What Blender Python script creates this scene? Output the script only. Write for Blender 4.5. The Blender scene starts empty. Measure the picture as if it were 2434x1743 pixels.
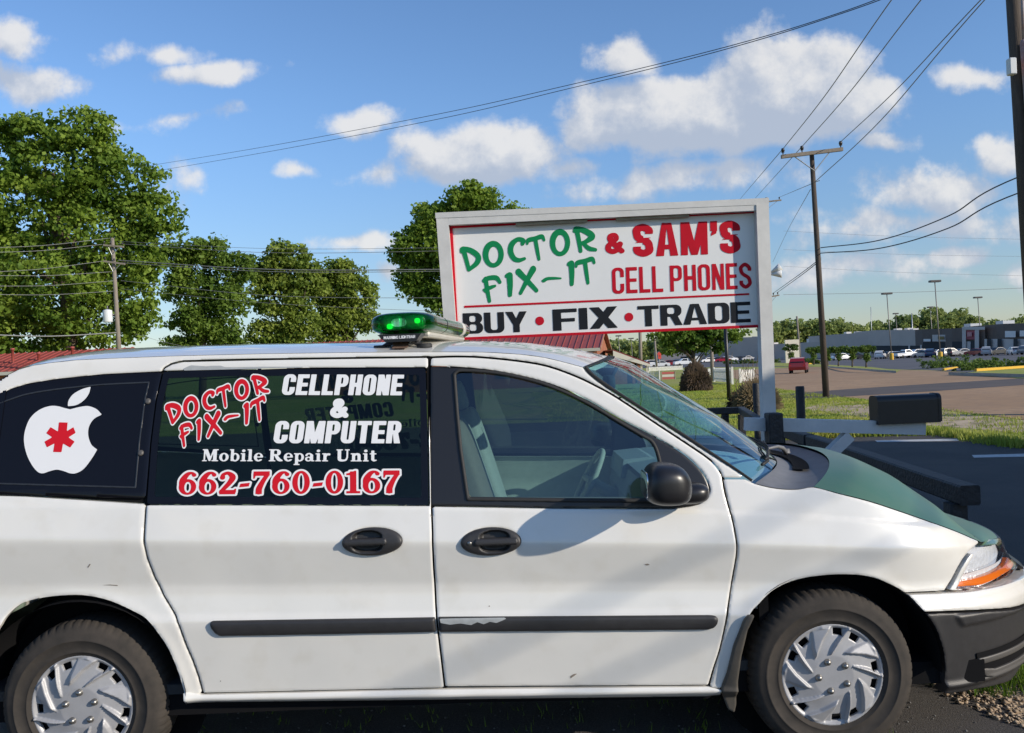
import bpy, math, random
import numpy as np
from mathutils import Matrix, Vector

# ------------------------------------------------------------------ camera
F = 2100.0            # focal length in photograph pixels
PW, PH = 2434.0, 1743.0
CX, CY = PW / 2, PH / 2
ROLL = 0.042
HORI = 862.0          # image row of the horizon at the middle column
PITCH = math.atan((CY - HORI) / F)
CAMZ = 1.668
_fw = np.array([0, math.cos(PITCH), -math.sin(PITCH)])
_r0 = np.array([1.0, 0, 0]); _u0 = np.array([0, math.sin(PITCH), math.cos(PITCH)])
_R = math.cos(ROLL) * _r0 - math.sin(ROLL) * _u0
_U = math.sin(ROLL) * _r0 + math.cos(ROLL) * _u0
CAM = np.array([0, 0, CAMZ])

scn = bpy.context.scene
COL = scn.collection
cam_d = bpy.data.cameras.new('camera'); cam = bpy.data.objects.new('camera', cam_d)
COL.objects.link(cam); scn.camera = cam
cam_d.sensor_width = 36.0; cam_d.lens = 36.0 * F / PW
cam_d.clip_start = 0.05; cam_d.clip_end = 5000
cam.matrix_world = Matrix(((_R[0], _U[0], -_fw[0], 0), (_R[1], _U[1], -_fw[1], 0), (_R[2], _U[2], -_fw[2], CAMZ), (0, 0, 0, 1)))

def rays(px, py):
    px = np.asarray(px, float); py = np.asarray(py, float)
    return (px[..., None] - CX) * _R - (py[..., None] - CY) * _U + F * _fw
def at_y(px, py, Y):
    d = rays(px, py); return CAM + d * ((Y - CAM[1]) / d[..., 1])[..., None]
def at_z(px, py, Z=0.0):
    d = rays(px, py); return CAM + d * ((Z - CAM[2]) / d[..., 2])[..., None]
def proj(P):
    q = np.asarray(P, float) - CAM
    w = q @ _fw
    return np.stack([CX + F * (q @ _R) / w, CY - F * (q @ _U) / w], -1)

# ------------------------------------------------------------------ light, sky
SUNV = Vector((0.55, -0.29, 0.25)).normalized()      # towards the sun
SUN_EL = math.asin(SUNV.z); SUN_ROT = math.atan2(SUNV.x, SUNV.y)
sun_d = bpy.data.lights.new('sun', 'SUN'); sun = bpy.data.objects.new('sun', sun_d)
COL.objects.link(sun); sun_d.energy = 4.6; sun_d.angle = math.radians(0.53); sun_d.color = (1.0, 0.9, 0.76)
sun.rotation_euler = SUNV.to_track_quat('Z', 'Y').to_euler()
sun.location = (20, -10, 15)
scn.view_settings.view_transform = 'Standard'; scn.view_settings.look = 'None'
scn.view_settings.exposure = 0.0; scn.view_settings.gamma = 1.0
scn.view_settings.use_curve_mapping = False
try:
    scn.cycles.use_denoising = True
    scn.cycles.max_bounces = 10; scn.cycles.transparent_max_bounces = 24
    scn.cycles.glossy_bounces = 5; scn.cycles.diffuse_bounces = 4
    scn.cycles.caustics_reflective = False; scn.cycles.caustics_refractive = False
except Exception:
    pass

W = bpy.data.worlds.new('World'); scn.world = W; W.use_nodes = True
SKYSTR = 0.13
def build_world():
    nt = W.node_tree; nt.nodes.clear(); L = nt.links
    def N(tree, t, **k):
        n = tree.nodes.new(t)
        for a, b in k.items(): setattr(n, a, b)
        return n
    # node group: cloud field over the view direction (x/y , z/y plane in front, any direction elsewhere)
    g = bpy.data.node_groups.new('cloud_field', 'ShaderNodeTree')
    g.interface.new_socket('P', in_out='INPUT', socket_type='NodeSocketVector')
    g.interface.new_socket('D', in_out='OUTPUT', socket_type='NodeSocketFloat')
    gi = N(g, 'NodeGroupInput'); go = N(g, 'NodeGroupOutput')
    def math_(op, a, b=None, c=None, clamp=False):
        m = N(g, 'ShaderNodeMath', operation=op, use_clamp=clamp)
        for i, v in enumerate((a, b, c)):
            if v is None: continue
            if isinstance(v, (int, float)): m.inputs[i].default_value = v
            else: g.links.new(v, m.inputs[i])
        return m.outputs[0]
    clouds = [  # px, py, rx, ry, strength
        (1640, 275, 350, 130, 1.5), (1860, 215, 290, 165, 1.6), (1500, 140, 95, 62, 1.1), (1440, 310, 170, 62, .9), (2060, 235, 130, 85, 1.0), (1780, 300, 330, 80, 1.2),
        (1150, 360, 240, 92, 1.25), (900, 400, 130, 45, .45), (1330, 395, 130, 40, .5),
        (862, 288, 110, 38, .8), (40, 90, 140, 56, .75), (60, 188, 180, 60, .85), (390, 122, 140, 40, .6), (520, 168, 170, 42, .7),
        (2310, 182, 125, 52, .75), (2230, 455, 290, 85, .75), (2400, 365, 120, 60, .75), (2120, 525, 260, 55, .55), (2110, 335, 95, 28, .5),
        (1502, 452, 40, 30, .6), (718, 392, 55, 24, .45), (2290, 600, 70, 46, .8), (2030, 640, 280, 60, .62), (2230, 530, 330, 60, .55), (1990, 560, 160, 40, .5), (2390, 650, 130, 45, .5),
        (860, 575, 150, 36, .75), (900, 650, 60, 44, .55), (430, 425, 70, 55, .45), (400, 288, 190, 28, .36), (1650, 420, 330, 55, .45)]
    def vm(op, a, b=None, c=None):
        m = N(g, 'ShaderNodeVectorMath', operation=op)
        for i, v in enumerate((a, b, c)):
            if v is None: continue
            if isinstance(v, tuple): m.inputs[i].default_value = v
            else: g.links.new(v, m.inputs[i])
        return m
    nz0 = N(g, 'ShaderNodeTexNoise'); nz0.inputs['Scale'].default_value = 7.0; nz0.inputs['Detail'].default_value = 2.0
    g.links.new(gi.outputs[0], nz0.inputs['Vector'])
    wv = vm('MULTIPLY_ADD', nz0.outputs['Color'], (.09, 0, .055), (-.045, 0, -.0275)).outputs[0]
    Pw = vm('ADD', gi.outputs[0], wv).outputs[0]
    acc = None
    for (px, py, rx, ry, st) in clouds:
        d = rays(px, py); cx = float(d[0] / d[1]); cz = float(d[2] / d[1])
        sx, sz = F / rx, F / ry
        q = vm('MULTIPLY_ADD', Pw, (sx, 0, sz), (-cx * sx, 0, -cz * sz))
        ln = vm('LENGTH', q.outputs[0]).outputs['Value']
        f = math_('MULTIPLY_ADD', ln, -st, st)
        acc = f if acc is None else math_('MAXIMUM', acc, f)
    g.links.new(acc, go.inputs[0])
    # ---- world tree
    tc = N(nt, 'ShaderNodeTexCoord')
    vs = N(nt, 'ShaderNodeSeparateXYZ'); L.new(tc.outputs['Generated'], vs.inputs[0])
    def m2(op, a, b=None, c=None, clamp=False):
        m = N(nt, 'ShaderNodeMath', operation=op, use_clamp=clamp)
        for i, v in enumerate((a, b, c)):
            if v is None: continue
            if isinstance(v, (int, float)): m.inputs[i].default_value = v
            else: L.new(v, m.inputs[i])
        return m.outputs[0]
    ay = m2('MAXIMUM', m2('ABSOLUTE', vs.outputs[1]), .12)      # the same field goes on behind the viewer
    px = m2('DIVIDE', vs.outputs[0], ay); pz = m2('DIVIDE', vs.outputs[2], ay)
    cb = N(nt, 'ShaderNodeCombineXYZ'); L.new(px, cb.inputs[0]); L.new(pz, cb.inputs[2])
    g1 = N(nt, 'ShaderNodeGroup'); g1.node_tree = g; L.new(cb.outputs[0], g1.inputs[0])
    def noise(vec):
        n = N(nt, 'ShaderNodeTexNoise'); n.inputs['Scale'].default_value = 14.0; n.inputs['Detail'].default_value = 6.0; n.inputs['Roughness'].default_value = .6
        L.new(vec, n.inputs['Vector']); return n.outputs[0]
    of = N(nt, 'ShaderNodeVectorMath', operation='ADD'); of.inputs[1].default_value = (.014, 0, .022); L.new(cb.outputs[0], of.inputs[0])
    na = noise(cb.outputs[0]); nb = noise(of.outputs[0])
    dens = m2('MULTIPLY_ADD', m2('SUBTRACT', na, .50), 1.75, g1.outputs[0])
    g2 = N(nt, 'ShaderNodeGroup'); g2.node_tree = g; of2 = N(nt, 'ShaderNodeVectorMath', operation='ADD'); of2.inputs[1].default_value = (.012, 0, .034); L.new(cb.outputs[0], of2.inputs[0]); L.new(of2.outputs[0], g2.inputs[0])
    cov = N(nt, 'ShaderNodeMapRange', interpolation_type='SMOOTHSTEP'); cov.inputs['From Min'].default_value = .02; cov.inputs['From Max'].default_value = .50
    L.new(dens, cov.inputs['Value'])
    up = m2('MULTIPLY', cov.outputs[0], m2('GREATER_THAN', vs.outputs[2], 0.0))
    up = m2('MULTIPLY', up, .90)
    lit = N(nt, 'ShaderNodeMapRange', interpolation_type='SMOOTHSTEP'); lit.inputs['From Min'].default_value = -.20; lit.inputs['From Max'].default_value = .22
    hgt = m2('MULTIPLY_ADD', m2('SUBTRACT', g1.outputs[0], g2.outputs[0]), .34, m2('MULTIPLY_ADD', g1.outputs[0], -.10, -.055))     # lit tops, grey bases
    L.new(m2('ADD', m2('SUBTRACT', na, nb), hgt), lit.inputs['Value'])
    ramp = N(nt, 'ShaderNodeMixRGB'); ramp.inputs[1].default_value = (.47 / SKYSTR, .53 / SKYSTR, .64 / SKYSTR, 1); ramp.inputs[2].default_value = (.84 / SKYSTR, .83 / SKYSTR, .82 / SKYSTR, 1)
    L.new(lit.outputs[0], ramp.inputs[0])
    sky = N(nt, 'ShaderNodeTexSky', sky_type='NISHITA'); sky.sun_disc = False
    sky.sun_elevation = SUN_EL; sky.sun_rotation = SUN_ROT; sky.altitude = 100; sky.air_density = 1.0; sky.dust_density = .2; sky.ozone_density = 2.5
    tn = N(nt, 'ShaderNodeMixRGB', blend_type='MULTIPLY'); tn.inputs[0].default_value = 1.0; L.new(sky.outputs[0], tn.inputs[1])
    hz = N(nt, 'ShaderNodeMapRange', interpolation_type='SMOOTHSTEP'); hz.inputs['From Min'].default_value = .0; hz.inputs['From Max'].default_value = .30; L.new(vs.outputs[2], hz.inputs['Value'])
    hc = N(nt, 'ShaderNodeMixRGB'); hc.inputs[1].default_value = (.76, .80, .93, 1); hc.inputs[2].default_value = (.95, 1.12, 1.33, 1); L.new(hz.outputs[0], hc.inputs[0]); L.new(hc.outputs[0], tn.inputs[2])
    mix = N(nt, 'ShaderNodeMixRGB'); L.new(up, mix.inputs[0]); L.new(tn.outputs[0], mix.inputs[1]); L.new(ramp.outputs[0], mix.inputs[2])
    bg = N(nt, 'ShaderNodeBackground'); bg.inputs[1].default_value = SKYSTR; L.new(mix.outputs[0], bg.inputs[0])
    out = N(nt, 'ShaderNodeOutputWorld'); L.new(bg.outputs[0], out.inputs[0])
build_world()
W.cycles.sampling_method = 'MANUAL'; W.cycles.sample_map_resolution = 512
# ------------------------------------------------------------------ helpers
rng = np.random.default_rng(7); random.seed(7)
WLOC = {}
def tag(o, label=None, cat=None, group=None, kind=None):
    if label: o['label'] = label
    if cat: o['category'] = cat
    if group: o['group'] = group
    if kind: o['kind'] = kind
    return o
def thing(name, loc, label, cat, group=None):
    o = bpy.data.objects.new(name, None); COL.objects.link(o); o.location = tuple(float(v) for v in loc)
    o.empty_display_size = .2
    WLOC[o] = Vector(o.location)
    return tag(o, label, cat, group)
def attach(o, parent):
    if parent is not None:
        o.parent = parent
        if parent in WLOC: o.matrix_parent_inverse = Matrix.Translation(-WLOC[parent])
def mobj(name, verts, faces, mat=None, parent=None, smooth=False, normals=None):
    """verts in world space -> one mesh object"""
    V = np.asarray(verts, float)
    me = bpy.data.meshes.new(name)
    loc = None
    if parent is None and len(V):
        loc = np.array([(V[:, 0].min() + V[:, 0].max()) / 2, (V[:, 1].min() + V[:, 1].max()) / 2, V[:, 2].min()])
        V = V - loc
    me.from_pydata(V.tolist(), [], [tuple(int(i) for i in f) for f in faces])
    if smooth: me.polygons.foreach_set('use_smooth', [True] * len(me.polygons))
    me.update()
    o = bpy.data.objects.new(name, me); COL.objects.link(o)
    if loc is not None: o.location = loc.tolist()
    if mat is not None:
        for m in (mat if isinstance(mat, (list, tuple)) else [mat]): me.materials.append(m)
    attach(o, parent)
    return o
def fast_obj(name, V, Q, mat, parent=None, smooth=False):
    """large triangle / quad meshes: V (n,3), Q (m,k)"""
    V = np.asarray(V, np.float32); Q = np.asarray(Q, np.int32); k = Q.shape[1]
    loc = np.zeros(3, np.float32)
    if parent is None:
        loc = np.array([V[:, 0].mean(), V[:, 1].mean(), V[:, 2].min()], np.float32); V = V - loc
    me = bpy.data.meshes.new(name)
    me.vertices.add(len(V)); me.vertices.foreach_set('co', V.ravel())
    me.loops.add(Q.size); me.loops.foreach_set('vertex_index', Q.ravel())
    me.polygons.add(len(Q)); me.polygons.foreach_set('loop_start', np.arange(0, Q.size, k, dtype=np.int32))
    if smooth: me.polygons.foreach_set('use_smooth', np.ones(len(Q), bool))
    me.update(calc_edges=True)
    me.materials.append(mat)
    o = bpy.data.objects.new(name, me); COL.objects.link(o); o.location = loc.tolist()
    attach(o, parent)
    return o
def share(name, src, parent=None, M=None):
    o = bpy.data.objects.new(name, src.data); COL.objects.link(o)
    if M is not None: o.matrix_basis = M
    attach(o, parent)
    return o
class MB:
    def __init__(s): s.v = []; s.f = []
    def add(s, V, Fs):
        n = len(s.v); s.v += [tuple(float(c) for c in p) for p in V]; s.f += [tuple(i + n for i in f) for f in Fs]; return s
    def box(s, x0, x1, y0, y1, z0, z1, M=None, bev=0.0):
        if bev <= 0:
            V = [(x, y, z) for z in (z0, z1) for y in (y0, y1) for x in (x0, x1)]
            Fs = [(0, 2, 3, 1), (4, 5, 7, 6), (0, 1, 5, 4), (2, 6, 7, 3), (0, 4, 6, 2), (1, 3, 7, 5)]
        else:
            b = min(bev, (x1 - x0) * .45, (y1 - y0) * .45, (z1 - z0) * .45)
            V = []; 
            for sx, X in ((1, x0), (-1, x1)):
                for sy, Y in ((1, y0), (-1, y1)):
                    for sz, Zz in ((1, z0), (-1, z1)):
                        V += [(X, Y + sy * b, Zz + sz * b), (X + sx * b, Y, Zz + sz * b), (X + sx * b, Y + sy * b, Zz)]
            def c(i, j, k, a): return ((i * 2 + j) * 2 + k) * 3 + a
            Fs = []
            for i in (0, 1): Fs.append((c(i,0,0,0), c(i,1,0,0), c(i,1,1,0), c(i,0,1,0)))
            for j in (0, 1): Fs.append((c(0,j,0,1), c(1,j,0,1), c(1,j,1,1), c(0,j,1,1)))
            for k in (0, 1): Fs.append((c(0,0,k,2), c(1,0,k,2), c(1,1,k,2), c(0,1,k,2)))
            for i in (0, 1):
                for j in (0, 1): Fs.append((c(i,j,0,0), c(i,j,1,0), c(i,j,1,1), c(i,j,0,1)))
            for i in (0, 1):
                for k in (0, 1): Fs.append((c(i,0,k,0), c(i,1,k,0), c(i,1,k,2), c(i,0,k,2)))
            for j in (0, 1):
                for k in (0, 1): Fs.append((c(0,j,k,1), c(1,j,k,1), c(1,j,k,2), c(0,j,k,2)))
            for i in (0, 1):
                for j in (0, 1):
                    for k in (0, 1): Fs.append((c(i,j,k,0), c(i,j,k,1), c(i,j,k,2)))
            V, Fs = orient(V, Fs, ((x0+x1)/2, (y0+y1)/2, (z0+z1)/2))
        if M is not None: V = [tuple(M @ Vector(p)) for p in V]
        return s.add(V, Fs)
    def tube(s, pts, rad, n=8, cap=True):
        pts = [np.asarray(p, float) for p in pts]; m = len(pts)
        rad = [rad] * m if np.isscalar(rad) else list(rad)
        V = []; Fs = []
        up = np.array([0, 0, 1.0])
        for i, p in enumerate(pts):
            t = pts[min(i + 1, m - 1)] - pts[max(i - 1, 0)]; t = t / (np.linalg.norm(t) + 1e-12)
            a = up if abs(t[2]) < .95 else np.array([1.0, 0, 0])
            u = np.cross(t, a); u /= np.linalg.norm(u); w = np.cross(u, t)
            for k in range(n):
                an = 2 * math.pi * k / n
                V.append(p + rad[i] * (math.cos(an) * u + math.sin(an) * w))
        for i in range(m - 1):
            for k in range(n):
                a, b = i * n + k, i * n + (k + 1) % n
                Fs.append((a, a + n, b + n, b))
        if cap:
            Fs.append(tuple(range(n))); Fs.append(tuple((m - 1) * n + k for k in reversed(range(n))))
        return s.add(V, Fs)
    def lathe(s, prof, c, axis='z', n=24, close=False):
        """prof: list of (r, h); revolve about axis through c"""
        V = []; Fs = []; m = len(prof)
        for (r, h) in prof:
            for k in range(n):
                a = 2 * math.pi * k / n; ca, sa = r * math.cos(a), r * math.sin(a)
                if axis == 'z': V.append((c[0] + ca, c[1] + sa, c[2] + h))
                elif axis == 'y': V.append((c[0] + ca, c[1] + h, c[2] + sa))
                else: V.append((c[0] + h, c[1] + ca, c[2] + sa))
        for i in range(m - 1):
            for k in range(n):
                a, b = i * n + k, i * n + (k + 1) % n
                Fs.append((a, b, b + n, a + n))
        if close: Fs.append(tuple(range(n))); Fs.append(tuple((m - 1) * n + k for k in range(n)))
        return s.add(V, Fs)
    def grid(s, P):
        """P (a,b,3) array of points -> quads"""
        a, b = P.shape[:2]; V = P.reshape(-1, 3)
        Fs = [(i * b + j, i * b + j + 1, (i + 1) * b + j + 1, (i + 1) * b + j) for i in range(a - 1) for j in range(b - 1)]
        return s.add(V, Fs)
    def prism(s, poly, axis, h0, h1):
        n = len(poly); V = []
        for h in (h0, h1):
            for (a, b) in poly:
                V.append({'y': (a, h, b), 'x': (h, a, b), 'z': (a, b, h)}[axis])
        Fs = [tuple(range(n)), tuple(range(2 * n - 1, n - 1, -1))] + [(i, i + n, (i + 1) % n + n, (i + 1) % n) for i in range(n)]
        return s.add(V, Fs)
    def build(s, name, mat, parent=None, smooth=False): return mobj(name, s.v, s.f, mat, parent, smooth)
def orient(V, Fs, c):
    V = [tuple(p) for p in V]; out = []; c = np.array(c)
    for f in Fs:
        P = np.array([V[i] for i in f]); n = np.cross(P[1] - P[0], P[2] - P[0])
        out.append(f if n @ (P.mean(0) - c) > 0 else tuple(reversed(f)))
    return V, out
def spline(pts, n=6, closed=False):
    """Catmull-Rom through pts"""
    P = np.asarray(pts, float); m = len(P); out = []
    rngi = range(m if closed else m - 1)
    for i in rngi:
        p0 = P[(i - 1) % m] if (closed or i > 0) else 2 * P[0] - P[1]
        p1, p2 = P[i], P[(i + 1) % m]
        p3 = P[(i + 2) % m] if (closed or i + 2 < m) else 2 * P[-1] - P[-2]
        for k in range(n):
            t = k / n
            out.append(.5 * ((2 * p1) + (-p0 + p2) * t + (2 * p0 - 5 * p1 + 4 * p2 - p3) * t * t + (-p0 + 3 * p1 - 3 * p2 + p3) * t ** 3))
    if not closed: out.append(P[-1])
    return np.array(out)
# ------------------------------------------------------------------ materials
def mat(name, col, rough=.6, metal=0.0, spec=.5, coat=0.0, var=0.0, vscale=4.0, bump=0.0, bscale=40.0, col2=None, detail=6.0, coat_rough=.05, stretch=None, sheen=0.0):
    m = bpy.data.materials.new(name); m.use_nodes = True
    nt = m.node_tree; b = nt.nodes['Principled BSDF']
    b.inputs['Base Color'].default_value = (*col, 1); b.inputs['Roughness'].default_value = rough; b.inputs['Metallic'].default_value = metal
    b.inputs['Specular IOR Level'].default_value = spec
    b.inputs['Coat Weight'].default_value = coat; b.inputs['Coat Roughness'].default_value = coat_rough
    if var > 0 or col2 is not None or bump > 0:
        tc = nt.nodes.new('ShaderNodeTexCoord'); vec = tc.outputs['Object']
        if stretch:
            mp = nt.nodes.new('ShaderNodeMapping'); mp.inputs['Scale'].default_value = stretch; nt.links.new(vec, mp.inputs[0]); vec = mp.outputs[0]
    if var > 0 or col2 is not None:
        nz = nt.nodes.new('ShaderNodeTexNoise'); nz.inputs['Scale'].default_value = vscale; nz.inputs['Detail'].default_value = detail; nz.inputs['Roughness'].default_value = .65
        nt.links.new(vec, nz.inputs['Vector'])
        mr = nt.nodes.new('ShaderNodeMapRange'); mr.inputs['From Min'].default_value = .32; mr.inputs['From Max'].default_value = .68
        nt.links.new(nz.outputs[0], mr.inputs[0])
        mx = nt.nodes.new('ShaderNodeMixRGB'); nt.links.new(mr.outputs[0], mx.inputs[0])
        c2 = col2 if col2 is not None else tuple(c * (1 - var) for c in col)
        mx.inputs[1].default_value = (*c2, 1); mx.inputs[2].default_value = (*col, 1)
        nt.links.new(mx.outputs[0], b.inputs['Base Color'])
    if bump > 0:
        nb = nt.nodes.new('ShaderNodeTexNoise'); nb.inputs['Scale'].default_value = bscale; nb.inputs['Detail'].default_value = 5.0
        nt.links.new(vec, nb.inputs['Vector'])
        bp = nt.nodes.new('ShaderNodeBump'); bp.inputs['Strength'].default_value = bump; bp.inputs['Distance'].default_value = .02
        nt.links.new(nb.outputs[0], bp.inputs['Height']); nt.links.new(bp.outputs[0], b.inputs['Normal'])
    return m
def glass(name, tint, rough=0.0, ior=1.45, refl=(1, 1, 1), extra=0.0):
    m = bpy.data.materials.new(name); m.use_nodes = True; nt = m.node_tree; nt.nodes.clear()
    o = nt.nodes.new('ShaderNodeOutputMaterial'); mx = nt.nodes.new('ShaderNodeMixShader')
    f0 = ((ior - 1) / (ior + 1)) ** 2
    fr = nt.nodes.new('ShaderNodeLayerWeight'); fr.inputs[0].default_value = .5
    p5 = nt.nodes.new('ShaderNodeMath'); p5.operation = 'POWER'; p5.inputs[1].default_value = 5.0; nt.links.new(fr.outputs['Facing'], p5.inputs[0])
    sch = nt.nodes.new('ShaderNodeMath'); sch.operation = 'MULTIPLY_ADD'; sch.inputs[1].default_value = 1 - f0; sch.inputs[2].default_value = f0; nt.links.new(p5.outputs[0], sch.inputs[0])
    t = nt.nodes.new('ShaderNodeBsdfTransparent'); t.inputs[0].default_value = (*tint, 1)
    g = nt.nodes.new('ShaderNodeBsdfGlossy'); g.inputs['Roughness'].default_value = rough; g.inputs['Color'].default_value = (*refl, 1)
    ad = nt.nodes.new('ShaderNodeMath'); ad.operation = 'ADD'; ad.use_clamp = True; ad.inputs[1].default_value = extra
    nt.links.new(sch.outputs[0], ad.inputs[0])
    nt.links.new(ad.outputs[0], mx.inputs[0]); nt.links.new(t.outputs[0], mx.inputs[1]); nt.links.new(g.outputs[0], mx.inputs[2]); nt.links.new(mx.outputs[0], o.inputs[0])
    return m
# ------------------------------------------------------------------ 2-D fields and their meshes
def sd_poly(X, Y, poly):
    poly = np.asarray(poly, float); shp = X.shape; x = X.ravel(); y = Y.ravel()
    d = np.full(x.shape, 1e18); inside = np.zeros(x.shape, bool)
    n = len(poly)
    for i in range(n):
        x0, y0 = poly[i]; x1, y1 = poly[(i + 1) % n]
        ex, ey = x1 - x0, y1 - y0; l2 = ex * ex + ey * ey
        if l2 < 1e-18: continue
        t = np.clip(((x - x0) * ex + (y - y0) * ey) / l2, 0, 1)
        dx = x - x0 - t * ex; dy = y - y0 - t * ey
        d = np.minimum(d, dx * dx + dy * dy)
        c = ((y0 <= y) & (y1 > y)) | ((y1 <= y) & (y0 > y))
        if ey != 0: inside ^= c & (x < x0 + (y - y0) / ey * ex)
    d = np.sqrt(d); d[inside] *= -1
    return d.reshape(shp)
def march(D, xs, ys):
    ny, nx = D.shape; ins = D < 0
    vid = -np.ones((ny, nx), int); jj, ii = np.nonzero(ins)
    n = len(jj); vid[jj, ii] = np.arange(n)
    V = [np.stack([xs[ii], ys[jj]], 1)]
    hc = ins[:, :-1] != ins[:, 1:]; hid = -np.ones(hc.shape, int); j, i = np.nonzero(hc)
    t = D[j, i] / (D[j, i] - D[j, i + 1]); hid[j, i] = n + np.arange(len(j)); n += len(j)
    V.append(np.stack([xs[i] + t * (xs[i + 1] - xs[i]), ys[j]], 1))
    vc = ins[:-1] != ins[1:]; wid = -np.ones(vc.shape, int); j, i = np.nonzero(vc)
    t = D[j, i] / (D[j, i] - D[j + 1, i]); wid[j, i] = n + np.arange(len(j)); n += len(j)
    V.append(np.stack([xs[i], ys[j] + t * (ys[j + 1] - ys[j])], 1))
    V = np.concatenate(V)
    cnt = ins[:-1, :-1].astype(int) + ins[:-1, 1:] + ins[1:, 1:] + ins[1:, :-1]
    j, i = np.nonzero(cnt == 4)
    faces = np.stack([vid[j, i], vid[j, i + 1], vid[j + 1, i + 1], vid[j + 1, i]], 1).tolist()
    B = []
    j, i = np.nonzero((cnt > 0) & (cnt < 4))
    for a, b in zip(j.tolist(), i.tolist()):
        cs = ((a, b), (a, b + 1), (a + 1, b + 1), (a + 1, b))
        es = (hid[a, b], wid[a, b + 1], hid[a + 1, b], wid[a, b])
        poly = []; kinds = []
        for k in range(4):
            if ins[cs[k]]: poly.append(int(vid[cs[k]])); kinds.append(0)
            if es[k] >= 0:
                poly.append(int(es[k])); kinds.append(1 if ins[cs[k]] else 2)
        m = len(poly)
        if m >= 3: faces.append(poly)
        for k in range(m):
            if kinds[k] == 1 and kinds[(k + 1) % m] == 2: B.append((poly[k], poly[(k + 1) % m]))
    return V, faces, B
def bilerp(D, xs, ys, V):
    fx = np.clip((V[:, 0] - xs[0]) / (xs[1] - xs[0]), 0, len(xs) - 1.001); fy = np.clip((V[:, 1] - ys[0]) / (ys[1] - ys[0]), 0, len(ys) - 1.001)
    i = fx.astype(int); j = fy.astype(int); a = fx - i; b = fy - j
    return (D[j, i] * (1 - a) + D[j, i + 1] * a) * (1 - b) + (D[j + 1, i] * (1 - a) + D[j + 1, i + 1] * a) * b
def region(name, sdf, bounds, h, material, surf, depth=.02, edge=.0028, push=0.0, parent=None, hfun=None, hy=None, smooth=True):
    """mesh of {sdf<0} in surface parameters; surf(V, off) -> world points; off positive = outwards"""
    x0, x1, y0, y1 = bounds; hy = hy or h
    xs = np.arange(x0 - h, x1 + 2 * h, h); ys = np.arange(y0 - hy, y1 + 2 * hy, hy)
    X, Y = np.meshgrid(xs, ys); D = sdf(X, Y)
    V, Fs, B = march(D, xs, ys)
    if len(V) == 0: return None
    d = bilerp(D, xs, ys, V)
    off = np.full(len(V), push)
    if edge > 0:
        t = np.clip((edge + d) / edge, 0, 1); off = off - edge * (1 - np.sqrt(np.maximum(0, 1 - t * t)))
    if hfun is not None: off = off + hfun(V[:, 0], V[:, 1], d)
    P = surf(V, off)
    if depth > 0:
        bi = sorted({i for e in B for i in e}); mp = {b: k for k, b in enumerate(bi)}; nb = len(bi)
        Q0 = P[bi]; Q1 = surf(V[bi], off[bi] - depth)
        n0 = len(P); P = np.concatenate([P, Q0, Q1])
        Fs = Fs + [(n0 + mp[b], n0 + mp[a], n0 + nb + mp[a], n0 + nb + mp[b]) for a, b in B]
    return mobj(name, P, Fs, material, parent, smooth)
def bbox(poly, m=0.0):
    poly = np.asarray(poly); return (poly[:, 0].min() - m, poly[:, 0].max() + m, poly[:, 1].min() - m, poly[:, 1].max() + m)
# ------------------------------------------------------------------ lettering drawn as fields
def g_box(x, y, x0, y0, x1, y1):
    qx = np.abs(x - (x0 + x1) / 2) - (x1 - x0) / 2; qy = np.abs(y - (y0 + y1) / 2) - (y1 - y0) / 2
    return np.hypot(np.maximum(qx, 0), np.maximum(qy, 0)) + np.minimum(np.maximum(qx, qy), 0)
def g_rr(x, y, x0, y0, x1, y1, r):
    r = min(r, (x1 - x0) / 2 * .999, (y1 - y0) / 2 * .999)
    return g_box(x, y, x0 + r, y0 + r, x1 - r, y1 - r) - r
def g_el(x, y, cx, cy, rx, ry):
    px, py = (x - cx) / rx, (y - cy) / ry; k = np.hypot(px, py); g = np.hypot(px / rx, py / ry) + 1e-9
    return (k - 1) * k / g
def g_stroke(x, y, pts, n=6, smooth=True):
    P = np.asarray(pts, float)
    if smooth and len(P) > 2: P = spline(P, n)
    d = np.full(x.shape, 9.0)
    for a, b in zip(P[:-1], P[1:]):
        ex, ey = b[0] - a[0], b[1] - a[1]; l2 = ex * ex + ey * ey + 1e-12
        t = np.clip(((x - a[0]) * ex + (y - a[1]) * ey) / l2, 0, 1)
        d = np.minimum(d, np.hypot(x - a[0] - t * ex, y - a[1] - t * ey) - (a[2] + t * (b[2] - a[2])))
    return d
def UN(*a):
    r = a[0]
    for b in a[1:]: r = np.minimum(r, b)
    return r
def SUB(a, *bs):
    for b in bs: a = np.maximum(a, -b)
    return a
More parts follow.
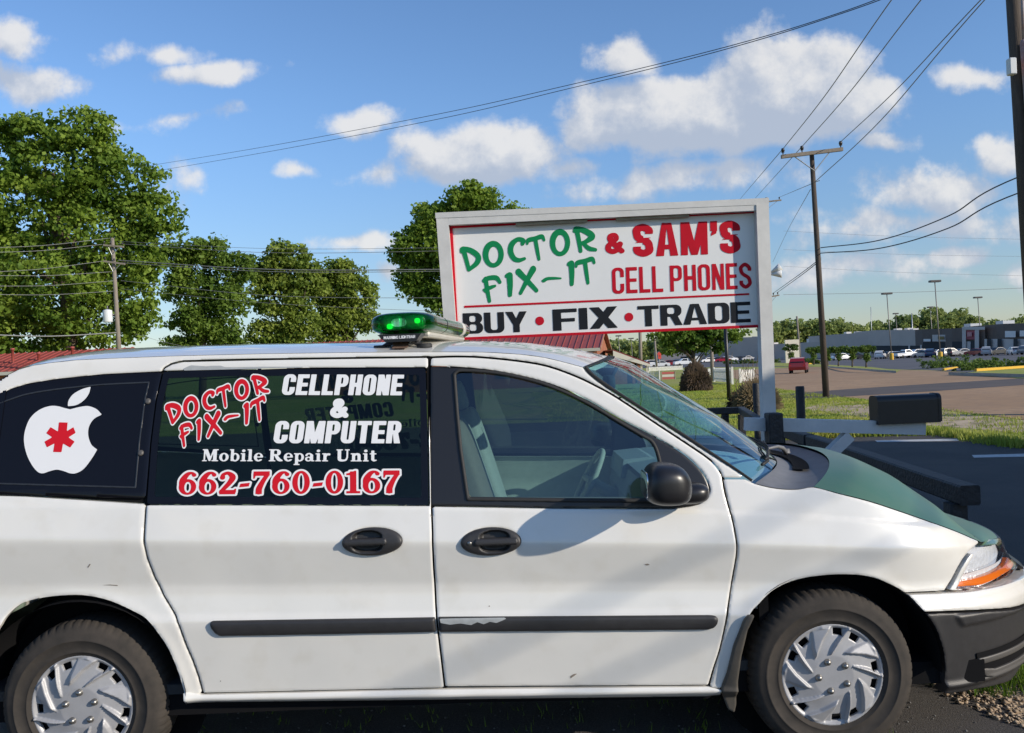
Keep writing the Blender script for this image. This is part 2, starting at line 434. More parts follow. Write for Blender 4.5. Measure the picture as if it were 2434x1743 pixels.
def block(ch, x, y, w, T, H, r=.25):
    """heavy sans capitals, cap height 1; T stem, H bar thickness"""
    B = lambda *a: g_box(x, y, *a)
    if ch == 'I': return B(0, 0, T, 1), T
    if ch == 'L': return UN(B(0, 0, T, 1), B(0, 0, w * .9, H)), w * .9
    if ch == 'E': return UN(B(0, 0, T, 1), B(0, 0, w * .93, H), B(0, 1 - H, w * .93, 1), B(0, .5 - H * .48, w * .87, .5 + H * .48)), w * .93
    if ch == 'F': return UN(B(0, 0, T, 1), B(0, 1 - H, w * .93, 1), B(0, .48 - H * .48, w * .85, .48 + H * .48)), w * .93
    if ch == 'T': return UN(B(w / 2 - T / 2, 0, w / 2 + T / 2, 1), B(0, 1 - H, w, 1)), w
    if ch == 'H': return UN(B(0, 0, T, 1), B(w - T, 0, w, 1), B(0, .5 - H * .52, w, .5 + H * .52)), w
    if ch in 'OCG':
        d = SUB(g_rr(x, y, 0, 0, w, 1, r), g_rr(x, y, T, H * .85, w - T, 1 - H * .85, r * .45))
        if ch != 'O': d = SUB(d, B(w / 2, .38, w + .1, .63))
        if ch == 'G': d = UN(d, B(w * .55, .36, w, .5), B(w - T, .2, w, .5))
        return d, w
    if ch == 'U': return SUB(UN(g_rr(x, y, 0, 0, w, 1, r), B(0, .5, w, 1)), UN(g_rr(x, y, T, H * .85, w - T, 1.5, r * .45), B(T, .5, w - T, 1.2))), w
    if ch == 'D': return SUB(UN(g_rr(x, y, 0, 0, w, 1, r), B(0, 0, w * .5, 1)), g_rr(x, y, T, H * .85, w - T, 1 - H * .85, r * .5)), w
    if ch in 'PR':
        m = .40 if ch == 'P' else .42
        d = SUB(UN(g_rr(x, y, 0, m, w, 1, r), B(0, m, w * .5, 1)), g_rr(x, y, T, m + H * .8, w - T, 1 - H * .8, r * .4))
        d = UN(d, B(0, 0, T, 1))
        if ch == 'R': d = UN(d, sd_poly(x, y, [(w * .42, .5), (w * .78, .52), (w * 1.03, 0), (w * 1.03 - T * 1.05, 0)]))
        return d, w
    if ch == 'B':
        d = UN(g_rr(x, y, 0, 0, w, .545, r), B(0, 0, w * .5, .545), g_rr(x, y, 0, .47, w * .97, 1, r), B(0, .47, w * .5, 1))
        return SUB(d, g_rr(x, y, T, H * .8, w - T, .52 - H * .42, r * .4), g_rr(x, y, T, .50 + H * .4, w * .97 - T, 1 - H * .8, r * .4)), w
    if ch == 'N': return UN(B(0, 0, T * .92, 1), B(w - T * .92, 0, w, 1), sd_poly(x, y, [(0, 1), (T * 1.1, 1), (w, 0), (w - T * 1.1, 0)])), w
    if ch == 'M':
        w = w * 1.36
        return UN(B(0, 0, T * .9, 1), B(w - T * .9, 0, w, 1), sd_poly(x, y, [(0, 1), (T * 1.15, 1), (w / 2 + T * .42, 0), (w / 2 - T * .42, 0)]), sd_poly(x, y, [(w, 1), (w - T * 1.15, 1), (w / 2 - T * .42, 0), (w / 2 + T * .42, 0)])), w
    if ch == 'W':
        d, w2 = block('M', x, 1 - y, w, T, H, r); return d, w2
    if ch == 'A':
        w = w * 1.12; a = T * 1.02; c0, c1 = .2, .2 + H * .75; xl = lambda v: a + (w / 2 - a) * v / .86
        d = sd_poly(x, y, [(0, 0), (w / 2 - T * .62, 1), (w / 2 + T * .62, 1), (w, 0)])
        return SUB(d, sd_poly(x, y, [(xl(-.1), -.1), (w - xl(-.1), -.1), (w - xl(c0), c0), (xl(c0), c0)]), sd_poly(x, y, [(xl(c1), c1), (w - xl(c1), c1), (w / 2, .86)])), w
    if ch == 'X':
        w = w * 1.08
        return UN(sd_poly(x, y, [(0, 0), (T * 1.15, 0), (w, 1), (w - T * 1.15, 1)]), sd_poly(x, y, [(0, 1), (T * 1.15, 1), (w, 0), (w - T * 1.15, 0)])), w
    if ch == 'Y':
        w = w * 1.08
        return UN(sd_poly(x, y, [(0, 1), (T * 1.12, 1), (w / 2 + T * .5, .36), (w / 2 - T * .5, .36)]), sd_poly(x, y, [(w, 1), (w - T * 1.12, 1), (w / 2 - T * .5, .36), (w / 2 + T * .5, .36)]), B(w / 2 - T / 2, 0, w / 2 + T / 2, .5)), w
    if ch == 'K':
        return UN(B(0, 0, T, 1), sd_poly(x, y, [(T, .35), (w - T, 1), (w, 1), (w * .55, .5)]), sd_poly(x, y, [(w * .3, .55), (w * .55, .65), (w, 0), (w - T, 0)])), w
    if ch == 'S':
        k = (T + H) / 4; h = T / 2
        p = [(w - h, .67, h), (w - h * 1.05, .80, h), (w * .5, 1 - k, k), (h * 1.05, .82, h), (h, .70, h), (w * .28, .575, h * .98), (w * .72, .43, h * .98), (w - h, .30, h), (w - h * 1.05, .18, h), (w * .5, k, k), (h * 1.05, .19, h), (h, .33, h)]
        d = g_stroke(x, y, p, 7)
        return SUB(d, B(w * .52, .575, w + 1, .685), B(-1, .315, w * .48, .425)), w
    if ch == "'": return UN(B(0, .70, T * .9, 1), sd_poly(x, y, [(T * .3, .72), (T * .9, .75), (T * .75, .62), (.02, .55), (.02, .62)])), T * .9
    if ch == '&':
        t = T * .42
        return g_stroke(x, y, [(.70, .08, t), (.48, .33, t), (.22, .70, t), (.24, .90, t * .9), (.42, .92, t * .9), (.48, .75, t * .9), (.30, .55, t), (.12, .36, t), (.12, .17, t), (.30, .07, t), (.50, .16, t), (.64, .45, t)], 6), .76
    if ch == '.': return g_el(x, y, .2, .47, .2, .2), .4
    if ch == ' ': return np.full(x.shape, 9.0), w * .42
    return B(0, 0, w, 1), w
def serif(ch, x, y):
    B = lambda *a: g_box(x, y, *a); E = lambda *a: g_el(x, y, *a); ST = lambda p, **k: g_stroke(x, y, p, **k)
    if ch == 'M': return UN(B(.1, 0, .2, 1), B(.72, 0, .95, 1), sd_poly(x, y, [(.08, 1), (.34, 1), (.60, .22), (.52, .02), (.44, .02)]), sd_poly(x, y, [(.46, .02), (.55, .02), (.80, 1), (.70, 1)]), B(0, 0, .32, .085), B(.62, 0, 1.06, .085), B(0, .915, .25, 1), B(.8, .915, 1.06, 1)), 1.06
    if ch == 'o': return SUB(E(.31, .34, .31, .355), E(.31, .34, .12, .26)), .62
    if ch == 'b': return UN(B(.08, .02, .27, 1), B(0, .92, .2, 1), SUB(E(.36, .335, .29, .35), E(.37, .335, .11, .25))), .66
    if ch == 'i': return UN(B(.09, 0, .29, .67), B(0, 0, .38, .085), B(0, .585, .2, .67), E(.19, .87, .115, .115)), .38
    if ch == 'l': return UN(B(.09, 0, .29, 1), B(0, 0, .38, .085), B(0, .915, .2, 1)), .38
    if ch == 'e': return UN(SUB(E(.3, .34, .3, .355), E(.31, .36, .12, .26), B(.36, .17, .8, .31)), B(.12, .31, .57, .40)), .6
    if ch == 'R': return UN(B(.1, 0, .33, 1), B(0, 0, .44, .085), B(0, .915, .3, 1), SUB(UN(g_rr(x, y, .1, .47, .78, 1, .26), B(.1, .47, .4, 1)), g_rr(x, y, .33, .56, .54, .915, .16)), ST([(.45, .5, .1), (.66, .15, .12), (.86, .06, .06)])), .92
    if ch == 'p': return UN(B(.09, -.31, .29, .67), B(0, -.31, .4, -.225), B(0, .585, .2, .67), SUB(E(.38, .335, .29, .35), E(.39, .335, .11, .25))), .68
    if ch == 'a': return UN(SUB(E(.22, .19, .22, .2), E(.23, .19, .09, .105)), B(.33, .06, .53, .5), ST([(.09, .50, .075), (.16, .61, .06), (.31, .635, .055), (.44, .5, .09)]), B(.4, 0, .62, .085)), .62
    if ch == 'r': return UN(B(.09, 0, .29, .67), B(0, 0, .40, .085), B(0, .585, .2, .67), ST([(.26, .42, .05), (.34, .58, .07), (.46, .58, .09)])), .54
    if ch == 'U': return UN(B(.1, .3, .33, 1), B(.68, .3, .79, 1), B(0, .915, .44, 1), B(.57, .915, .9, 1), ST([(.215, .34, .115), (.24, .14, .11), (.42, .07, .08), (.64, .12, .065), (.735, .34, .055)])), .9
    if ch == 'n': return UN(B(.09, 0, .29, .67), B(0, 0, .38, .085), B(0, .585, .2, .67), ST([(.24, .46, .05), (.36, .60, .075), (.52, .56, .1), (.55, .4, .1)]), B(.45, 0, .65, .45), B(.37, 0, .74, .085)), .74
    if ch == 't': return UN(B(.11, .1, .31, .9), B(0, .585, .45, .67), ST([(.21, .16, .1), (.29, .07, .075), (.44, .1, .04)])), .46
    if ch == '6': return UN(SUB(E(.33, .335, .33, .345), E(.34, .32, .125, .235)), ST([(.56, .86, .085), (.47, .95, .05), (.30, .88, .09), (.14, .62, .12), (.11, .36, .1)])), .66
    if ch == '0': return SUB(E(.33, .5, .33, .51), E(.33, .5, .125, .40)), .66
    if ch == '2': return UN(ST([(.12, .74, .1), (.15, .87, .07), (.33, .93, .075), (.50, .76, .12), (.40, .52, .10), (.18, .24, .08), (.07, .10, .07)]), B(.02, 0, .62, .19), ST([(.58, .12, .07), (.62, .22, .03)])), .66
    if ch == '7': return UN(B(.03, .80, .64, 1), ST([(.56, .86, .08), (.40, .58, .09), (.26, .26, .115), (.24, .1, .12)]), ST([(.05, .70, .03), (.08, .9, .06)]), B(.12, 0, .36, .1)), .64
    if ch == '1': return UN(B(.16, .03, .40, .97), B(.02, 0, .54, .1), sd_poly(x, y, [(.02, .80), (.02, .88), (.2, .92), (.34, 1), (.40, 1), (.3, .8)])), .54
    if ch == '-': return sd_poly(x, y, [(.0, .30), (.36, .34), (.40, .50), (.04, .46)]), .40
    if ch == '&': return block('&', x, y, .6, .3, .2)
    return np.full(x.shape, 9.0), .32
def brush(ch, x, y):
    ST = lambda p, **k: g_stroke(x, y, p, **k)
    if ch == 'D': return UN(ST([(.16, .93, .10), (.22, .5, .085), (.27, .07, .075)]), ST([(.04, .84, .05), (.12, .95, .07), (.5, .84, .10), (.82, .56, .11), (.72, .30, .09), (.30, .06, .055)])), .95
    if ch == 'O': return SUB(g_el(x, y, .42, .5, .42, .51), g_el(x - .06 * (y - .5), y, .43, .47, .235, .345)), .84
    if ch == 'C': return ST([(.74, .76, .07), (.78, .88, .085), (.52, .95, .075), (.22, .76, .105), (.14, .45, .11), (.28, .16, .095), (.52, .06, .07), (.80, .11, .045)]), .88
    if ch == 'T': return UN(ST([(.05, .72, .04), (.12, .85, .075), (.5, .90, .075), (.86, .96, .075), (.96, .82, .05)]), ST([(.50, .88, .085), (.55, .45, .08), (.60, .06, .06)])), 1.0
    if ch == 'R': return UN(ST([(.14, .95, .085), (.20, .5, .08), (.24, .06, .065)]), ST([(.03, .86, .045), (.12, .96, .065), (.52, .84, .10), (.82, .62, .115), (.60, .45, .075), (.30, .34, .05)]), ST([(.36, .38, .05), (.62, .14, .075), (.92, .06, .05)])), .98
    if ch == 'F': return UN(ST([(.18, .90, .075), (.24, .5, .075), (.33, .04, .055)]), ST([(.10, .84, .06), (.30, .93, .07), (.66, .93, .075), (.82, .76, .055)]), ST([(.22, .52, .05), (.42, .57, .055), (.60, .62, .03)]), ST([(.10, .48, .04), (.22, .40, .05)])), .90
    if ch == 'I': return UN(ST([(.20, .90, .06), (.26, .94, .07), (.36, .93, .085)]), ST([(.33, .92, .115), (.33, .5, .10), (.30, .06, .07)])), .5
    if ch == 'X': return UN(ST([(.12, .88, .115), (.45, .54, .09), (.88, .08, .065)]), ST([(.80, .92, .115), (.56, .62, .09), (.14, .05, .055)])), .95
    if ch == '-': return ST([(.05, .38, .075), (.25, .52, .08), (.6, .53, .065), (.98, .50, .03)]), 1.0
    return np.full(x.shape, 9.0), .4
def line_glyphs(text, style, bl, br, tl, track=.07, **kw):
    """lay a line out between bl and br with cap-height vector tl-bl; returns list of (style, char, affine)"""
    z = np.zeros((1, 1)); pos = []; x = 0.0
    for ch in text:
        w = (block(ch, z, z, **kw) if style == 'block' else serif(ch, z, z))[1]
        pos.append((ch, x, w)); x += w + (track if ch != ' ' else 0)
    x -= track
    bl, br, tl = (np.asarray(p, float) for p in (bl, br, tl))
    ex = (br - bl) / x; ey = tl - bl; out = []
    for ch, x0, w in pos:
        if ch != ' ': out.append((style, ch, bl + ex * x0, ex, ey, w, kw))
    return out
def loose_glyphs(spec, style='brush', to=lambda p: p):
    """spec: (char, (x0,y0) bottom left, (x1,y1) bottom right, (x2,y2) top left) in any plane"""
    out = []; z = np.zeros((1, 1))
    for ch, bl, br, tl in spec:
        w = (brush(ch, z, z) if style == 'brush' else block(ch, z, z, .6, .27, .2))[1]
        bl, br, tl = (np.asarray(to(p), float) for p in (bl, br, tl))
        out.append((style, ch, bl, (br - bl) / w, tl - bl, w, {}))
    return out
def glyph_field(glyphs, X, Y, grow=0.0):
    D = np.full(X.shape, 9.0)
    for style, ch, o, ex, ey, w, kw in glyphs:
        sc = np.linalg.norm(ey); m = .2
        det = ex[0] * ey[1] - ex[1] * ey[0]
        gx = ((X - o[0]) * ey[1] - (Y - o[1]) * ey[0]) / det; gy = (ex[0] * (Y - o[1]) - ex[1] * (X - o[0])) / det
        ok = (gx > -m - .15) & (gx < w + m + .15) & (gy > -m - .45) & (gy < 1 + m)
        if not ok.any(): continue
        a, b = gx[ok], gy[ok]
        d = brush(ch, a, b)[0] if style == 'brush' else serif(ch, a, b)[0] if style == 'serif' else block(ch, a, b, **(kw or dict(w=.6, T=.27, H=.2)))[0]
        D[ok] = np.minimum(D[ok], d * sc)
    return D - grow
def lettering(name, glyphs, material, surf, h, push, parent, grow=0.0):
    C = []
    for style, ch, o, ex, ey, w, kw in glyphs:
        C += [o - ey * .4, o + ex * w - ey * .4, o + ey * 1.05, o + ex * w + ey * 1.05]
    bb = bbox(np.array(C), grow + h * 2)
    return region(name, lambda X, Y: glyph_field(glyphs, X, Y, grow), bb, h, material, surf, depth=0, edge=0, push=push, parent=parent, smooth=False)
# ------------------------------------------------------------------ the van
Y0 = 3.555; HW = .95; YC = Y0 + HW
XF, XR, ZWH, RT = 1.255, -1.811, .339, .341
def _plan():
    pts = []
    n = 2.2; L = .93; x1 = 1.36
    t = np.linspace(0, math.pi / 2, 160)[1:]
    fx = x1 + L * np.sin(t) ** (2 / n); fy = HW * (1 - np.maximum(np.cos(t), 0) ** (2 / n))
    rx0 = -2.42; Lr = .45; nr = 3.6
    rx = rx0 - Lr * np.sin(t) ** (2 / nr); ry = HW * (1 - np.maximum(np.cos(t), 0) ** (2 / nr))
    X = np.concatenate([rx[::-1], np.linspace(rx0, x1, 80), fx]); Yv = np.concatenate([ry[::-1], np.zeros(80), fy])
    s = np.concatenate([[0], np.cumsum(np.hypot(np.diff(X), np.diff(Yv)))])
    i0 = len(rx); s = s - s[i0] + rx0
    return s, X, Yv
PS, PX, PY = _plan()
S_MIN, S_MAX = PS[0] + .01, PS[-1] - .01
_dx = np.gradient(PX, PS); _dy = np.gradient(PY, PS); _nn = np.hypot(_dx, _dy); _dx /= _nn; _dy /= _nn
def _line(pts):            # horizontal feature lines traced on the photograph -> z(x)
    p = np.array([at_y(a, b, Y0 + c)[[0, 2]] for a, b, c in pts])
    return p[:, 0], p[:, 1]
LN = dict(rb=_line([(-300, 1688, .05), (442, 1673, .05), (1680, 1655, .05), (2300, 1650, .05)]),
          rt=_line([(-300, 1665, .02), (485, 1650, .02), (1683, 1631, .02), (2300, 1628, .02)]),
          st=_line([(-300, 1482, .0), (440, 1474, .0), (1728, 1457, .0), (2400, 1450, .0)]),
          cr=_line([(-300, 1283, .0), (440, 1290, .0), (1750, 1296, .0), (2250, 1311, .0), (2400, 1318, .0)]),
          be=_line([(-300, 1193, .04), (1026, 1203, .04), (1600, 1209, .04), (1900, 1222, .04), (2400, 1262, .05)]),
          gu=_line([(-300, 868, .23), (380, 860, .23), (1150, 848, .23), (2400, 838, .23)]))
def _lz(k, x): return np.interp(x, *LN[k])
_INS = [(-9, .10), (0, .055), (.5, .026), (1, .036), (1.06, .034), (1.55, .018), (1.88, .008), (2.0, .007), (2.02, .016), (2.3, .032), (2.42, .034), (2.97, .004), (3.05, .004), (3.9, .036), (4, .046), (5, .232), (5.12, .275), (5.6, .55), (9, .9)]
def inset(x, z):
    z0, z1, z2, z3, z4, z5 = (_lz(k, x) for k in ('rb', 'rt', 'st', 'cr', 'be', 'gu'))
    t = np.where(z < z1, (z - z0) / (z1 - z0), np.where(z < z2, 1 + (z - z1) / (z2 - z1), np.where(z < z3, 2 + (z - z2) / (z3 - z2), np.where(z < z4, 3 + (z - z3) / (z4 - z3), 4 + (z - z4) / (z5 - z4)))))
    k = np.array(_INS); v = 0
    for dt, wt in ((-.035, .2), (-.017, .2), (0, .2), (.017, .2), (.035, .2)): v = v + wt * np.interp(t + dt, k[:, 0], k[:, 1])
    return v
def flare(x, z):
    v = 0
    for xw in (XF, XR):
        r = np.hypot(x - xw, z - ZWH); v = v + .016 * np.exp(-((r - .40) / .055) ** 2) * (z > .3)
    return v
def SV(V, off=0.0):
    s = V[:, 0]; z = V[:, 1]
    x = np.interp(s, PS, PX); y = np.interp(s, PS, PY); dx = np.interp(s, PS, _dx); dy = np.interp(s, PS, _dy)
    k = np.interp(z, [.55, .62, .68, .75, .84, 1.0, 1.2], [1.17, 1.16, 1.09, 1.04, .955, .87, .80])
    xx = np.where(x > 1.36, 1.36 + (x - 1.36) * k, x)
    kr = np.interp(z, [.9, 1.2, 1.6, 1.75], [1.0, .93, .62, .5])
    xx = np.where(x < -2.42, -2.42 + (x + 2.42) * kr, xx)
    ins = inset(xx, z) - flare(xx, z) - off
    return np.stack([xx - dy * ins, Y0 + y + dx * ins, z], -1)
def inv(px, py, it=25):
    """photo pixel -> (s, z) on the body side"""
    px = np.atleast_1d(np.asarray(px, float)); py = np.atleast_1d(np.asarray(py, float))
    g = at_y(px, py, np.full(px.shape, Y0 + .05)); q = np.stack([np.minimum(g[:, 0], 2.1), g[:, 2]], 1)
    T = np.stack([px, py], 1); e = 1e-4
    for _ in range(it):
        r = T - proj(SV(q)); a = (proj(SV(q + [e, 0])) - proj(SV(q))) / e; b = (proj(SV(q + [0, e])) - proj(SV(q))) / e
        det = a[:, 0] * b[:, 1] - a[:, 1] * b[:, 0]; det = np.where(np.abs(det) < 4e3, 4e3 * np.sign(det + 1e-9), det)
        ds = (r[:, 0] * b[:, 1] - r[:, 1] * b[:, 0]) / det; dz = (a[:, 0] * r[:, 1] - a[:, 1] * r[:, 0]) / det
        q = q + np.clip(np.stack([ds, dz], 1), -.08, .08) * .8
        q[:, 0] = np.clip(q[:, 0], S_MIN, S_MAX)
    return q
def trace(pts): a = np.asarray(pts, float); return inv(a[:, 0], a[:, 1])

M = {}
def van_materials():
    p = mat('white_paint', (.80, .78, .725), .30, spec=.5, coat=1.0, coat_rough=.04, var=.04, vscale=3.0)
    M['white'] = p
    nt = p.node_tree; b = nt.nodes['Principled BSDF']        # road film: a little dust low on the body, as blotches
    tc = nt.nodes.new('ShaderNodeTexCoord'); nz = nt.nodes.new('ShaderNodeTexNoise'); nz.inputs['Scale'].default_value = 9; nz.inputs['Detail'].default_value = 8
    nt.links.new(tc.outputs['Object'], nz.inputs[0]); mr = nt.nodes.new('ShaderNodeMapRange'); mr.inputs[1].default_value = .52; mr.inputs[2].default_value = .75; mr.inputs[4].default_value = .35
    nt.links.new(nz.outputs[0], mr.inputs[0])
    src = b.inputs['Base Color'].links[0].from_socket
    mx = nt.nodes.new('ShaderNodeMixRGB'); nt.links.new(mr.outputs[0], mx.inputs[0]); nt.links.new(src, mx.inputs[1]); mx.inputs[2].default_value = (.66, .62, .53, 1)
    nt.links.new(mx.outputs[0], b.inputs['Base Color'])
    # faint panel waviness
    n2 = nt.nodes.new('ShaderNodeTexNoise'); n2.inputs['Scale'].default_value = 2.2; n2.inputs['Detail'].default_value = 2; nt.links.new(tc.outputs['Object'], n2.inputs[0])
    bp = nt.nodes.new('ShaderNodeBump'); bp.inputs['Strength'].default_value = .25; bp.inputs['Distance'].default_value = .03
    nt.links.new(n2.outputs[0], bp.inputs['Height']); nt.links.new(bp.outputs[0], b.inputs['Normal']); nt.links.new(bp.outputs[0], b.inputs['Coat Normal'])
    M['bare'] = mat('primer_patch', (.42, .44, .44), .6, var=.2, vscale=30)
    M['green'] = mat('green_paint', (.055, .15, .085), .42, coat=.30, coat_rough=.3, col2=(.10, .17, .10), vscale=2.5)
    M['black'] = mat('black_trim', (.016, .016, .018), .34, spec=.5)
    M['plastic'] = mat('grey_black_plastic', (.035, .034, .035), .48, spec=.5, var=.25, vscale=25, bump=.08, bscale=400)
    M['gloss'] = mat('black_film', (.006, .006, .009), .12, spec=.32)
    M['gasket'] = mat('gasket_line', (.028, .031, .036), .4)
    M['slat'] = mat('slat_plastic', (.085, .08, .075), .5)
    M['cowl'] = mat('weathered_cowl_plastic', (.19, .19, .195), .55, var=.25, vscale=12)
    M['dark'] = mat('underbody_black', (.010, .010, .011), .9, spec=.08)
    M['rubber'] = mat('tyre_rubber', (.040, .036, .032), .85, col2=(.062, .053, .045), vscale=16, spec=.25)
    M['hub'] = mat('silver_hubcap', (.40, .40, .41), .42, metal=.10, var=.12, vscale=20)
    M['chrome'] = mat('chrome', (.75, .75, .76), .12, metal=1.0)
    M['nut'] = mat('dull_nut', (.30, .29, .27), .35, metal=.9)
    M['clear'] = glass('door_glass', (.32, .395, .38), 0.0, 1.45, extra=.06)
    M['tint'] = glass('tinted_glass', (.27, .37, .32), 0.0, 1.42)
    M['shield'] = glass('windshield_glass', (.55, .84, .92), 0.0, 1.5, extra=.05)
    M['trim'] = mat('beige_interior', (.72, .71, .58), .8, var=.1, vscale=20)
    M['seat'] = mat('grey_seat_cloth', (.62, .62, .54), .9, var=.12, vscale=60, bump=.1, bscale=200)
    M['dash'] = mat('dashboard', (.52, .56, .55), .7)
    M['dkin'] = mat('dark_interior', (.03, .033, .036), .8)
    M['red'] = mat('red_vinyl', (.60, .012, .024), .6, spec=.12)
    M['wht'] = mat('white_vinyl', (.80, .80, .80), .5)
    M['amber'] = mat('amber_lens', (.85, .17, .008), .2, coat=.8)
    M['lens'] = glass('lamp_lens', (.93, .95, .97), .02, 1.45)
    M['refl'] = mat('lamp_reflector', (.88, .88, .90), .25, metal=.25, bump=.45, bscale=30)
    M['cream'] = mat('aluminium_rail', (.62, .60, .54), .38, metal=.25, var=.1, vscale=10)
    M['rust'] = mat('rusty_steel', (.22, .13, .08), .75, var=.5, vscale=60)
    M['rubberblk'] = mat('black_rubber', (.02, .02, .02), .7)
van_materials()

van = thing('white_minivan', (-.28, YC, 0), 'white minivan with green hood, black lettered windows and green roof light bar', 'minivan')
NEAR = []       # objects mirrored to the far side afterwards
def P(name, sdf, bb, mt, h=.010, parent=None, mirror=True, **k):
    o = region(name, sdf, bb, h, mt, SV, parent=parent or van, **k)
    if mirror and o: NEAR.append(o)
    return o
# traced outlines (photograph pixels)
door_front_edge = [(1714, 1125), (1718, 1140), (1725.5, 1179), (1740.6, 1232), (1747, 1262), (1752, 1296), (1750.5, 1325), (1742, 1374), (1732, 1440), (1725, 1485), (1711, 1547), (1697, 1589), (1685, 1631)]
door_top = [(1023, 850), (1085, 848), (1147, 850), (1235, 859), (1302, 871), (1369, 895), (1419, 919), (1469, 947), (1570, 1014), (1637, 1058), (1690, 1095)]
b_line = [(1057, 1634), (1048.5, 1561), (1040, 1492), (1036, 1440), (1031, 1353), (1028, 1267), (1026, 1204), (1024.5, 1080), (1022.5, 1000), (1020, 900)]
pd = trace(np.concatenate([spline(door_top + door_front_edge, 3), b_line]))
slide_rear = [(388, 876), (372, 952), (359, 1054), (350, 1150), (347, 1200), (343, 1249), (341.5, 1291), (350, 1329), (367.5, 1374), (388, 1416), (409, 1450.5), (418, 1468), (426.5, 1492), (440, 1530), (458, 1572), (471.6, 1610), (482, 1650)]
ps = trace(slide_rear + [(485, 1650), (1052, 1637)] + b_line + [(1019, 849), (800, 852), (600, 855), (435, 859), (408, 865)])
pblk = trace(np.concatenate([spline([(1023.5, 872), (1100.5, 875), (1184, 884), (1268, 902), (1335, 924), (1402, 954), (1469, 994), (1536, 1028), (1603, 1066), (1637, 1090), (1670, 1124), (1686, 1158), (1684, 1177), (1667, 1195), (1640, 1203), (1596, 1209)], 4), [(1335, 1208), (1100, 1204), (1023, 1203)]]))
pgl = trace(np.concatenate([spline([(1082, 890), (1100, 883), (1184, 889.5), (1268, 907.5), (1335, 931.5), (1402, 964), (1469, 1004), (1523, 1036), (1551, 1055), (1566, 1098), (1567, 1140)], 4), [(1567, 1188), (1340, 1187), (1114, 1184), (1106, 1130), (1097, 1068), (1089, 984)]]))
pswin = trace([(388, 884), (537, 879), (800, 876), (1012, 875), (1016, 1000), (1019, 1201.5), (700, 1200), (348, 1199.5), (359, 1054), (372, 952)])
pqwin = trace(np.concatenate([[(385, 882)], spline([(385, 882.5), (246, 889), (137, 900), (68, 911), (27, 923), (-40, 950), (-120, 1000)], 3), [(-170, 1080), (-190, 1172), (345, 1187), (356, 1054), (369, 952)]]))
ptrack = trace([(-400, 1172), (344, 1187), (345, 1197), (-400, 1193)])
arch_r = spline([(-60, 1672), (-52, 1600), (-28, 1540), (2, 1489), (15.6, 1468), (52, 1437), (104, 1423), (163, 1417.5), (208, 1419), (260, 1431), (312, 1454), (347, 1475), (374.5, 1509), (399, 1547), (419.6, 1596), (433.5, 1641), (442, 1673)], 3)
arch_f = spline([(1714, 1652), (1735, 1590), (1760, 1510), (1787, 1459), (1803, 1441), (1836, 1408), (1878, 1386), (1926, 1374), (1991, 1368), (2056, 1371), (2104, 1386), (2151, 1411), (2192, 1454), (2218, 1490), (2234, 1535), (2240.5, 1574), (2241, 1650)], 3)
par = trace(np.concatenate([arch_r, [(442, 1760), (-60, 1760)]])); paf = trace(np.concatenate([arch_f, [(2241, 1760), (1714, 1760)]]))
poly = lambda p: (lambda X, Y: sd_poly(X, Y, p))
G = .0040
def cut(a, *bs, gap=G):
    def f(X, Y):
        d = a(X, Y) + gap
        for b in bs: d = np.maximum(d, -b(X, Y) + gap)
        return d
    return f
# painted panels
HANDLES = [trace([(885, 1288.5)])[0], trace([(1167, 1288.5)])[0]]
hole = lambda c: (lambda X, Y: g_el(X, Y, c[0], c[1], .112, .050))
fdoor = P('front_door', cut(poly(pd), poly(pblk), hole(HANDLES[1])), bbox(pd), M['white'], .008)
frame_o = P('window_surround', cut(poly(pblk), poly(pgl), gap=.0005), bbox(pblk), M['black'], .007, parent=fdoor, push=-.004, depth=.03)
def ring(p, w): return lambda X, Y: np.abs(sd_poly(X, Y, p) - w * .6) - w
P('window_seal', ring(pgl, .0075), bbox(pgl, .03), M['rubberblk'], .005, parent=fdoor, push=.004, depth=.012, edge=.006)
fgl = P('door_window', cut(poly(pgl), gap=0), bbox(pgl), M['clear'], .02, parent=fdoor, push=-.010, depth=0, edge=0)
sdoor = P('sliding_door', cut(poly(ps), poly(pswin), hole(HANDLES[0])), bbox(ps), M['white'], .008)
swin = P('sliding_door_window', cut(poly(pswin), gap=.001), bbox(pswin), M['tint'], .02, parent=sdoor, push=-.004, depth=0, edge=0)
def brd(X, Y):
    d = sd_poly(X, Y, pswin) + .001; return np.maximum(d, -(d + .028))
P('window_border', brd, bbox(pswin), M['gloss'], .01, parent=sdoor, push=-.0025, depth=0, edge=0)
# quarter panel: from the sliding door back round the tail
q_top = [(-2.2, 0)]
pq_px = list(reversed(slide_rear))
pq = np.concatenate([trace(pq_px), trace([(388, 884), (246, 892), (137, 903), (68, 914), (27, 926), (0, 940)]),
                     np.array([[-2.40, 1.44], [-2.6, 1.42], [S_MIN, 1.44], [S_MIN, .36], [-2.3, .34]]), trace([(-60, 1690), (300, 1690)])])
quarter = P('quarter_panel', cut(poly(pq), poly(pqwin), poly(par), poly(ptrack)), bbox(pq), M['white'], .011)
P('quarter_window', cut(poly(pqwin), gap=.0015), bbox(pqwin), M['gloss'], .015, parent=quarter, push=-.003, depth=.01, edge=.004)
def qin(X, Y):
    d = sd_poly(X, Y, pqwin) + .045; return np.abs(d) - .0030
P('window_gasket', qin, bbox(pqwin), M['gasket'], .004, parent=quarter, push=.0, depth=.004, edge=.001)
P('door_track', cut(poly(ptrack), gap=0), bbox(ptrack), M['dark'], .008, parent=quarter, push=-.02, depth=0, edge=0)
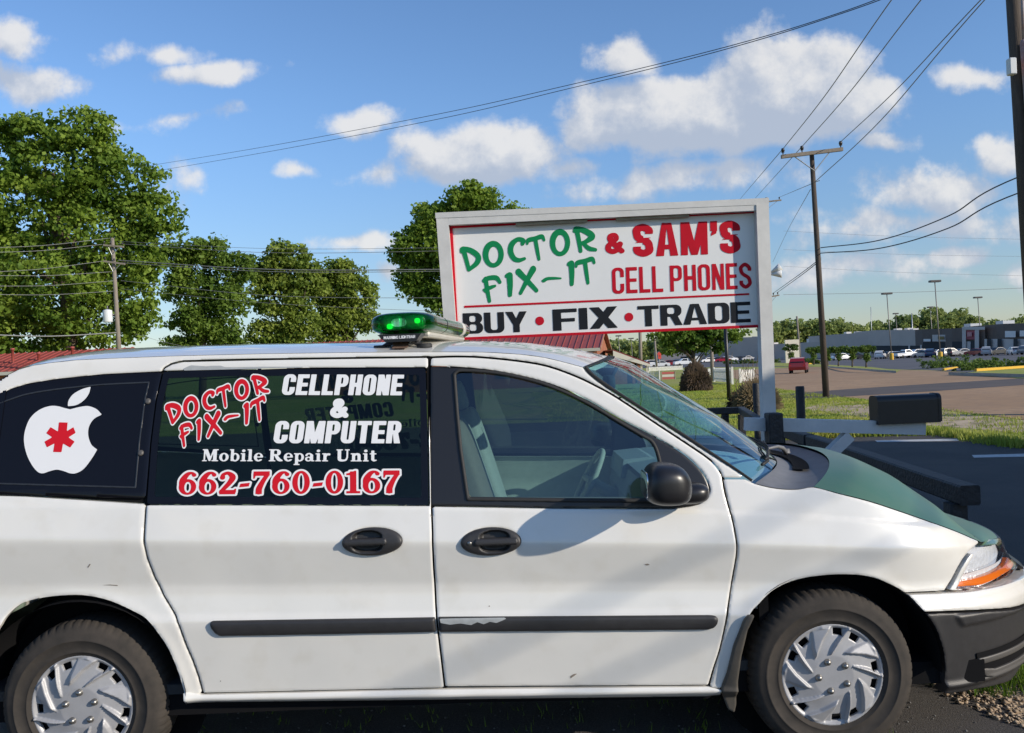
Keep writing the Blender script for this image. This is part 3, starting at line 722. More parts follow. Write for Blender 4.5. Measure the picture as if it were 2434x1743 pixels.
for (a, b) in ((351, 954), (334, 1077)):
    c = trace([(a, b)])[0]
    P('screw_cap', lambda X, Y, c=c: np.hypot(X - c[0], Y - c[1]) - .0125, (c[0] - .02, c[0] + .02, c[1] - .02, c[1] + .02), M['slat'], .004, parent=quarter, push=.006, edge=.006, depth=.01)
# upper frame: strip between the doors and the roof, and the A pillar
U_rear = [(1387, 873), (1335, 859), (1290, 849), (1235, 842), (1147, 837), (1019, 836.5), (820, 838), (620, 841), (420, 846), (273, 851.5), (180, 856), (115, 863), (77, 869), (45, 878), (20, 890), (0, 903)]
seal_out = [(1388, 876), (1402, 892), (1436, 918), (1486, 950), (1570, 1004), (1637, 1047), (1704, 1091), (1745, 1117), (1770, 1136)]
pu = np.concatenate([trace([(0, 938), (27, 924), (68, 912), (137, 901), (246, 890), (384, 883.5), (387, 875), (408, 863), (435, 857), (600, 853), (800, 850), (1019, 847)]),
                     trace(spline([(1023, 848), (1085, 846), (1147, 848), (1235, 857), (1302, 869), (1369, 893), (1419, 917), (1469, 945), (1570, 1012), (1637, 1056), (1690, 1093), (1714, 1123), (1717, 1136)], 3)),
                     trace([(1770, 1136.5)]), trace(spline(list(reversed(seal_out)), 3)), trace(U_rear), np.array([[-2.38, 1.52]])])
uframe = P('upper_side_frame', cut(poly(pu), gap=.0012), bbox(pu), M['white'], .008)
# fender
hood_line = [(1795, 1149), (1830, 1157.6), (1864, 1162), (1899, 1162), (1935, 1157), (1996, 1173), (2065, 1190.5), (2134, 1213), (2203, 1237), (2272, 1262), (2334, 1289)]
lamp_rear = [(2334, 1289), (2315, 1303), (2298, 1319), (2279, 1348), (2263, 1380), (2247, 1406)]
pfn = np.concatenate([trace([(1717, 1138), (1771, 1138)]), trace(spline(hood_line, 3)), trace(spline(lamp_rear, 3)), trace([(2153, 1411), (2130, 1500), (1900, 1500), (1760, 1510), (1735, 1590), (1716, 1640), (1686, 1636)]),
                      trace(list(reversed(door_front_edge))[1:-1])])
def faf(X, Y): return sd_poly(X, Y, paf)
fender = P('front_fender', cut(poly(pfn), faf), bbox(pfn), M['white'], .008)
prk = trace([(434, 1644), (482, 1651), (1055, 1638), (1683, 1632), (1716, 1640), (1713, 1652), (1679, 1655.5), (1000, 1664), (442, 1673)])
rocker = P('rocker_sill', cut(poly(prk), gap=.0015), bbox(prk), M['white'], .008, depth=.05, push=.004)
psk = trace([(450, 1674), (1000, 1665), (1700, 1656), (1690, 1668), (1000, 1679), (470, 1690)])
P('sill_flange', poly(psk), bbox(psk), M['dark'], .012, parent=rocker, push=-.03, depth=.05)
for ln in (b_line + [(1019, 849)], door_front_edge, slide_rear, door_top):
    q = trace(ln)
    P('shut_line', lambda X, Y, q=q: g_stroke(X, Y, [(a, b, .011) for a, b in q], smooth=False), bbox(q, .02), M['dark'], .008, parent=uframe, push=-.014, depth=0, edge=0)
# bumper and lamps
bw_top = [(2153, 1411.5), (2247, 1407.5), (2300, 1404.5)]
z_lo = float(trace([(2245, 1648)])[0][1])
sb = trace(bw_top); zt = float(sb[-1][1])
pbw = np.concatenate([sb, np.array([[1.99, zt - .006], [2.15, zt - .012], [2.35, zt - .028], [S_MAX, zt - .055]]), np.array([[S_MAX, zt - .155], [2.35, zt - .140]]), trace([(2400, 1445), (2345, 1449), (2282, 1452), (2195, 1455.5), (2175, 1434)])])
bump_w = P('bumper_cover', cut(poly(pbw), faf), bbox(pbw), M['white'], .009, push=.010, depth=.06)
zb = zt - .155
pbb = np.concatenate([trace([(2195, 1457), (2282, 1453.5), (2345, 1450), (2400, 1446.5)]), np.array([[2.35, zt - .142], [S_MAX, zb - .003], [S_MAX, .24], [2.4, .25]]), trace([(2396, 1618), (2315, 1638), (2241, 1650)])])
_sl = trace([(2312, 1552), (2345, 1603)]); s_a, z_a, z_b = _sl[0][0], _sl[0][1] + .004, _sl[1][1]
pslot = np.concatenate([spline([(s_a, z_a), (s_a + .012, z_a - .04), (s_a + .05, z_b + .006), (s_a + .09, z_b)], 4), [(s_a + .42, z_b + .005), (s_a + .42, z_a + .005)]])
_tp = trace([(2262, 1460), (2285, 1488)]); t_a, tz_a, tz_b = _tp[0][0], _tp[0][1], _tp[1][1]
ptop = np.concatenate([spline([(t_a, tz_a), (t_a + .012, tz_b + .03), (t_a + .035, tz_b), (t_a + .06, tz_b)], 3), [(S_MAX, tz_b), (S_MAX, tz_a + .01)]])
def bb_h(x, z, d):
    a = sd_poly(x, z, ptop); b = sd_poly(x, z, pslot)
    return .010 * np.clip(-a / .01, 0, 1) + 0 * b
bump_b = P('lower_bumper', cut(poly(pbb), faf), bbox(pbb), M['plastic'], .007, push=.012, depth=.06, hfun=bb_h)
pbar = [(s_a + .010, z_a - .050), (s_a + .41, z_a - .046), (s_a + .41, z_a - .020), (s_a + .006, z_a - .024)]
plip = [(s_a + .050, z_b + .004), (s_a + .09, z_b - .004), (s_a + .41, z_b + .0), (s_a + .41, z_b + .030), (s_a + .10, z_b + .026), (s_a + .035, z_b + .040), (s_a + .025, z_b + .03)]
P('bumper_slot', poly(pslot), bbox(pslot), M['dark'], .006, parent=bump_b, push=.0185, depth=0, edge=0)
P('slot_lip', poly(plip), bbox(plip), M['slat'], .006, parent=bump_b, push=.028, depth=.010)
P('bumper_slat', poly(pbar), bbox(pbar), M['slat'], .006, parent=bump_b, push=.027, depth=.008)
plm = np.concatenate([trace(spline([(2345, 1400), (2300, 1404), (2252, 1406)], 2)), trace(spline([(2252, 1405), (2268, 1380), (2284, 1349), (2303, 1320), (2320, 1304), (2340, 1291)], 3)), trace([(2362, 1281)])])
lam_c = inv([2385, 2402, 2413], [1300, 1325, 1366])
sE = 2.42
plm = np.concatenate([plm, np.array([[sE - .03, plm[:, 1].max() - .035], [sE, plm[:, 1].max() - .08], [sE, zt + .045], [sE - .03, zt - .006], [2.12, zt + .000]])])
headlamp = P('headlight', cut(poly(plm), gap=.003), bbox(plm), M['refl'], .006, push=-.035, depth=0, edge=0)
def lh(x, z, d): return -.004 * np.clip((d + .02) / .02, 0, 1)
P('lamp_lens', cut(poly(plm), gap=.004), bbox(plm), M['lens'], .008, parent=headlamp, push=.006, depth=.03, edge=.010, hfun=lh)
def lip(X, Y):
    d = sd_poly(X, Y, plm) + .004
    e = sd_poly(X - .030, Y, plm) + .004
    return np.maximum(np.maximum(d, -e), X - (plm[:, 0].min() + .20))
P('lamp_edge', lip, bbox(plm), M['white'], .006, parent=headlamp, push=.004, depth=.02, edge=.003)
zl = zt + .004
for k, (za, zb2, mt, pu_) in enumerate(((.004, .032, 'amber', -.006), (.056, .060, 'chrome', -.012), (.085, .089, 'chrome', -.012))):
    def st(X, Y, za=za, zb2=zb2):
        d = sd_poly(X, Y, plm) + .016; return np.maximum(np.maximum(d, (zl + za) - Y), Y - (zl + zb2))
    P('amber_strip' if mt == 'amber' else 'reflector_rib', st, bbox(plm), M[mt], .006, parent=headlamp, push=pu_, depth=.02, edge=.002)
# nose between the lamps
pn1 = np.array([[sE + .006, zt - .03], [sE + .006, zt + .10], [sE - .03, zt + .120], [S_MAX, zt + .125], [S_MAX, zt - .065]])
P('grille', poly(pn1), bbox(pn1), M['black'], .015, depth=.03)
# moulding
pm1 = trace(np.concatenate([spline([(540, 1511.5), (523, 1511), (508, 1500), (500, 1486), (503, 1477), (514, 1475.5)], 4), [(800, 1471), (1034, 1467), (1038, 1502), (800, 1507)]]))
pm2 = trace(np.concatenate([[(1680, 1496.5), (1400, 1499), (1044, 1502), (1042, 1466), (1400, 1464), (1685, 1462)], spline([(1685, 1462), (1700, 1464), (1706, 1472), (1704, 1483), (1696, 1492), (1680, 1496.5)], 4)]))
def mh(x, z, d): return .003 * np.sin(np.clip(-d / .03, 0, 1) * math.pi / 2)
P('side_moulding', poly(pm1), bbox(pm1), M['plastic'], .006, parent=sdoor, push=.014, depth=.02, edge=.010, hfun=mh)
mold2 = P('side_moulding', poly(pm2), bbox(pm2), M['plastic'], .006, parent=fdoor, push=.014, depth=.02, edge=.010, hfun=mh)
# paint scraped off the front end of the moulding, bare primer patch above the sliding window
pscr = trace(np.concatenate([[(1046, 1468), (1080, 1467), (1140, 1466), (1200, 1465), (1206, 1466)], [(1195, 1472), (1180, 1478), (1165, 1475), (1150, 1481), (1135, 1476), (1120, 1483), (1095, 1479), (1070, 1482), (1048, 1478)]]))
o = region('scraped_patch', poly(pscr), bbox(pscr), .005, M['bare'], SV, depth=0, edge=0, push=.0185, parent=fdoor)
tag(o, 'grey scraped patch on the side moulding')
ppr = trace([(437, 876), (450, 870), (455, 868.5), (470, 869.5), (490, 871), (505, 869.5), (525, 869.5), (536, 873), (560, 873), (620, 872), (720, 872), (720, 874.5), (600, 877), (437, 881)])
region('primer_patch', poly(ppr), bbox(ppr), .004, M['bare'], SV, depth=0, edge=0, push=.0015, parent=sdoor)
M['scuff'] = mat('scuff_mark', (.30, .25, .20), .8, var=.3, vscale=60)
for pts in ([(1532, 1341), (1540, 1340), (1545, 1343), (1536, 1344.5)], [(1356, 1607), (1364, 1602), (1372, 1601), (1366, 1606), (1356, 1613)], [(1160, 1441), (1164, 1439), (1165, 1443)], [(242, 1391), (262, 1391.5), (280, 1393), (281, 1391), (262, 1389.5)], [(208, 1348), (214, 1340), (216, 1341), (210, 1350)], [(1021, 1221), (1027, 1228), (1026, 1230)], [(523, 1619), (524.5, 1617), (526, 1619), (524.5, 1621)]):
    q = trace(pts); region('scuff', poly(q), bbox(q), .002, M['scuff'], SV, depth=0, edge=0, push=.0012, parent=fdoor if pts[0][0] > 1030 else quarter if pts[0][0] < 330 else sdoor)
# handles
def handle(cx, cy, par, keyhole):
    c = trace([(cx, cy)])[0]; rx, ry = .1225, .0570
    e = lambda X, Y: g_el(X, Y, c[0], c[1], rx, ry)
    def h(x, z, d):
        u, w = (x - c[0]) / rx, (z - c[1]) / ry
        sh = .10 if keyhole else -.18
        cup = g_rr(u, w, sh - .48, -.74, sh + .52, .80, .45)
        return .006 * np.sqrt(np.clip(-d / .02, 0, 1)) - .034 * np.clip(-cup / .10, 0, 1)
    o = P('door_handle', e, (c[0] - rx, c[0] + rx, c[1] - ry, c[1] + ry), M['plastic'], .005, parent=par, push=.010, depth=.02, edge=.008, hfun=h)
    s0 = .18 if keyhole else -.22
    pb = [(c[0] + (s0 - .68) * rx, c[1] - .19 * ry), (c[0] + (s0 + .68) * rx, c[1] - .19 * ry), (c[0] + (s0 + .72) * rx, c[1]), (c[0] + (s0 + .68) * rx, c[1] + .28 * ry), (c[0] + (s0 - .68) * rx, c[1] + .28 * ry), (c[0] + (s0 - .74) * rx, c[1] + .05 * ry)]
    P('handle_grip', poly(pb), bbox(pb), M['plastic'], .004, parent=par, push=.024, depth=.022, edge=.007)
    if keyhole:
        k = (c[0] - .70 * rx, c[1] + .02 * ry)
        P('key_lock', lambda X, Y: np.hypot(X - k[0], Y - k[1]) - .0085, (k[0] - .02, k[0] + .02, k[1] - .02, k[1] + .02), M['nut'], .003, parent=par, push=.020, depth=.01, edge=.003)
handle(885, 1288.5, sdoor, False); handle(1167, 1288.5, fdoor, True)
# mud flap
pfl = trace([(1776, 1460), (1789, 1460), (1789, 1464), (1774, 1496), (1760, 1557), (1752, 1616), (1748, 1671), (1744, 1691), (1729, 1684), (1714, 1640), (1727, 1599), (1742, 1535), (1766, 1472)])
def fh(x, z, d): return .012 * np.clip((x - x.min()) / .12, 0, 1)
flap = P('mud_flap', poly(pfl), bbox(pfl), mat('dirty_mud_flap', (.11, .095, .075), .8, var=.3, vscale=14), .006, push=.010, depth=.012, hfun=fh)
# mirror: housing, foot
def superell(c, r, e1, e2, n=28, m=40, warp=None):
    th = np.linspace(-math.pi / 2, math.pi / 2, n); ph = np.linspace(0, 2 * math.pi, m + 1)
    sg = lambda v, e: np.sign(v) * np.abs(v) ** e
    T, Pq = np.meshgrid(th, ph, indexing='ij')
    X = sg(np.cos(T), e1) * sg(np.cos(Pq), e2); Yv = sg(np.cos(T), e1) * sg(np.sin(Pq), e2); Z = sg(np.sin(T), e1)
    Q = np.stack([X, Yv, Z], -1)
    if warp is not None: Q = warp(Q)
    return Q * np.array(r) + np.array(c)
mc = at_y(1586.0, 1149.0, 3.40)
def mw(Q):
    Q = Q.copy(); x, y, z = Q[..., 0].copy(), Q[..., 1].copy(), Q[..., 2].copy()
    Q[..., 2] = np.where(z < 0, z * 1.02 - .06 * x, z * (1 - .10 * x)) 
    Q[..., 0] = x * (1 - .22 * np.clip(z, 0, 1)) + .10 * z * 0 - .05
    Q[..., 1] = y * (1 - .10 * x)
    return Q
mb = MB(); mb.grid(superell(mc, (.094, .125, .078), .62, .72, warp=mw)); mirror_o = mb.build('wing_mirror', M['black'], van, True)
mg = MB(); mg.grid(superell(mc + np.array([-.0865, .0, .002]), (.006, .085, .050), .5, .5)); mg.build('mirror_glass', M['chrome'], mirror_o, True)
f0 = at_y(1640, 1176, 3.50); f1 = at_y(1610, 1180, 3.42)
mb = MB(); mb.grid(superell(at_y(1640, 1172, 3.53), (.075, .075, .042), .8, .8)); mf = mb.build('mirror_foot', M['black'], mirror_o, True)
NEAR += [mirror_o, mf]
# ---------------- roof, windshield, hood: lofted over the middle
def loft(edge, bx, bz, nv=25, pw=2.0, vmax=1.0):
    E = np.asarray(edge); v = np.linspace(0, vmax, nv); q = 1 - np.abs(2 * v - 1)[None, :] ** np.broadcast_to(pw, (len(E),))[:, None]
    bx = np.broadcast_to(bx, (len(E),)); bz = np.broadcast_to(bz, (len(E),))
    Q = np.zeros((len(E), nv, 3))
    Q[..., 0] = E[:, None, 0] + bx[:, None] * q; Q[..., 1] = E[:, None, 1] + (2 * (YC - E[:, 1]))[:, None] * v; Q[..., 2] = E[:, None, 2] + bz[:, None] * q
    return Q
ur = SV(trace(spline(list(reversed(U_rear)), 3)))
ur = np.concatenate([np.array([[-2.66, Y0 + .42, 1.46], [-2.50, Y0 + .36, 1.54]]), ur])
def roof_bz(x): return np.interp(x, [-2.7, -2.2, -1.6, -.6, 0, .2, .34], [.05, .055, .058, .055, .060, .055, .042])
R_ = loft(ur, np.interp(ur[:, 0], [-2.7, -2.1, ur[-1, 0] - .5, ur[-1, 0] - .2, ur[-1, 0]], [-.22, 0, 0, .06, .175]), roof_bz(ur[:, 0]), 41, np.interp(ur[:, 0], [ur[-1, 0] - .5, ur[-1, 0] - .02], [3.2, 2.0]))
mb = MB(); mb.grid(R_.transpose(1, 0, 2)); roof = mb.build('roof', M['white'], van, True)
ridge = R_[:, 4:37:8]      # pressed roof ribs are not modelled where the photograph cannot show them
# tail glass closing the back under the roof edge
_tp = np.concatenate([ur[5:0:-1], ur[:1], R_[0][1:21]]); _bt = SV(np.stack([np.linspace(ur[5][0], S_MIN, 60), np.full(60, 1.425)], 1))
def _rs(Q, n=30):
    d = np.concatenate([[0], np.cumsum(np.linalg.norm(np.diff(Q, axis=0), axis=1))]); t = np.linspace(0, d[-1], n); return np.stack([np.interp(t, d, Q[:, k]) for k in range(3)], 1)
mb = MB(); mb.grid(np.stack([_rs(_bt), _rs(_tp)], 0)); tg = mb.build('tail_glass', M['gloss'], van, True); NEAR.append(tg)
si = spline([(1397, 873), (1412, 889), (1446, 914), (1494, 946), (1578, 1000), (1645, 1043), (1710, 1086), (1750, 1113), (1790, 1141)], 4)
we = SV(trace(si)); n_w = len(we); tt = np.linspace(0, 1, n_w)
BX = np.interp(tt, [0, .15, .6, 1], [.19, .25, .30, .30]); BZ = np.interp(tt, [0, .3, 1], [.042, .040, .016])
Wd = loft(we + np.array([0, .0, .0]), BX, BZ, 33, 2.0)
mb = MB(); mb.grid(Wd.transpose(1, 0, 2)); shield = mb.build('windshield', M['shield'], van, True)
# black seal round the windshield
so = SV(trace(spline([(1388, 876), (1402, 892), (1436, 918), (1486, 950), (1570, 1004), (1637, 1047), (1704, 1091), (1745, 1117), (1786, 1146)], 4)), .001)
Sg = np.stack([so + (we - so) * k + np.array([0, -.004 * math.sin(math.pi * k), .006 * math.sin(math.pi * k)]) for k in (0, .25, .5, .75, 1, 1.25)], 1)
mb = MB(); mb.grid(Sg); seal = mb.build('windshield_seal', M['rubberblk'], shield, True); NEAR.append(seal)
top = np.stack([Wd[0] + (R_[-1][np.linspace(0, 40, 33).astype(int)] - Wd[0]) * k + np.array([0, 0, .003]) for k in (-.15, .5, 1.02)], 0)
mb = MB(); mb.grid(top); mb.build('top_seal', M['rubberblk'], shield, True)
# hood
hl = SV(trace(spline(hood_line[4:], 4)), -.002)
th_ = np.linspace(0, 1, len(hl))
HBX = np.interp(th_, [0, .4, 1], [.27, .20, .075]); HBZ = np.interp(th_, [0, .25, .6, .85, 1], [.066, .095, .098, .062, .010])
Hd = loft(hl, HBX, HBZ, 41, 2.4)
mb = MB(); mb.grid(Hd.transpose(1, 0, 2)); hood = mb.build('hood', M['green'], van, True)
# nose lip joining hood to grille
lip_ = SV(np.stack([np.linspace(trace([(2334, 1289)])[0][0], S_MAX, 21), np.interp(np.linspace(0, 1, 21), [0, .25, 1], [zt + .160, zt + .128, zt + .125])], 1), -.012)
hn = Hd[-1, :21]
mb = MB(); mb.grid(np.stack([hn, .5 * (hn + lip_) + np.array([.015, 0, .01]), lip_], 0)); nl = mb.build('hood_lip', M['green'], van, True); NEAR.append(nl)
# cowl between windshield foot and hood
cl = SV(trace(spline([(1795, 1149.5), (1830, 1158), (1864, 1162.5), (1899, 1162.5), (1935, 1157.5)], 8)), -.001)
m_ = len(cl)
Cd = np.zeros((m_, 33, 3)); a_ = Wd[-1] + np.array([.004, 0, -.008]); b_ = loft(hl[:1], HBX[:1], HBZ[:1] - .012, 33, 2.4)[0]
for i in range(m_):
    t = i / (m_ - 1); Cd[i] = a_ * (1 - t) + b_ * t; Cd[i, :, 2] -= .030 * math.sin(math.pi * t)
    w = np.exp(-(np.linspace(0, 1, 33) / .10) ** 2)[:, None]; w2 = w[::-1]
    mir = cl[i] * np.array([1, -1, 1]) + np.array([0, 2 * YC, 0])
    Cd[i] = Cd[i] * (1 - w - w2).clip(0, 1) + cl[i] * w + mir * w2
    w3 = (1 - w - w2).clip(0, 1)
mb = MB(); mb.grid(Cd.transpose(1, 0, 2)); cowl = mb.build('cowl', M['cowl'], van, True)
# dark vent well and wipers
cw = lambda t, v: np.array([np.interp(t, [0, 1], [a_[int(v * 32), k], b_[int(v * 32), k]]) for k in range(3)]) + np.array([0, 0, .004 - .030 * math.sin(math.pi * t)])
vw = np.array([[cw(t, v) + np.array([0, 0, .006]) for v in np.linspace(.22, .78, 19)] for t in np.linspace(.30, .62, 5)])
mb = MB(); mb.grid(vw.transpose(1, 0, 2)); mb.build('cowl_vent', M['dark'], cowl, True)
for (v0, v1, vp) in ((.10, .42, .47), (.46, .80, .86)):
    wp = cw(.40, vp) + np.array([0, 0, .025])
    blade = [Wd[-1 - int(1 + 3 * k)][int((v0 + (v1 - v0) * k) * 32)] + np.array([0, 0, .022]) for k in np.linspace(0, 1, 9)]
    mb = MB(); mb.tube([p for p in blade], .007, 6); mb.tube([p + np.array([0, 0, .014]) for p in blade[1:-1]], .005, 6)
    wb = mb.build('wiper', M['rubberblk'], shield, True)
    mb = MB(); mb.tube([wp, wp + np.array([-.03, -.05, .03]), (blade[4] + wp) / 2 + np.array([0, 0, .03]), blade[4] + np.array([0, 0, .018])], [.013, .011, .008, .006], 6)
    mb.lathe([(.0, .02), (.018, .02), (.022, 0)], wp, 'z', 12); mb.build('wiper_arm', M['cowl'], wb, True)
# ---------------- wheels
def tyre_mesh():
    prof = [(.196, .012), (.200, .004), (.212, -.006), (.222, -.010), (.224, -.013), (.227, -.010), (.245, -.016), (.270, -.018), (.272, -.0205), (.276, -.0175), (.296, -.014), (.310, -.008), (.3235, .002), (.3335, .016), (.3390, .032), (.341, .06), (.3415, .105), (.341, .15), (.3395, .176), (.3345, .192), (.3245, .208), (.29, .226), (.25, .228), (.20, .20)]
    n = 300; V = []; Fs = []
    for i, (r, h) in enumerate(prof):
        for k in range(n):
            a = 2 * math.pi * (k + .5 * (i >= 14)) / n; rr_ = r; cutk = (k % 5 == 0)
            if i in (13, 14, 18, 19) and cutk: rr_ = r - .006
            if i == 12 and cutk: rr_ = r - .002
            if i in (15, 17): rr_ = r - (.006 if cutk else 0)
            V.append((rr_ * math.cos(a), h, rr_ * math.sin(a)))
    for i in range(len(prof) - 1):
        for k in range(n):
            a, b = i * n + k, i * n + (k + 1) % n; Fs.append((a, b, b + n, a + n))
    return V, Fs
def hub_field():
    R = .2135
    def slots(X, Y):
        d = np.full(X.shape, 9.0); r = np.hypot(X, Y) / R; a = np.degrees(np.arctan2(X, Y))
        for k in range(5):
            for (a0, a1, r0, r1) in ((3, 15.5, .765, .895), (26.5, 39, .755, .885)):
                am = (a0 + a1) / 2 + 72 * k; da = np.abs((a - am + 180) % 360 - 180)
                d = np.minimum(d, np.maximum((da - (a1 - a0) / 2) * math.pi / 180 * .82 * R, (np.abs(r - (r0 + r1) / 2) - (r1 - r0) / 2) * R))
        return d
    def sdf(X, Y): return np.maximum(np.hypot(X, Y) - R, -slots(X, Y))
    def hf(x, y, d):
        r = np.hypot(x, y) / R; a = np.degrees(np.arctan2(x, y))
        h = np.interp(r, [0, .38, .46, .72, .9, .935, .97, 1.0], [.020, .020, .017, .006, -.001, .006, .007, -.004])
        h = h + .004 * np.exp(-((r - .0) / .12) ** 2) * 0
        for k in range(5):
            ang = math.radians(72 * k); ca, sa = math.cos(ang), math.sin(ang)
            X = (x * ca - y * sa) / R; Yv = (x * sa + y * ca) / R
            pol = lambda rr_, dg: (rr_ * math.sin(math.radians(dg)), rr_ * math.cos(math.radians(dg)))
            tri = [pol(.93, -24), pol(.96, -11), pol(.93, 1.5), pol(.70, -13), pol(.46, -48), pol(.66, -36)]
            dd = sd_poly(X, Yv, tri)
            # ridge distance: highest along the edge from (.93,1.5) to the tip
            ax, ay = pol(.93, 1.5); bx2, by2 = pol(.46, -48); ex, ey = bx2 - ax, by2 - ay; l = math.hypot(ex, ey)
            dist = np.abs((X - ax) * ey - (Yv - ay) * ex) / l
            hh = (.021 - .055 * dist) * np.clip(-dd / .035, 0, 1)
            h = h + np.where(dd < 0, np.maximum(hh, 0), 0)
            fp = g_stroke(X, Yv, [(*pol(.93, 21.5), .030), (*pol(.66, 11), .036), (*pol(.42, -6), .012)], 5)
            h = h + .018 * np.sqrt(np.clip(-fp / .032, 0, 1))
        return h
    return R, sdf, hf
TV, TF = tyre_mesh(); HR, HS, HF = hub_field()
def wheel(x, rot, label=None):
    c = np.array([x, Y0 + .048, ZWH]); w = thing('wheel', c, None, None); w.parent = van; w.matrix_parent_inverse = Matrix.Translation(-WLOC[van])
    def plane(V, off):
        a = math.radians(rot); ca, sa = math.cos(a), math.sin(a)
        return np.stack([c[0] + V[:, 0] * ca + V[:, 1] * sa, c[1] + .004 - off, c[2] - V[:, 0] * sa + V[:, 1] * ca], 1)
    ty = mobj('tyre', np.array(TV) + c, TF, M['rubber'], w, True)
    hb = region('hubcap', HS, (-HR, HR, -HR, HR), .0036, M['hub'], plane, depth=.012, edge=.002, parent=w, hfun=HF)
    mb = MB(); mb.lathe([(.0, .03), (.205, .03), (.216, .02), (.219, .008), (.213, .004)], c, 'y', 48); rim = mb.build('rim', M['dark'], w, True)
    out = [ty, hb, rim]
    for k in range(5):
        a = math.radians(72 * k - 22 + rot); q = c + np.array([.062 * math.sin(a), -.016, .062 * math.cos(a)])
        mb = MB(); mb.lathe([(.0, -.016), (.006, -.0155), (.0105, -.011), (.0135, -.003), (.016, .002), (.017, .006)], q, 'y', 14); out.append(mb.build('lug_nut', M['nut'], w, True))
    return w, out
wf, wfp = wheel(XF, 0); wr, wrp = wheel(XR, 20)
# wheel wells
for (xw, pr) in ((XF, paf), (XR, par)):
    mb = MB(); n = 24
    A = np.array([[(xw + .435 * math.cos(a), Y0 + y, ZWH + .02 + .415 * math.sin(a)) for a in np.linspace(-.05, math.pi + .05, n)] for y in (.018, .30)])
    mb.grid(A); wl = mb.build('wheel_well', M['dark'], van, True); NEAR.append(wl)
    mb = MB(); mb.lathe([(0, 0), (.45, 0)], (xw, Y0 + .30, ZWH + .02), 'y', 24); wl2 = mb.build('well_wall', M['dark'], wl, True); NEAR.append(wl2)
# underbody and axle beams
mb = MB(); mb.box(-2.5, 1.9, Y0 + .09, YC * 2 - Y0 - .09, .27, .36); mb.box(-2.6, -2.3, Y0 + .1, YC * 2 - Y0 - .1, .34, .5); mb.build('underbody', M['dark'], van)
mb = MB(); mb.box(.98, 1.02, Y0 + .1, YC * 2 - Y0 - .1, .3, 1.0); mb.box(1.02, 2.0, Y0 + .32, YC * 2 - Y0 - .32, .3, .82); mb.build('engine_bay', M['dark'], van)
# ---------------- cabin
mb = MB(); mb.box(-2.5, 1.0, Y0 + .08, YC * 2 - Y0 - .08, .36, .40); mb.build('cabin_floor', M['dkin'], van)
ptr = trace([(1045, 1190), (1600, 1190), (1680, 1240), (1700, 1600), (1070, 1610), (1045, 1400)])
P('door_trim', poly(ptr), bbox(ptr), M['trim'], .03, parent=fdoor, push=-.075, depth=.02, edge=0)
pt2 = trace([(360, 1193), (1015, 1193), (1030, 1600), (500, 1600), (430, 1460)])
P('door_trim', poly(pt2), bbox(pt2), M['trim'], .03, parent=sdoor, push=-.075, depth=.02, edge=0)
Rh = R_.copy(); Rh[..., 2] -= .035; Rh = Rh[:, 4:37]
mb = MB(); mb.grid(Rh.transpose(1, 0, 2)); mb.build('headliner', M['trim'], van, True)
def seat(x, y, w, z0=.40):
    s_ = thing('seat', (x, y, z0), None, None); s_.parent = van; s_.matrix_parent_inverse = Matrix.Translation(-WLOC[van])
    mb = MB(); mb.grid(superell((x + .10, y, z0 + .30), (.27, w / 2, .10), .35, .35, 12, 28)); mb.build('cushion', M['seat'], s_, True)
    Mx = Matrix.Translation((x - .13, y, z0 + .36)) @ Matrix.Rotation(math.radians(-16), 4, 'Y')
    Q = superell((0, 0, .32), (.085, w / 2, .36), .35, .4, 20, 28); Q2 = np.array([[tuple(Mx @ Vector(p)) for p in r] for r in Q]); mb = MB(); mb.grid(Q2); mb.build('backrest', M['seat'], s_, True)
    Q = superell((0, 0, .76), (.055, .14, .085), .5, .6, 12, 24); Q2 = np.array([[tuple(Mx @ Vector(p)) for p in r] for r in Q]); mb = MB(); mb.grid(Q2); mb.build('headrest', M['seat'], s_, True)
    mb = MB(); mb.box(x - .2, x + .3, y - w * .4, y + w * .4, z0, z0 + .2); mb.build('seat_base', M['dkin'], s_)
seat(.02, Y0 + .43, .52); seat(.02, YC + .49, .52)
# dash top under the glass
dt0 = Wd[-1] + np.array([-.02, 0, -.035]); dt1 = dt0.copy(); dt1[:, 0] = .60; dt1[:, 2] = 1.10
dtg = np.stack([dt1 * (1 - k) + dt0 * k + np.array([0, 0, .02 * math.sin(math.pi * k)]) for k in np.linspace(0, 1, 7)], 0)[:, 1:-1]
mb = MB(); mb.grid(dtg); mb.build('dash_top', M['dash'], van, True)
# dashboard
dz = [(1.02, 1.06), (.90, 1.10), (.72, 1.11), (.60, 1.07), (.56, .95), (.60, .70), (.98, .60)]
mb = MB(); mb.prism([(a, b) for a, b in dz], 'y', Y0 + .12, 2 * YC - Y0 - .12); mb.build('dashboard', M['dash'], van)
bind = MB(); bind.prism([(.95, 1.05), (.72, 1.13), (.58, 1.12), (.56, 1.02)], 'y', YC + .25, YC + .75); bind.build('instrument_hood', M['dash'], van)
sw_c = np.array([.40, YC + .48, .98]); mb = MB()
Rm = Matrix.Rotation(math.radians(-62), 4, 'Y')
mb.tube([sw_c + np.array(Rm @ Vector((.19 * math.cos(a), .19 * math.sin(a), 0))) for a in np.linspace(0, 2 * math.pi, 33)], .016, 8, False)
mb.tube([sw_c + np.array(Rm @ Vector((-.18, 0, 0))), sw_c + np.array(Rm @ Vector((.0, 0, -.03))), sw_c + np.array(Rm @ Vector((0, .18, 0)))], .02, 6); mb.tube([sw_c + np.array(Rm @ Vector((0, -.18, 0))), sw_c + np.array(Rm @ Vector((0, 0, -.03)))], .02, 6)
mb.tube([sw_c, sw_c + np.array(Rm @ Vector((0, 0, -.25)))], .035, 8)
mb.build('steering_wheel', M['trim'], van, True)
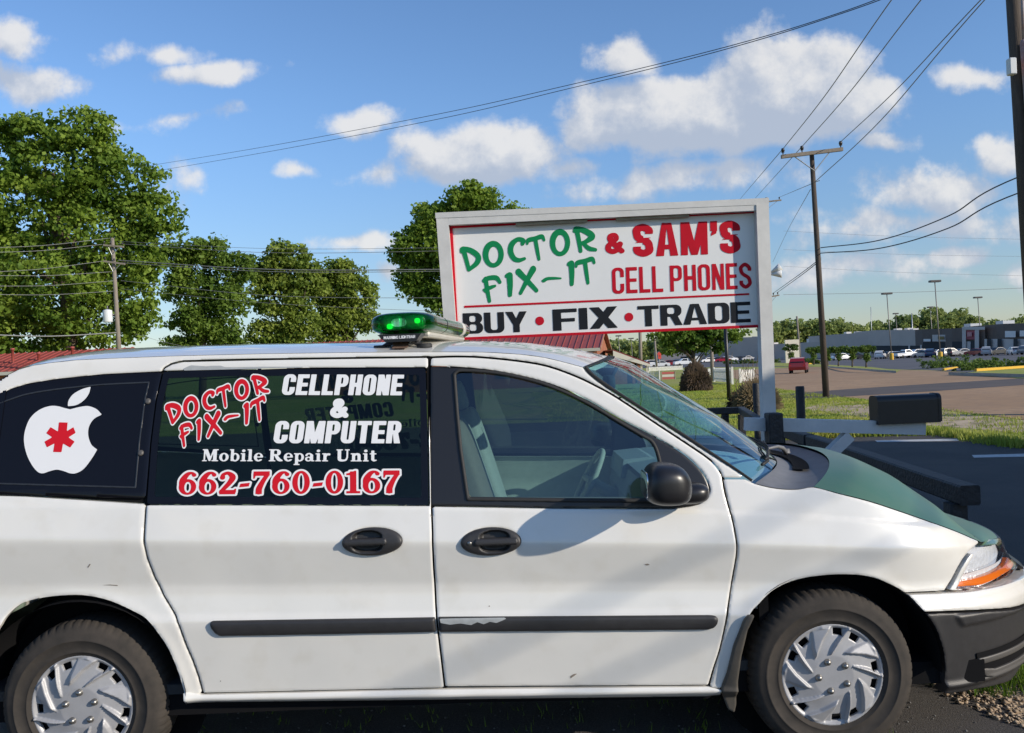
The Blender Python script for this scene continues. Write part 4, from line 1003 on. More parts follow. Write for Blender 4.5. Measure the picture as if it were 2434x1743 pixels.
mi = Wd[4][16] + np.array([-.10, -.02, -.10]); mb = MB(); mb.grid(superell(mi, (.025, .12, .038), .5, .5)); mb.tube([mi, mi + np.array([.06, .02, .10])], .01, 6); mb.build('rear_view_mirror', M['dkin'], van, True)
# ---------------- mirror everything to the far side
MIRR = Matrix.Translation((0, 2 * YC, 0)) @ Matrix.Diagonal((1, -1, 1, 1))
PAR = {}
for o in list(NEAR):
    p = o.parent; tgt = PAR.get(p, van if p == van else None)
    c = bpy.data.objects.new(o.name.split('.')[0], o.data); COL.objects.link(c)
    if tgt is not None and tgt != van:
        c.parent = tgt                     # the parent copy is mirrored already
    else:
        c.parent = van; c.matrix_parent_inverse = Matrix.Translation(-WLOC[van]); c.matrix_basis = MIRR
    PAR[o] = c
for w, parts in ((wf, wfp), (wr, wrp)):
    fw_ = bpy.data.objects.new('wheel', None); COL.objects.link(fw_); fw_.parent = van; fw_.matrix_parent_inverse = Matrix.Translation(-WLOC[van]); fw_.matrix_basis = MIRR
    for o in parts:
        c = bpy.data.objects.new(o.name.split('.')[0], o.data); COL.objects.link(c); c.parent = fw_
# ---------------- lettering on the windows
def tr1(p): return trace([p])[0]
def line_px(text, style, x0, x1, yb0, yb1, yt0, slant=0.0, **kw):
    return line_glyphs(text, style, tr1((x0, yb0)), tr1((x1, yb1)), tr1((x0 + slant, yt0)), **kw)
LET = []
hv = dict(w=.60, T=.255, H=.185, r=.24)
LET.append(line_px('CELLPHONE', 'block', 668.5, 955, 939, 940, 890, 8, **hv))
LET.append(line_px('COMPUTER', 'block', 648.5, 950, 1054, 1054, 1001, 8, **hv))
LET.append(line_px('&', 'block', 786, 824, 991, 991, 950, 3, w=.6, T=.34, H=.2))
LET.append(line_px('Mobile Repair Unit', 'serif', 480, 895, 1096.5, 1097, 1068, 2, track=.06))
phone = line_px('662-760-0167', 'serif', 424, 951, 1176, 1172, 1122, 3, track=.10)
Z2 = lambda x, y: (340 + x * .31746, 800 + y * .31746)
def brush_px(zz, rows):
    sp = []
    for ch, x0, y0, x1, y1, x2, y2 in rows: sp.append((ch, zz(x0, y0), zz(x1, y1), zz(x2, y2)))
    return sp
doc = brush_px(Z2, [('D', 195, 668, 300, 612, 165, 522), ('O', 310, 612, 418, 590, 300, 462), ('C', 450, 556, 545, 538, 440, 422), ('T', 555, 540, 660, 522, 548, 382),
                    ('O', 690, 478, 796, 462, 682, 332), ('R', 832, 438, 945, 418, 812, 300)])
fix = brush_px(Z2, [('F', 270, 830, 375, 812, 270, 662), ('I', 385, 785, 440, 772, 385, 632), ('X', 470, 758, 592, 734, 462, 584), ('-', 615, 660, 720, 640, 602, 560), ('I', 740, 664, 800, 650, 738, 512), ('T', 805, 652, 918, 618, 802, 480)])
bg_ = loose_glyphs(doc + fix, 'brush', tr1)
first = None
for g in LET: lettering('lettering', g, M['wht'], SV, .0022, .0005, swin)
lettering('lettering', phone, M['wht'], SV, .0022, .0004, swin, grow=.0068); lettering('lettering', phone, M['red'], SV, .0020, .0012, swin)
lettering('lettering', bg_, M['wht'], SV, .0022, .0006, swin, grow=.0078); lettering('lettering', bg_, M['red'], SV, .0020, .0014, swin, grow=.0022)
# white fruit with a leaf and a red six-armed star on the quarter window
Z1 = lambda p: (p[0] * .27337, 800 + p[1] * .27337)
fruit = spline([(610, 634), (560, 622), (500, 606), (430, 606), (340, 640), (262, 712), (218, 820), (210, 920), (235, 1030), (280, 1120), (330, 1178), (375, 1190), (430, 1172), (495, 1158), (560, 1172), (610, 1190), (665, 1188), (730, 1150), (800, 1060), (846, 984)], 4)
bite = spline([(846, 984), (795, 940), (768, 860), (776, 780), (820, 715), (886, 680)], 4)
topc = spline([(886, 680), (840, 632), (770, 606), (700, 612), (610, 634)], 4)
fr = trace([Z1(p) for p in np.concatenate([fruit, bite[1:], topc[1:-1]])])
leaf = trace([Z1(p) for p in np.concatenate([spline([(590, 607), (598, 555), (640, 500), (715, 458), (790, 437)], 4), spline([(790, 437), (772, 500), (730, 555), (665, 596), (590, 607)], 4)[1:-1]])])
qwin = [o for o in van.children_recursive if o.name.startswith('quarter_window')][0]
region('fruit_emblem', poly(fr), bbox(fr), .004, M['wht'], SV, depth=0, edge=0, push=.0008, parent=qwin)
region('leaf_emblem', poly(leaf), bbox(leaf), .003, M['wht'], SV, depth=0, edge=0, push=.0008, parent=qwin)
star = [(514, 746), (590, 748), (583, 823), (640, 788), (660, 838), (597, 877), (651, 914), (612, 966), (550, 930), (537, 1006), (464, 1004), (476, 930), (410, 964), (388, 914), (455, 876), (404, 840), (442, 788), (506, 826)]
sp_ = trace([Z1(p) for p in star])
region('star_emblem', poly(sp_), bbox(sp_), .003, M['red'], SV, depth=0, edge=0, push=.0018, parent=qwin)
# same lettering on the far window, seen from inside through both panes
far_swin = PAR[swin]
fq = PAR[qwin]; fq.material_slots[0].link = 'OBJECT'; fq.material_slots[0].material = M['tint']
for o in [c for c in swin.children if c.name.startswith('lettering')]:
    c = bpy.data.objects.new('lettering', o.data); COL.objects.link(c); c.parent = far_swin
    c.matrix_basis = Matrix.Translation((-1.73, 0, 0)) @ Matrix.Diagonal((-1, 1, 1, 1))
# ---------------- light bar
LBY0 = Y0 + .30
lb0 = at_y(948, 767, LBY0); LANG = math.radians(-5.0)
LBM = Matrix.Translation(lb0) @ Matrix.Rotation(LANG, 4, 'Z')      # local y = along the bar, away
bar = thing('light_bar', tuple(LBM @ Vector((0, .6, -.12))), 'green roof light bar with black end bracket on the white van', 'light bar')
def lbp(Q): return np.array([[tuple(LBM @ Vector(p)) for p in r] for r in Q])
def bar_section(y, k, n=40, w=.148, h=.050):
    a = np.linspace(0, 2 * math.pi, n + 1); e = .62
    return np.stack([w * k * np.sign(np.cos(a)) * np.abs(np.cos(a)) ** e, np.full(n + 1, y), h * (k ** .7) * np.sign(np.sin(a)) * np.abs(np.sin(a)) ** .75], 1)
M['glens'] = glass('green_lens', (.03, .34, .11), .05, 1.28)
M['glens2'] = glass('pale_green_lens', (.14, .40, .20), .10, 1.32, extra=.02)
LBL = 1.32
ys = np.concatenate([.13 * np.sin(np.linspace(-math.pi / 2, 0, 9)), ])
near_sec = np.stack([bar_section(.0 + .135 * (1 - math.cos(t)) - .0, math.sin(t) ** .38 if t > 0 else .05) for t in np.linspace(0.02, math.pi / 2, 10)] + [bar_section(.42, 1)], 0)
mb = MB(); mb.grid(lbp(near_sec)); mb.build('end_lens', M['glens'], bar, True)
far_sec = near_sec.copy(); far_sec[..., 1] = LBL - far_sec[..., 1]
mb = MB(); mb.grid(lbp(far_sec)); mb.build('end_lens', M['glens'], bar, True)
mb = MB(); mb.grid(lbp(np.stack([bar_section(.42, 1), bar_section(.60, 1), bar_section(LBL - .42, 1)], 0))); mb.build('middle_lens', M['glens2'], bar, True)
mb = MB(); mb.grid(lbp(np.stack([bar_section(y, k) for y, k in ((LBL - .345, 1.0), (LBL - .34, 1.035), (LBL - .285, 1.035), (LBL - .28, 1.0))], 0))); mb.build('clamp_band', M['cream'], bar, True)
mb = MB(); mb.grid(lbp(np.stack([bar_section(y, k) for y, k in ((.418, 1.0), (.42, 1.012), (.426, 1.012), (.428, 1.0))], 0))); mb.build('lens_joint', M['black'], bar, True)
mb = MB(); mb.box(-.115, .115, .10, LBL - .10, -.062, -.036, LBM, .008); mb.build('base_rail', M['cream'], bar)
for (sx, y) in ((-.045, .07), (.052, .10)):
    mb = MB(); V = superell((sx, y, 0), (.045, .03, .034), .4, .4, 12, 20); mb.grid(lbp(V)); mb.build('reflector', M['refl'], bar, True)
mb = MB(); mb.box(-.10, .10, .12, .9, -.030, -.02, LBM); mb.build('inner_tray', M['cream'], bar)
M['gspot'] = mat('green_bulb', (.02, .55, .10), .25, coat=.5)
M['gspot'].node_tree.nodes['Principled BSDF'].inputs['Emission Color'].default_value = (.05, 1, .15, 1); M['gspot'].node_tree.nodes['Principled BSDF'].inputs['Emission Strength'].default_value = 3.0
for (sx, sz) in ((-.048, -.014), (.076, .006)):
    mb = MB(); mb.grid(lbp(superell((sx, .030, sz), (.013, .008, .012), .8, .8, 10, 16))); mb.build('green_bulb', M['gspot'], bar, True)
mb = MB(); mb.prism([(-.098, -.050), (.098, -.050), (.070, -.084), (-.062, -.084)], 'y', .0, .10); mb.v = [tuple(LBM @ Vector(p)) for p in mb.v]; br = mb.build('end_bracket', M['black'], bar)
tw = line_glyphs('WARNING LIGHTBAR', 'block', (-.070, -.0705), (.070, -.0705), (-.070, -.0575), w=.6, T=.2, H=.16, r=.2)
def lbs(V, off): return np.array([tuple(LBM @ Vector((v[0], -.0012, v[1]))) for v in V])
lettering('lettering', tw, M['wht'], lbs, .0018, 0, br)
rz = float(at_y(938, 831, LBY0)[2])
for y in (.06, LBL - .06):
    for sx in (-1, 1):
        top_ = np.array(LBM @ Vector((sx * .045, y, -.08))); ft = np.array(LBM @ Vector((sx * .098, y, 0))); ft[2] = rz + .006
        mb = MB(); d = ft - top_
        mb.tube([top_, ft], [.014, .012], 6); mb.build('bracket_leg', M['black'], bar)
        mb = MB(); mb.lathe([(0, .016), (.030, .016), (.034, .010), (.034, -.012), (0, -.012)], ft, 'z', 20); mb.build('rubber_foot', M['rubberblk'], bar, True)
st0 = np.array(LBM @ Vector((-.005, .055, 0)))
pstrap = trace([(918, 829), (957, 829), (957, 846), (920, 846)])
cst = np.array([(st0[0] - .035, st0[1] + .03, rz + .040), (st0[0] + .035, st0[1] + .03, rz + .040)])
zz = [(.03, .085), (.0, .030), (-.035, .012), (-.075, .004)]
Q = np.array([[(st0[0] + sx, st0[1] + a, rz + b) for (a, b) in zz] for sx in (-.034, .034)])
mb = MB(); mb.grid(Q.transpose(1, 0, 2)); mb.build('gutter_strap', M['rust'], bar)
# ------------------------------------------------------------------ ground
def sstep(a, b, v): t = np.clip((np.asarray(v, float) - a) / (b - a), 0, 1); return t * t * (3 - 2 * t)
def gz(y): return -.8 * sstep(40, 100, y)
def ground_at(px, py):
    d = rays(px, py); lo, hi = .5, 900.0
    f = lambda Y: CAM[2] + d[2] * Y / d[1] - float(gz(Y))
    if f(hi) > 0: return CAM + d * (hi / d[1])
    for _ in range(60):
        m = (lo + hi) / 2
        if f(m) > 0: lo = m
        else: hi = m
    return CAM + d * (lo / d[1])
def two_tone(name, c1, c2, scale, rough=.9, c3=None, s3=30.0, bump=.3, bs=60, lo=.42, hi=.58, spec=.3):
    m = bpy.data.materials.new(name); m.use_nodes = True; nt = m.node_tree; b = nt.nodes['Principled BSDF']; b.inputs['Roughness'].default_value = rough; b.inputs['Specular IOR Level'].default_value = spec
    tc = nt.nodes.new('ShaderNodeTexCoord')
    def nz(s, d=8):
        n = nt.nodes.new('ShaderNodeTexNoise'); n.inputs['Scale'].default_value = s; n.inputs['Detail'].default_value = d; n.inputs['Roughness'].default_value = .65; nt.links.new(tc.outputs['Object'], n.inputs[0]); return n.outputs[0]
    mr = nt.nodes.new('ShaderNodeMapRange'); mr.inputs[1].default_value = lo; mr.inputs[2].default_value = hi; nt.links.new(nz(scale), mr.inputs[0])
    mx = nt.nodes.new('ShaderNodeMixRGB'); mx.inputs[1].default_value = (*c1, 1); mx.inputs[2].default_value = (*c2, 1); nt.links.new(mr.outputs[0], mx.inputs[0]); col = mx.outputs[0]
    if c3 is not None:
        r3 = nt.nodes.new('ShaderNodeMapRange'); r3.inputs[1].default_value = .45; r3.inputs[2].default_value = .7; nt.links.new(nz(s3, 4), r3.inputs[0])
        m3 = nt.nodes.new('ShaderNodeMixRGB'); m3.inputs[2].default_value = (*c3, 1); nt.links.new(r3.outputs[0], m3.inputs[0]); nt.links.new(col, m3.inputs[1]); col = m3.outputs[0]
    nt.links.new(col, b.inputs['Base Color'])
    if bump:
        bp = nt.nodes.new('ShaderNodeBump'); bp.inputs['Strength'].default_value = bump; bp.inputs['Distance'].default_value = .02; nt.links.new(nz(bs, 4), bp.inputs['Height']); nt.links.new(bp.outputs[0], b.inputs['Normal'])
    return m
MG = {}
MG['grass'] = two_tone('grass_ground', (.24, .29, .04), (.33, .35, .065), .8, c3=(.38, .32, .13), s3=.35)
MG['dirt'] = two_tone('sandy_dirt', (.46, .35, .23), (.56, .44, .30), 1.2, c3=(.12, .12, .05), s3=2.0)
MG['lot'] = two_tone('old_asphalt', (.060, .056, .055), (.085, .077, .072), .7, c3=(.13, .12, .11), s3=90.0, bump=.5, bs=150)
MG['road'] = two_tone('brown_road', (.36, .225, .125), (.42, .27, .155), .25, c3=(.29, .19, .12), s3=3.0, bump=.2, bs=60)
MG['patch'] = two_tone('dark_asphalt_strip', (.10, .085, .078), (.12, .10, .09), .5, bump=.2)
MG['mall'] = two_tone('mall_asphalt', (.10, .10, .112), (.12, .118, .125), .1, bump=0)
MG['paint'] = mat('worn_white_line', (.62, .62, .60), .7, var=.35, vscale=9)
MG['conc'] = mat('concrete', (.42, .40, .36), .85, var=.25, vscale=3, bump=.2, bscale=50)
xs = np.concatenate([np.linspace(-900, -60, 15), np.linspace(-50, 60, 23), np.linspace(80, 900, 15)]); ys = np.concatenate([[-300, -100, -40, -10, 0, 10, 20, 30], np.linspace(40, 110, 15), [130, 160, 200, 300, 500, 800, 1500]])
GX, GY = np.meshgrid(xs, ys, indexing='ij'); Pg = np.stack([GX, GY, gz(GY) - .016], -1)
mb = MB(); mb.grid(Pg.transpose(1, 0, 2)); gr = mb.build('ground', MG['grass'], None, True); tag(gr, 'grass verge and ground running to the horizon', kind='structure')
def sheet(name, pts, z, m, label, seg=1.5):
    """flat strip mesh between two edge lines (lists of (x,y), same length), following the ground"""
    L_, R2 = pts; n = 40
    def res(e):
        e = np.asarray(e, float); t = np.linspace(0, len(e) - 1, n); return np.stack([np.interp(t, range(len(e)), e[:, 0]), np.interp(t, range(len(e)), e[:, 1])], 1)
    A, B = res(L_), res(R2); Q = np.stack([A + (B - A) * k for k in np.linspace(0, 1, 9)], 0)
    P3 = np.concatenate([Q, (gz(Q[..., 1]) + z)[..., None]], -1)
    mb = MB(); mb.grid(P3); o = mb.build(name, m, None, True)
    return tag(o, label, kind='structure')
gp = lambda px, py: tuple(ground_at(px, py)[:2])
# parking lot: everything the van, the sign and the viewer stand on
lotR = [(13, -12), (12.5, 5), (9.5, 11.5), gp(2434, 1066), gp(2238, 1032), gp(1996, 1038), gp(1857, 1045), (3.6, 18.5), (2.2, 24), (-26, 26)]
mb = MB()
poly_lot = [(-26, -12)] + lotR
mb.add([(x, y, 0.0) for x, y in poly_lot], [tuple(range(len(poly_lot)))])
lot = mb.build('parking_lot', MG['lot']); tag(lot, 'dark asphalt of the parking lot under the van', kind='structure')
roadL = [(10.5, 14), gp(2434, 997), gp(2200, 968), gp(1996, 942), gp(1850, 925), gp(1775, 912), gp(1740, 896), gp(1700, 884), (22, 130)]
roadR = [(22.5, 14), (22.5, 24), (22.6, 34), gp(2434, 902), gp(2330, 889), gp(2200, 880), gp(2080, 876), gp(1960, 872), (44, 130)]
sheet('road', (roadL, roadR), -.008, MG['road'], 'brown asphalt road running away past the lot')
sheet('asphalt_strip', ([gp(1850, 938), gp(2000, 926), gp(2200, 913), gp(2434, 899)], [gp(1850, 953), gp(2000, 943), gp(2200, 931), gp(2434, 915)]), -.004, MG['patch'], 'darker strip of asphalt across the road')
sheet('dirt_shoulder', ([gp(1990, 950), gp(2100, 966), gp(2300, 985), gp(2500, 1005)], [gp(1890, 975), gp(2010, 1000), gp(2250, 1012), gp(2500, 1035)]), -.012, MG['dirt'], 'sandy shoulder beside the road')
sheet('mall_lot', ([gp(1800, 872), gp(1960, 871), gp(2080, 875), gp(2200, 879), gp(2330, 888), (60, 50)], [(-10, 330), (40, 330), (90, 330), (150, 320), (200, 300), (260, 260)]), -.004, MG['mall'], 'bluish asphalt of the shopping centre car park')
# worn white stripes and a concrete pad beyond the rail
def quad_px(name, pts, z, m, label):
    V = [tuple(at_z(a, b, z)) for a, b in pts]; o = mobj(name, V, [tuple(range(len(V)))], m); return tag(o, label, kind='structure')
quad_px('painted_line', [(2080, 1047), (2275, 1043), (2280, 1048), (2085, 1051)], .004, MG['paint'], 'short worn white line on the far side of the lot')
quad_px('painted_line', [(2310, 1082), (2460, 1078), (2470, 1085), (2315, 1088)], .004, MG['paint'], 'worn white line near the right edge')
quad_px('concrete_pad', [(1865, 1060), (1985, 1056), (2040, 1082), (1890, 1088)], .005, MG['conc'], 'pale concrete pad behind the sign post')
# ------------------------------------------------------------------ the shop sign
SD = 7.0
Mw = mat('weathered_white_wood', (.64, .63, .60), .75, var=.16, vscale=5, bump=.06, bscale=20)
Mw2 = mat('bluish_white_wood', (.62, .63, .63), .75, var=.12, vscale=7, bump=.2, bscale=35)
Mp = mat('sign_panel', (.80, .80, .78), .55, var=.05, vscale=3, spec=.25)
Mred = mat('sign_red', (.56, .010, .026), .65, var=.15, vscale=8, spec=.12); Mgrn = mat('sign_green', (.006, .23, .08), .65, spec=.12); Mblk = mat('sign_black', (.012, .014, .018), .6, spec=.2)
Mtan = mat('bare_timber', (.36, .31, .22), .8, var=.35, vscale=12)
Mtie = mat('black_timber', (.020, .022, .026), .6, var=.4, vscale=6, bump=.5, bscale=30)
# sign plane: through the traced corners, a little nearer on the right
SY = lambda px: np.interp(px, [1040, 1840], [SD + .08, SD - .03])
def spx(a, b, off=0.0):
    return at_y(float(a), float(b), float(SY(a)) - off)
sgn = thing('shop_sign', tuple(np.array([spx(1430, 640)[0], SD, 0])), 'white wooden shop sign with green, red and black lettering on two posts', 'sign')
def sign_surf(V, off):           # V holds photo pixels on the sign's face
    return np.array([spx(a, b, o) for (a, b), o in zip(V, np.broadcast_to(off, (len(V),)))])
def face_poly(name, pts, m, off, depth, parent):
    A = [spx(a, b, off) for a, b in pts]; B_ = [p + np.array([0, depth, 0]) for p in A]; n = len(A)
    mb = MB(); mb.add(A + B_, [tuple(reversed(range(n))), tuple(range(n, 2 * n))] + [(i, (i + 1) % n, (i + 1) % n + n, i + n) for i in range(n)])
    mb.v, mb.f = orient(mb.v, mb.f, np.mean(mb.v, 0)); return mb.build(name, m, parent)
panel = face_poly('panel', [(1072, 538), (1797.5, 503), (1806.5, 778), (1086, 808)], Mp, 0.0, .018, sgn)
for nm, pts in (('red_border', [(1068, 541), (1075.5, 540.5), (1090, 806), (1082, 808)]), ('red_border', [(1082, 803), (1806, 772), (1806, 778.5), (1082, 809)]),
                ('red_border', [(1797, 508), (1804, 508), (1813, 777), (1805, 777)]), ('red_border', [(1068, 537), (1798, 500.5), (1798, 506), (1068, 543)])):
    face_poly(nm, pts, Mred, .012, .03, sgn)
for pts in ([(1226, 530), (1396, 522), (1396, 527.5), (1226, 536)], [(1465, 518), (1638, 509), (1638, 515.5), (1465, 524)]): face_poly('batten', pts, Mtan, .05, .035, sgn)
face_poly('header_beam', [(1066, 518), (1798.5, 485), (1798.5, 500.5), (1064, 535)], Mw, .075, .09, sgn)
face_poly('top_cap', [(1034.5, 506), (1828, 470.5), (1828, 486), (1035, 519)], Mw, .078, .10, sgn)
def post_px(name, top, bot, w, m, parent, y, dep=.09):
    a = at_y(*top, y); b = at_y(*bot, y); mb = MB()
    V = []
    for p in (b, a):
        for dx, dy in ((-w / 2, 0), (w / 2, 0), (w / 2, dep), (-w / 2, dep)): V.append(p + np.array([dx, dy, 0]))
    mb.add(V, [(3, 2, 1, 0), (4, 5, 6, 7), (0, 1, 5, 4), (1, 2, 6, 5), (2, 3, 7, 6), (3, 0, 4, 7)]); return mb.build(name, m, parent)
b1 = at_z(1085, 1440, 0)
def post_ground(name, top, mid, w, m, parent, y, dep=.09):
    a = at_y(*top, y); c = at_y(*mid, y); d = (c - a); t = (0 - a[2]) / d[2]; b = a + d * t
    mb = MB(); V = []
    for p in (b, a):
        for dx, dy in ((-w / 2, 0), (w / 2, 0), (w / 2, dep), (-w / 2, dep)): V.append(p + np.array([dx, dy, 0]))
    mb.add(V, [(3, 2, 1, 0), (4, 5, 6, 7), (0, 1, 5, 4), (1, 2, 6, 5), (2, 3, 7, 6), (3, 0, 4, 7)]); return mb.build(name, m, parent), b
post_ground('post', (1051, 519), (1067.5, 745), .095, Mw, sgn, SD + .08 - .078, .10)
_, pb2 = post_ground('post', (1812.5, 486), (1828.5, 940), .097, Mw, sgn, SD - .03 - .078, .10)
# the rule, dots and letters
face_poly('red_rule', [(1103.5, 727), (1781, 697), (1781, 701.5), (1103.5, 732)], Mred, .003, .004, panel)
for c in ((1283, 763), (1495, 754)):
    region('red_dot', lambda X, Y, c=c: np.hypot(X - c[0], Y - c[1]) - 10.4, (c[0] - 12, c[0] + 12, c[1] - 12, c[1] + 12), 1.2, Mred, sign_surf, depth=0, edge=0, push=.003, parent=panel)
def sline(text, x0, x1, yb0, yb1, yt0, m, slant=-2.0, h=.9, **kw):
    g = line_glyphs(text, 'block', (x0, yb0), (x1, yb1), (x0 + slant, yt0), **kw)
    o = lettering('lettering', g, m, sign_surf, h, .003, panel)
    return o
def flip(o):     # pixel rows run downwards: turn the faces back to the viewer
    if o: o.data.flip_normals()
FL = []
FL.append(sline("SAM'S", 1506, 1760, 611.5, 602, 533, Mred, w=.60, T=.235, H=.19, r=.24, track=.085))
FL.append(sline('CELL PHONES', 1456, 1787, 699, 686, 637, Mred, w=.44, T=.135, H=.135, r=.18, track=.075))
FL.append(sline('&', 1441, 1481, 602, 600, 557, Mred, w=.6, T=.32, H=.2))
FL.append(sline('BUY', 1101.5, 1254, 794, 789, 745, Mblk, w=.92, T=.30, H=.17, r=.26, track=.06))
FL.append(sline('FIX', 1315, 1469, 787, 779, 736, Mblk, w=.92, T=.30, H=.17, r=.26, track=.07))
FL.append(sline('TRADE', 1517, 1785, 777, 766, 728, Mblk, w=.92, T=.30, H=.17, r=.26, track=.06))
Z4b = lambda x, y: (1000 + x * .29557, 420 + y * .29557)
sd_ = brush_px(Z4b, [('D', 345, 765, 500, 745, 315, 575), ('O', 510, 732, 670, 718, 498, 530), ('C', 705, 690, 850, 680, 695, 502), ('T', 862, 680, 1012, 668, 845, 485), ('O', 1050, 642, 1205, 625, 1036, 436), ('R', 1245, 612, 1418, 600, 1228, 412),
                     ('F', 495, 1012, 655, 1005, 490, 805), ('I', 665, 968, 755, 960, 655, 785), ('X', 780, 950, 945, 930, 765, 745), ('-', 985, 880, 1130, 872, 978, 772), ('I', 1165, 880, 1250, 872, 1155, 690), ('T', 1250, 872, 1410, 860, 1240, 665)])
FL.append(lettering('lettering', loose_glyphs(sd_, 'brush'), Mgrn, sign_surf, .9, .003, panel, grow=1.3))
for o in FL: flip(o)
# ------------------------------------------------------------------ mailbox on an arm, black post
mpost = thing('mailbox_stand', (pb2[0], pb2[1] - .16, 0), 'white timber arm and diagonal brace on a black post holding the mailbox', 'mailbox stand')
ya = SD - .03 - .16
bp = at_y(1839, 985, ya - .04); mb = MB(); mb.box(bp[0] - .055, bp[0] + .055, ya - .10, ya + .03, 0, float(at_y(1840, 981, ya)[2]), None, .008); mb.build('black_post', Mtie, mpost)
def beam(name, p0, p1, th, y0, dep, m, parent):
    a = at_y(*p0, y0); b = at_y(*p1, y0); d = b - a; d[1] = 0; nrm = np.array([-d[2], 0, d[0]]) / np.linalg.norm(d) * th / 2
    V = [a - nrm, b - nrm, b + nrm, a + nrm]; V = V + [v + np.array([0, dep, 0]) for v in V]
    mb = MB(); mb.add(V, [(0, 1, 2, 3), (7, 6, 5, 4), (0, 4, 5, 1), (1, 5, 6, 2), (2, 6, 7, 3), (3, 7, 4, 0)]); return mb.build(name, m, parent)
beam('arm', (1775, 1009), (2201, 1019), .099, ya - .001, .09, Mw2, mpost)
beam('brace', (2023, 1036), (1925, 1130), .085, ya + .002, .085, Mw2, mpost)
mbx = thing('mailbox', tuple(at_y(2165, 1010, ya)), 'black metal mailbox on the end of the white timber arm', 'mailbox')
m0 = at_y(2088, 1008, ya - .04); m1 = at_y(2236, 1010, ya - .04); mt_ = at_y(2165, 938, ya)
Mmb = mat('black_mailbox_metal', (.008, .009, .012), .42, var=.3, vscale=20)
zb_, zt_ = float(m0[2]), float(mt_[2]); yc_ = ya + .045; hw_ = .085
sec = [(-hw_, zb_)] + [(-hw_ * np.sign(math.cos(a)) * abs(math.cos(a)) ** .5, zt_ - .045 + .045 * math.sin(a)) for a in np.linspace(0, math.pi, 15)] + [(hw_, zb_)]
A = np.array([[(x, yc_ + u, z) for (u, z) in sec] for x in (m0[0], m0[0] + .004, m1[0] - .004, m1[0])]); mb = MB(); mb.grid(A); mb.add([p for p in A[0]], [tuple(range(len(sec)))]); mb.add([p for p in A[-1]], [tuple(reversed(range(len(sec))))]); mb.build('box', Mmb, mbx)
mb = MB(); D_ = np.array([[(x, yc_ + u * 1.05, zb_ + (z - zb_) * 1.02) for (u, z) in sec] for x in (m1[0] - .012, m1[0] + .012)]); mb.grid(D_); mb.add([p for p in D_[1]], [tuple(reversed(range(len(sec))))]); mb.build('lid', Mmb, mbx)
mb = MB(); mb.box(m0[0], m1[0], yc_ - .09, yc_ + .09, zb_ - .006, zb_ + .002); mb.build('floor', Mmb, mbx)
# ------------------------------------------------------------------ black timber rail
def tie(name, a, b, th, parent, label=None, cat=None, group=None):
    a = np.array(a, float); b = np.array(b, float); d = b - a; L_ = np.linalg.norm(d); d /= L_
    up = np.array([0, 0, 1.0]) if abs(d[2]) < .9 else np.array([1.0, 0, 0]); s_ = np.cross(d, up); s_ /= np.linalg.norm(s_); u = np.cross(s_, d); c = th / 2; bv = c * .82
    ring = [(-c, -bv), (-bv, -c), (bv, -c), (c, -bv), (c, bv), (bv, c), (-bv, c), (-c, bv)]
    n = 7; V = []
    for i in range(n):
        p = a + d * L_ * i / (n - 1) + rng.normal(0, .0025, 3)
        for q0, q1 in ring: V.append(p + s_ * q0 + u * q1)
    Fs = [(i * 8 + k, i * 8 + (k + 1) % 8, (i + 1) * 8 + (k + 1) % 8, (i + 1) * 8 + k) for i in range(n - 1) for k in range(8)] + [tuple(range(8)), tuple(reversed(range((n - 1) * 8, n * 8)))]
    return mobj(name, V, Fs, Mtie, parent)
ZR = .54
rl = [at_z(2306, 1178, ZR), at_z(1930, 1048, ZR), at_z(1812, 1006, ZR + .02), at_z(1762, 975, ZR + .02), at_z(1684, 978, ZR)]
fence = thing('timber_rail', (float(rl[1][0]), float(rl[1][1]), 0), 'low black timber rail with square posts round the lot', 'rail fence')
tie('rail', rl[0], rl[1], .15, fence); tie('rail', rl[1] + np.array([0, .1, 0]), rl[2], .14, fence); tie('rail', rl[2], rl[3] , .13, fence); tie('rail', rl[3], rl[4], .13, fence)
for p, h in ((rl[0] + np.array([-.05, .12, 0]), ZR - .07), (rl[0] * .55 + rl[1] * .45, ZR - .07), (rl[1] * .4 + rl[2] * .6, ZR - .07), (rl[3], ZR - .07), (rl[3] * .5 + rl[4] * .5, ZR - .06)):
    tie('post', (p[0], p[1], 0), (p[0], p[1], h), .13, fence)
def tall(px, pyt, pyb, w, label):
    b = at_z(px, pyb, 0.0); t = at_y(px, pyt, b[1]); mb = MB(); mb.lathe([(0, float(t[2])), (w / 2 * .9, float(t[2])), (w / 2, float(t[2]) - .02), (w / 2, 0)], (b[0], b[1], 0), 'z', 14)
    o = mb.build('bollard', Mtie, None, True); tag(o, label, 'bollard', 'black bollards behind the sign post')
tall(1908, 918, 1090, .135, 'tall black bollard to the right of the sign post'); tall(1803, 911, 1062, .13, 'black bollard just left of the white sign post')
# ------------------------------------------------------------------ unseen building, added only to cast the shade over the lot
shop = thing('shade_caster', (14.2, 5, 0), 'unseen brick block added right of the lot to cast shade over it', 'building')
Mbrick = two_tone('brick', (.30, .11, .06), (.36, .15, .085), 3.0, c3=(.22, .09, .06), s3=25, bump=.3, bs=40)
mb = MB(); mb.box(10.5, 18, .6, 9.5, 0, 5.15); mb.build('wall', Mbrick, shop)
mb = MB(); mb.box(10.35, 18.15, .45, 9.65, 5.15, 5.3, None, .02); mb.build('parapet', MG['conc'], shop)
mb = MB(); mb.box(10.44, 10.52, 3.0, 4.0, 0, 2.1); mb.build('door', M['dkin'], shop)
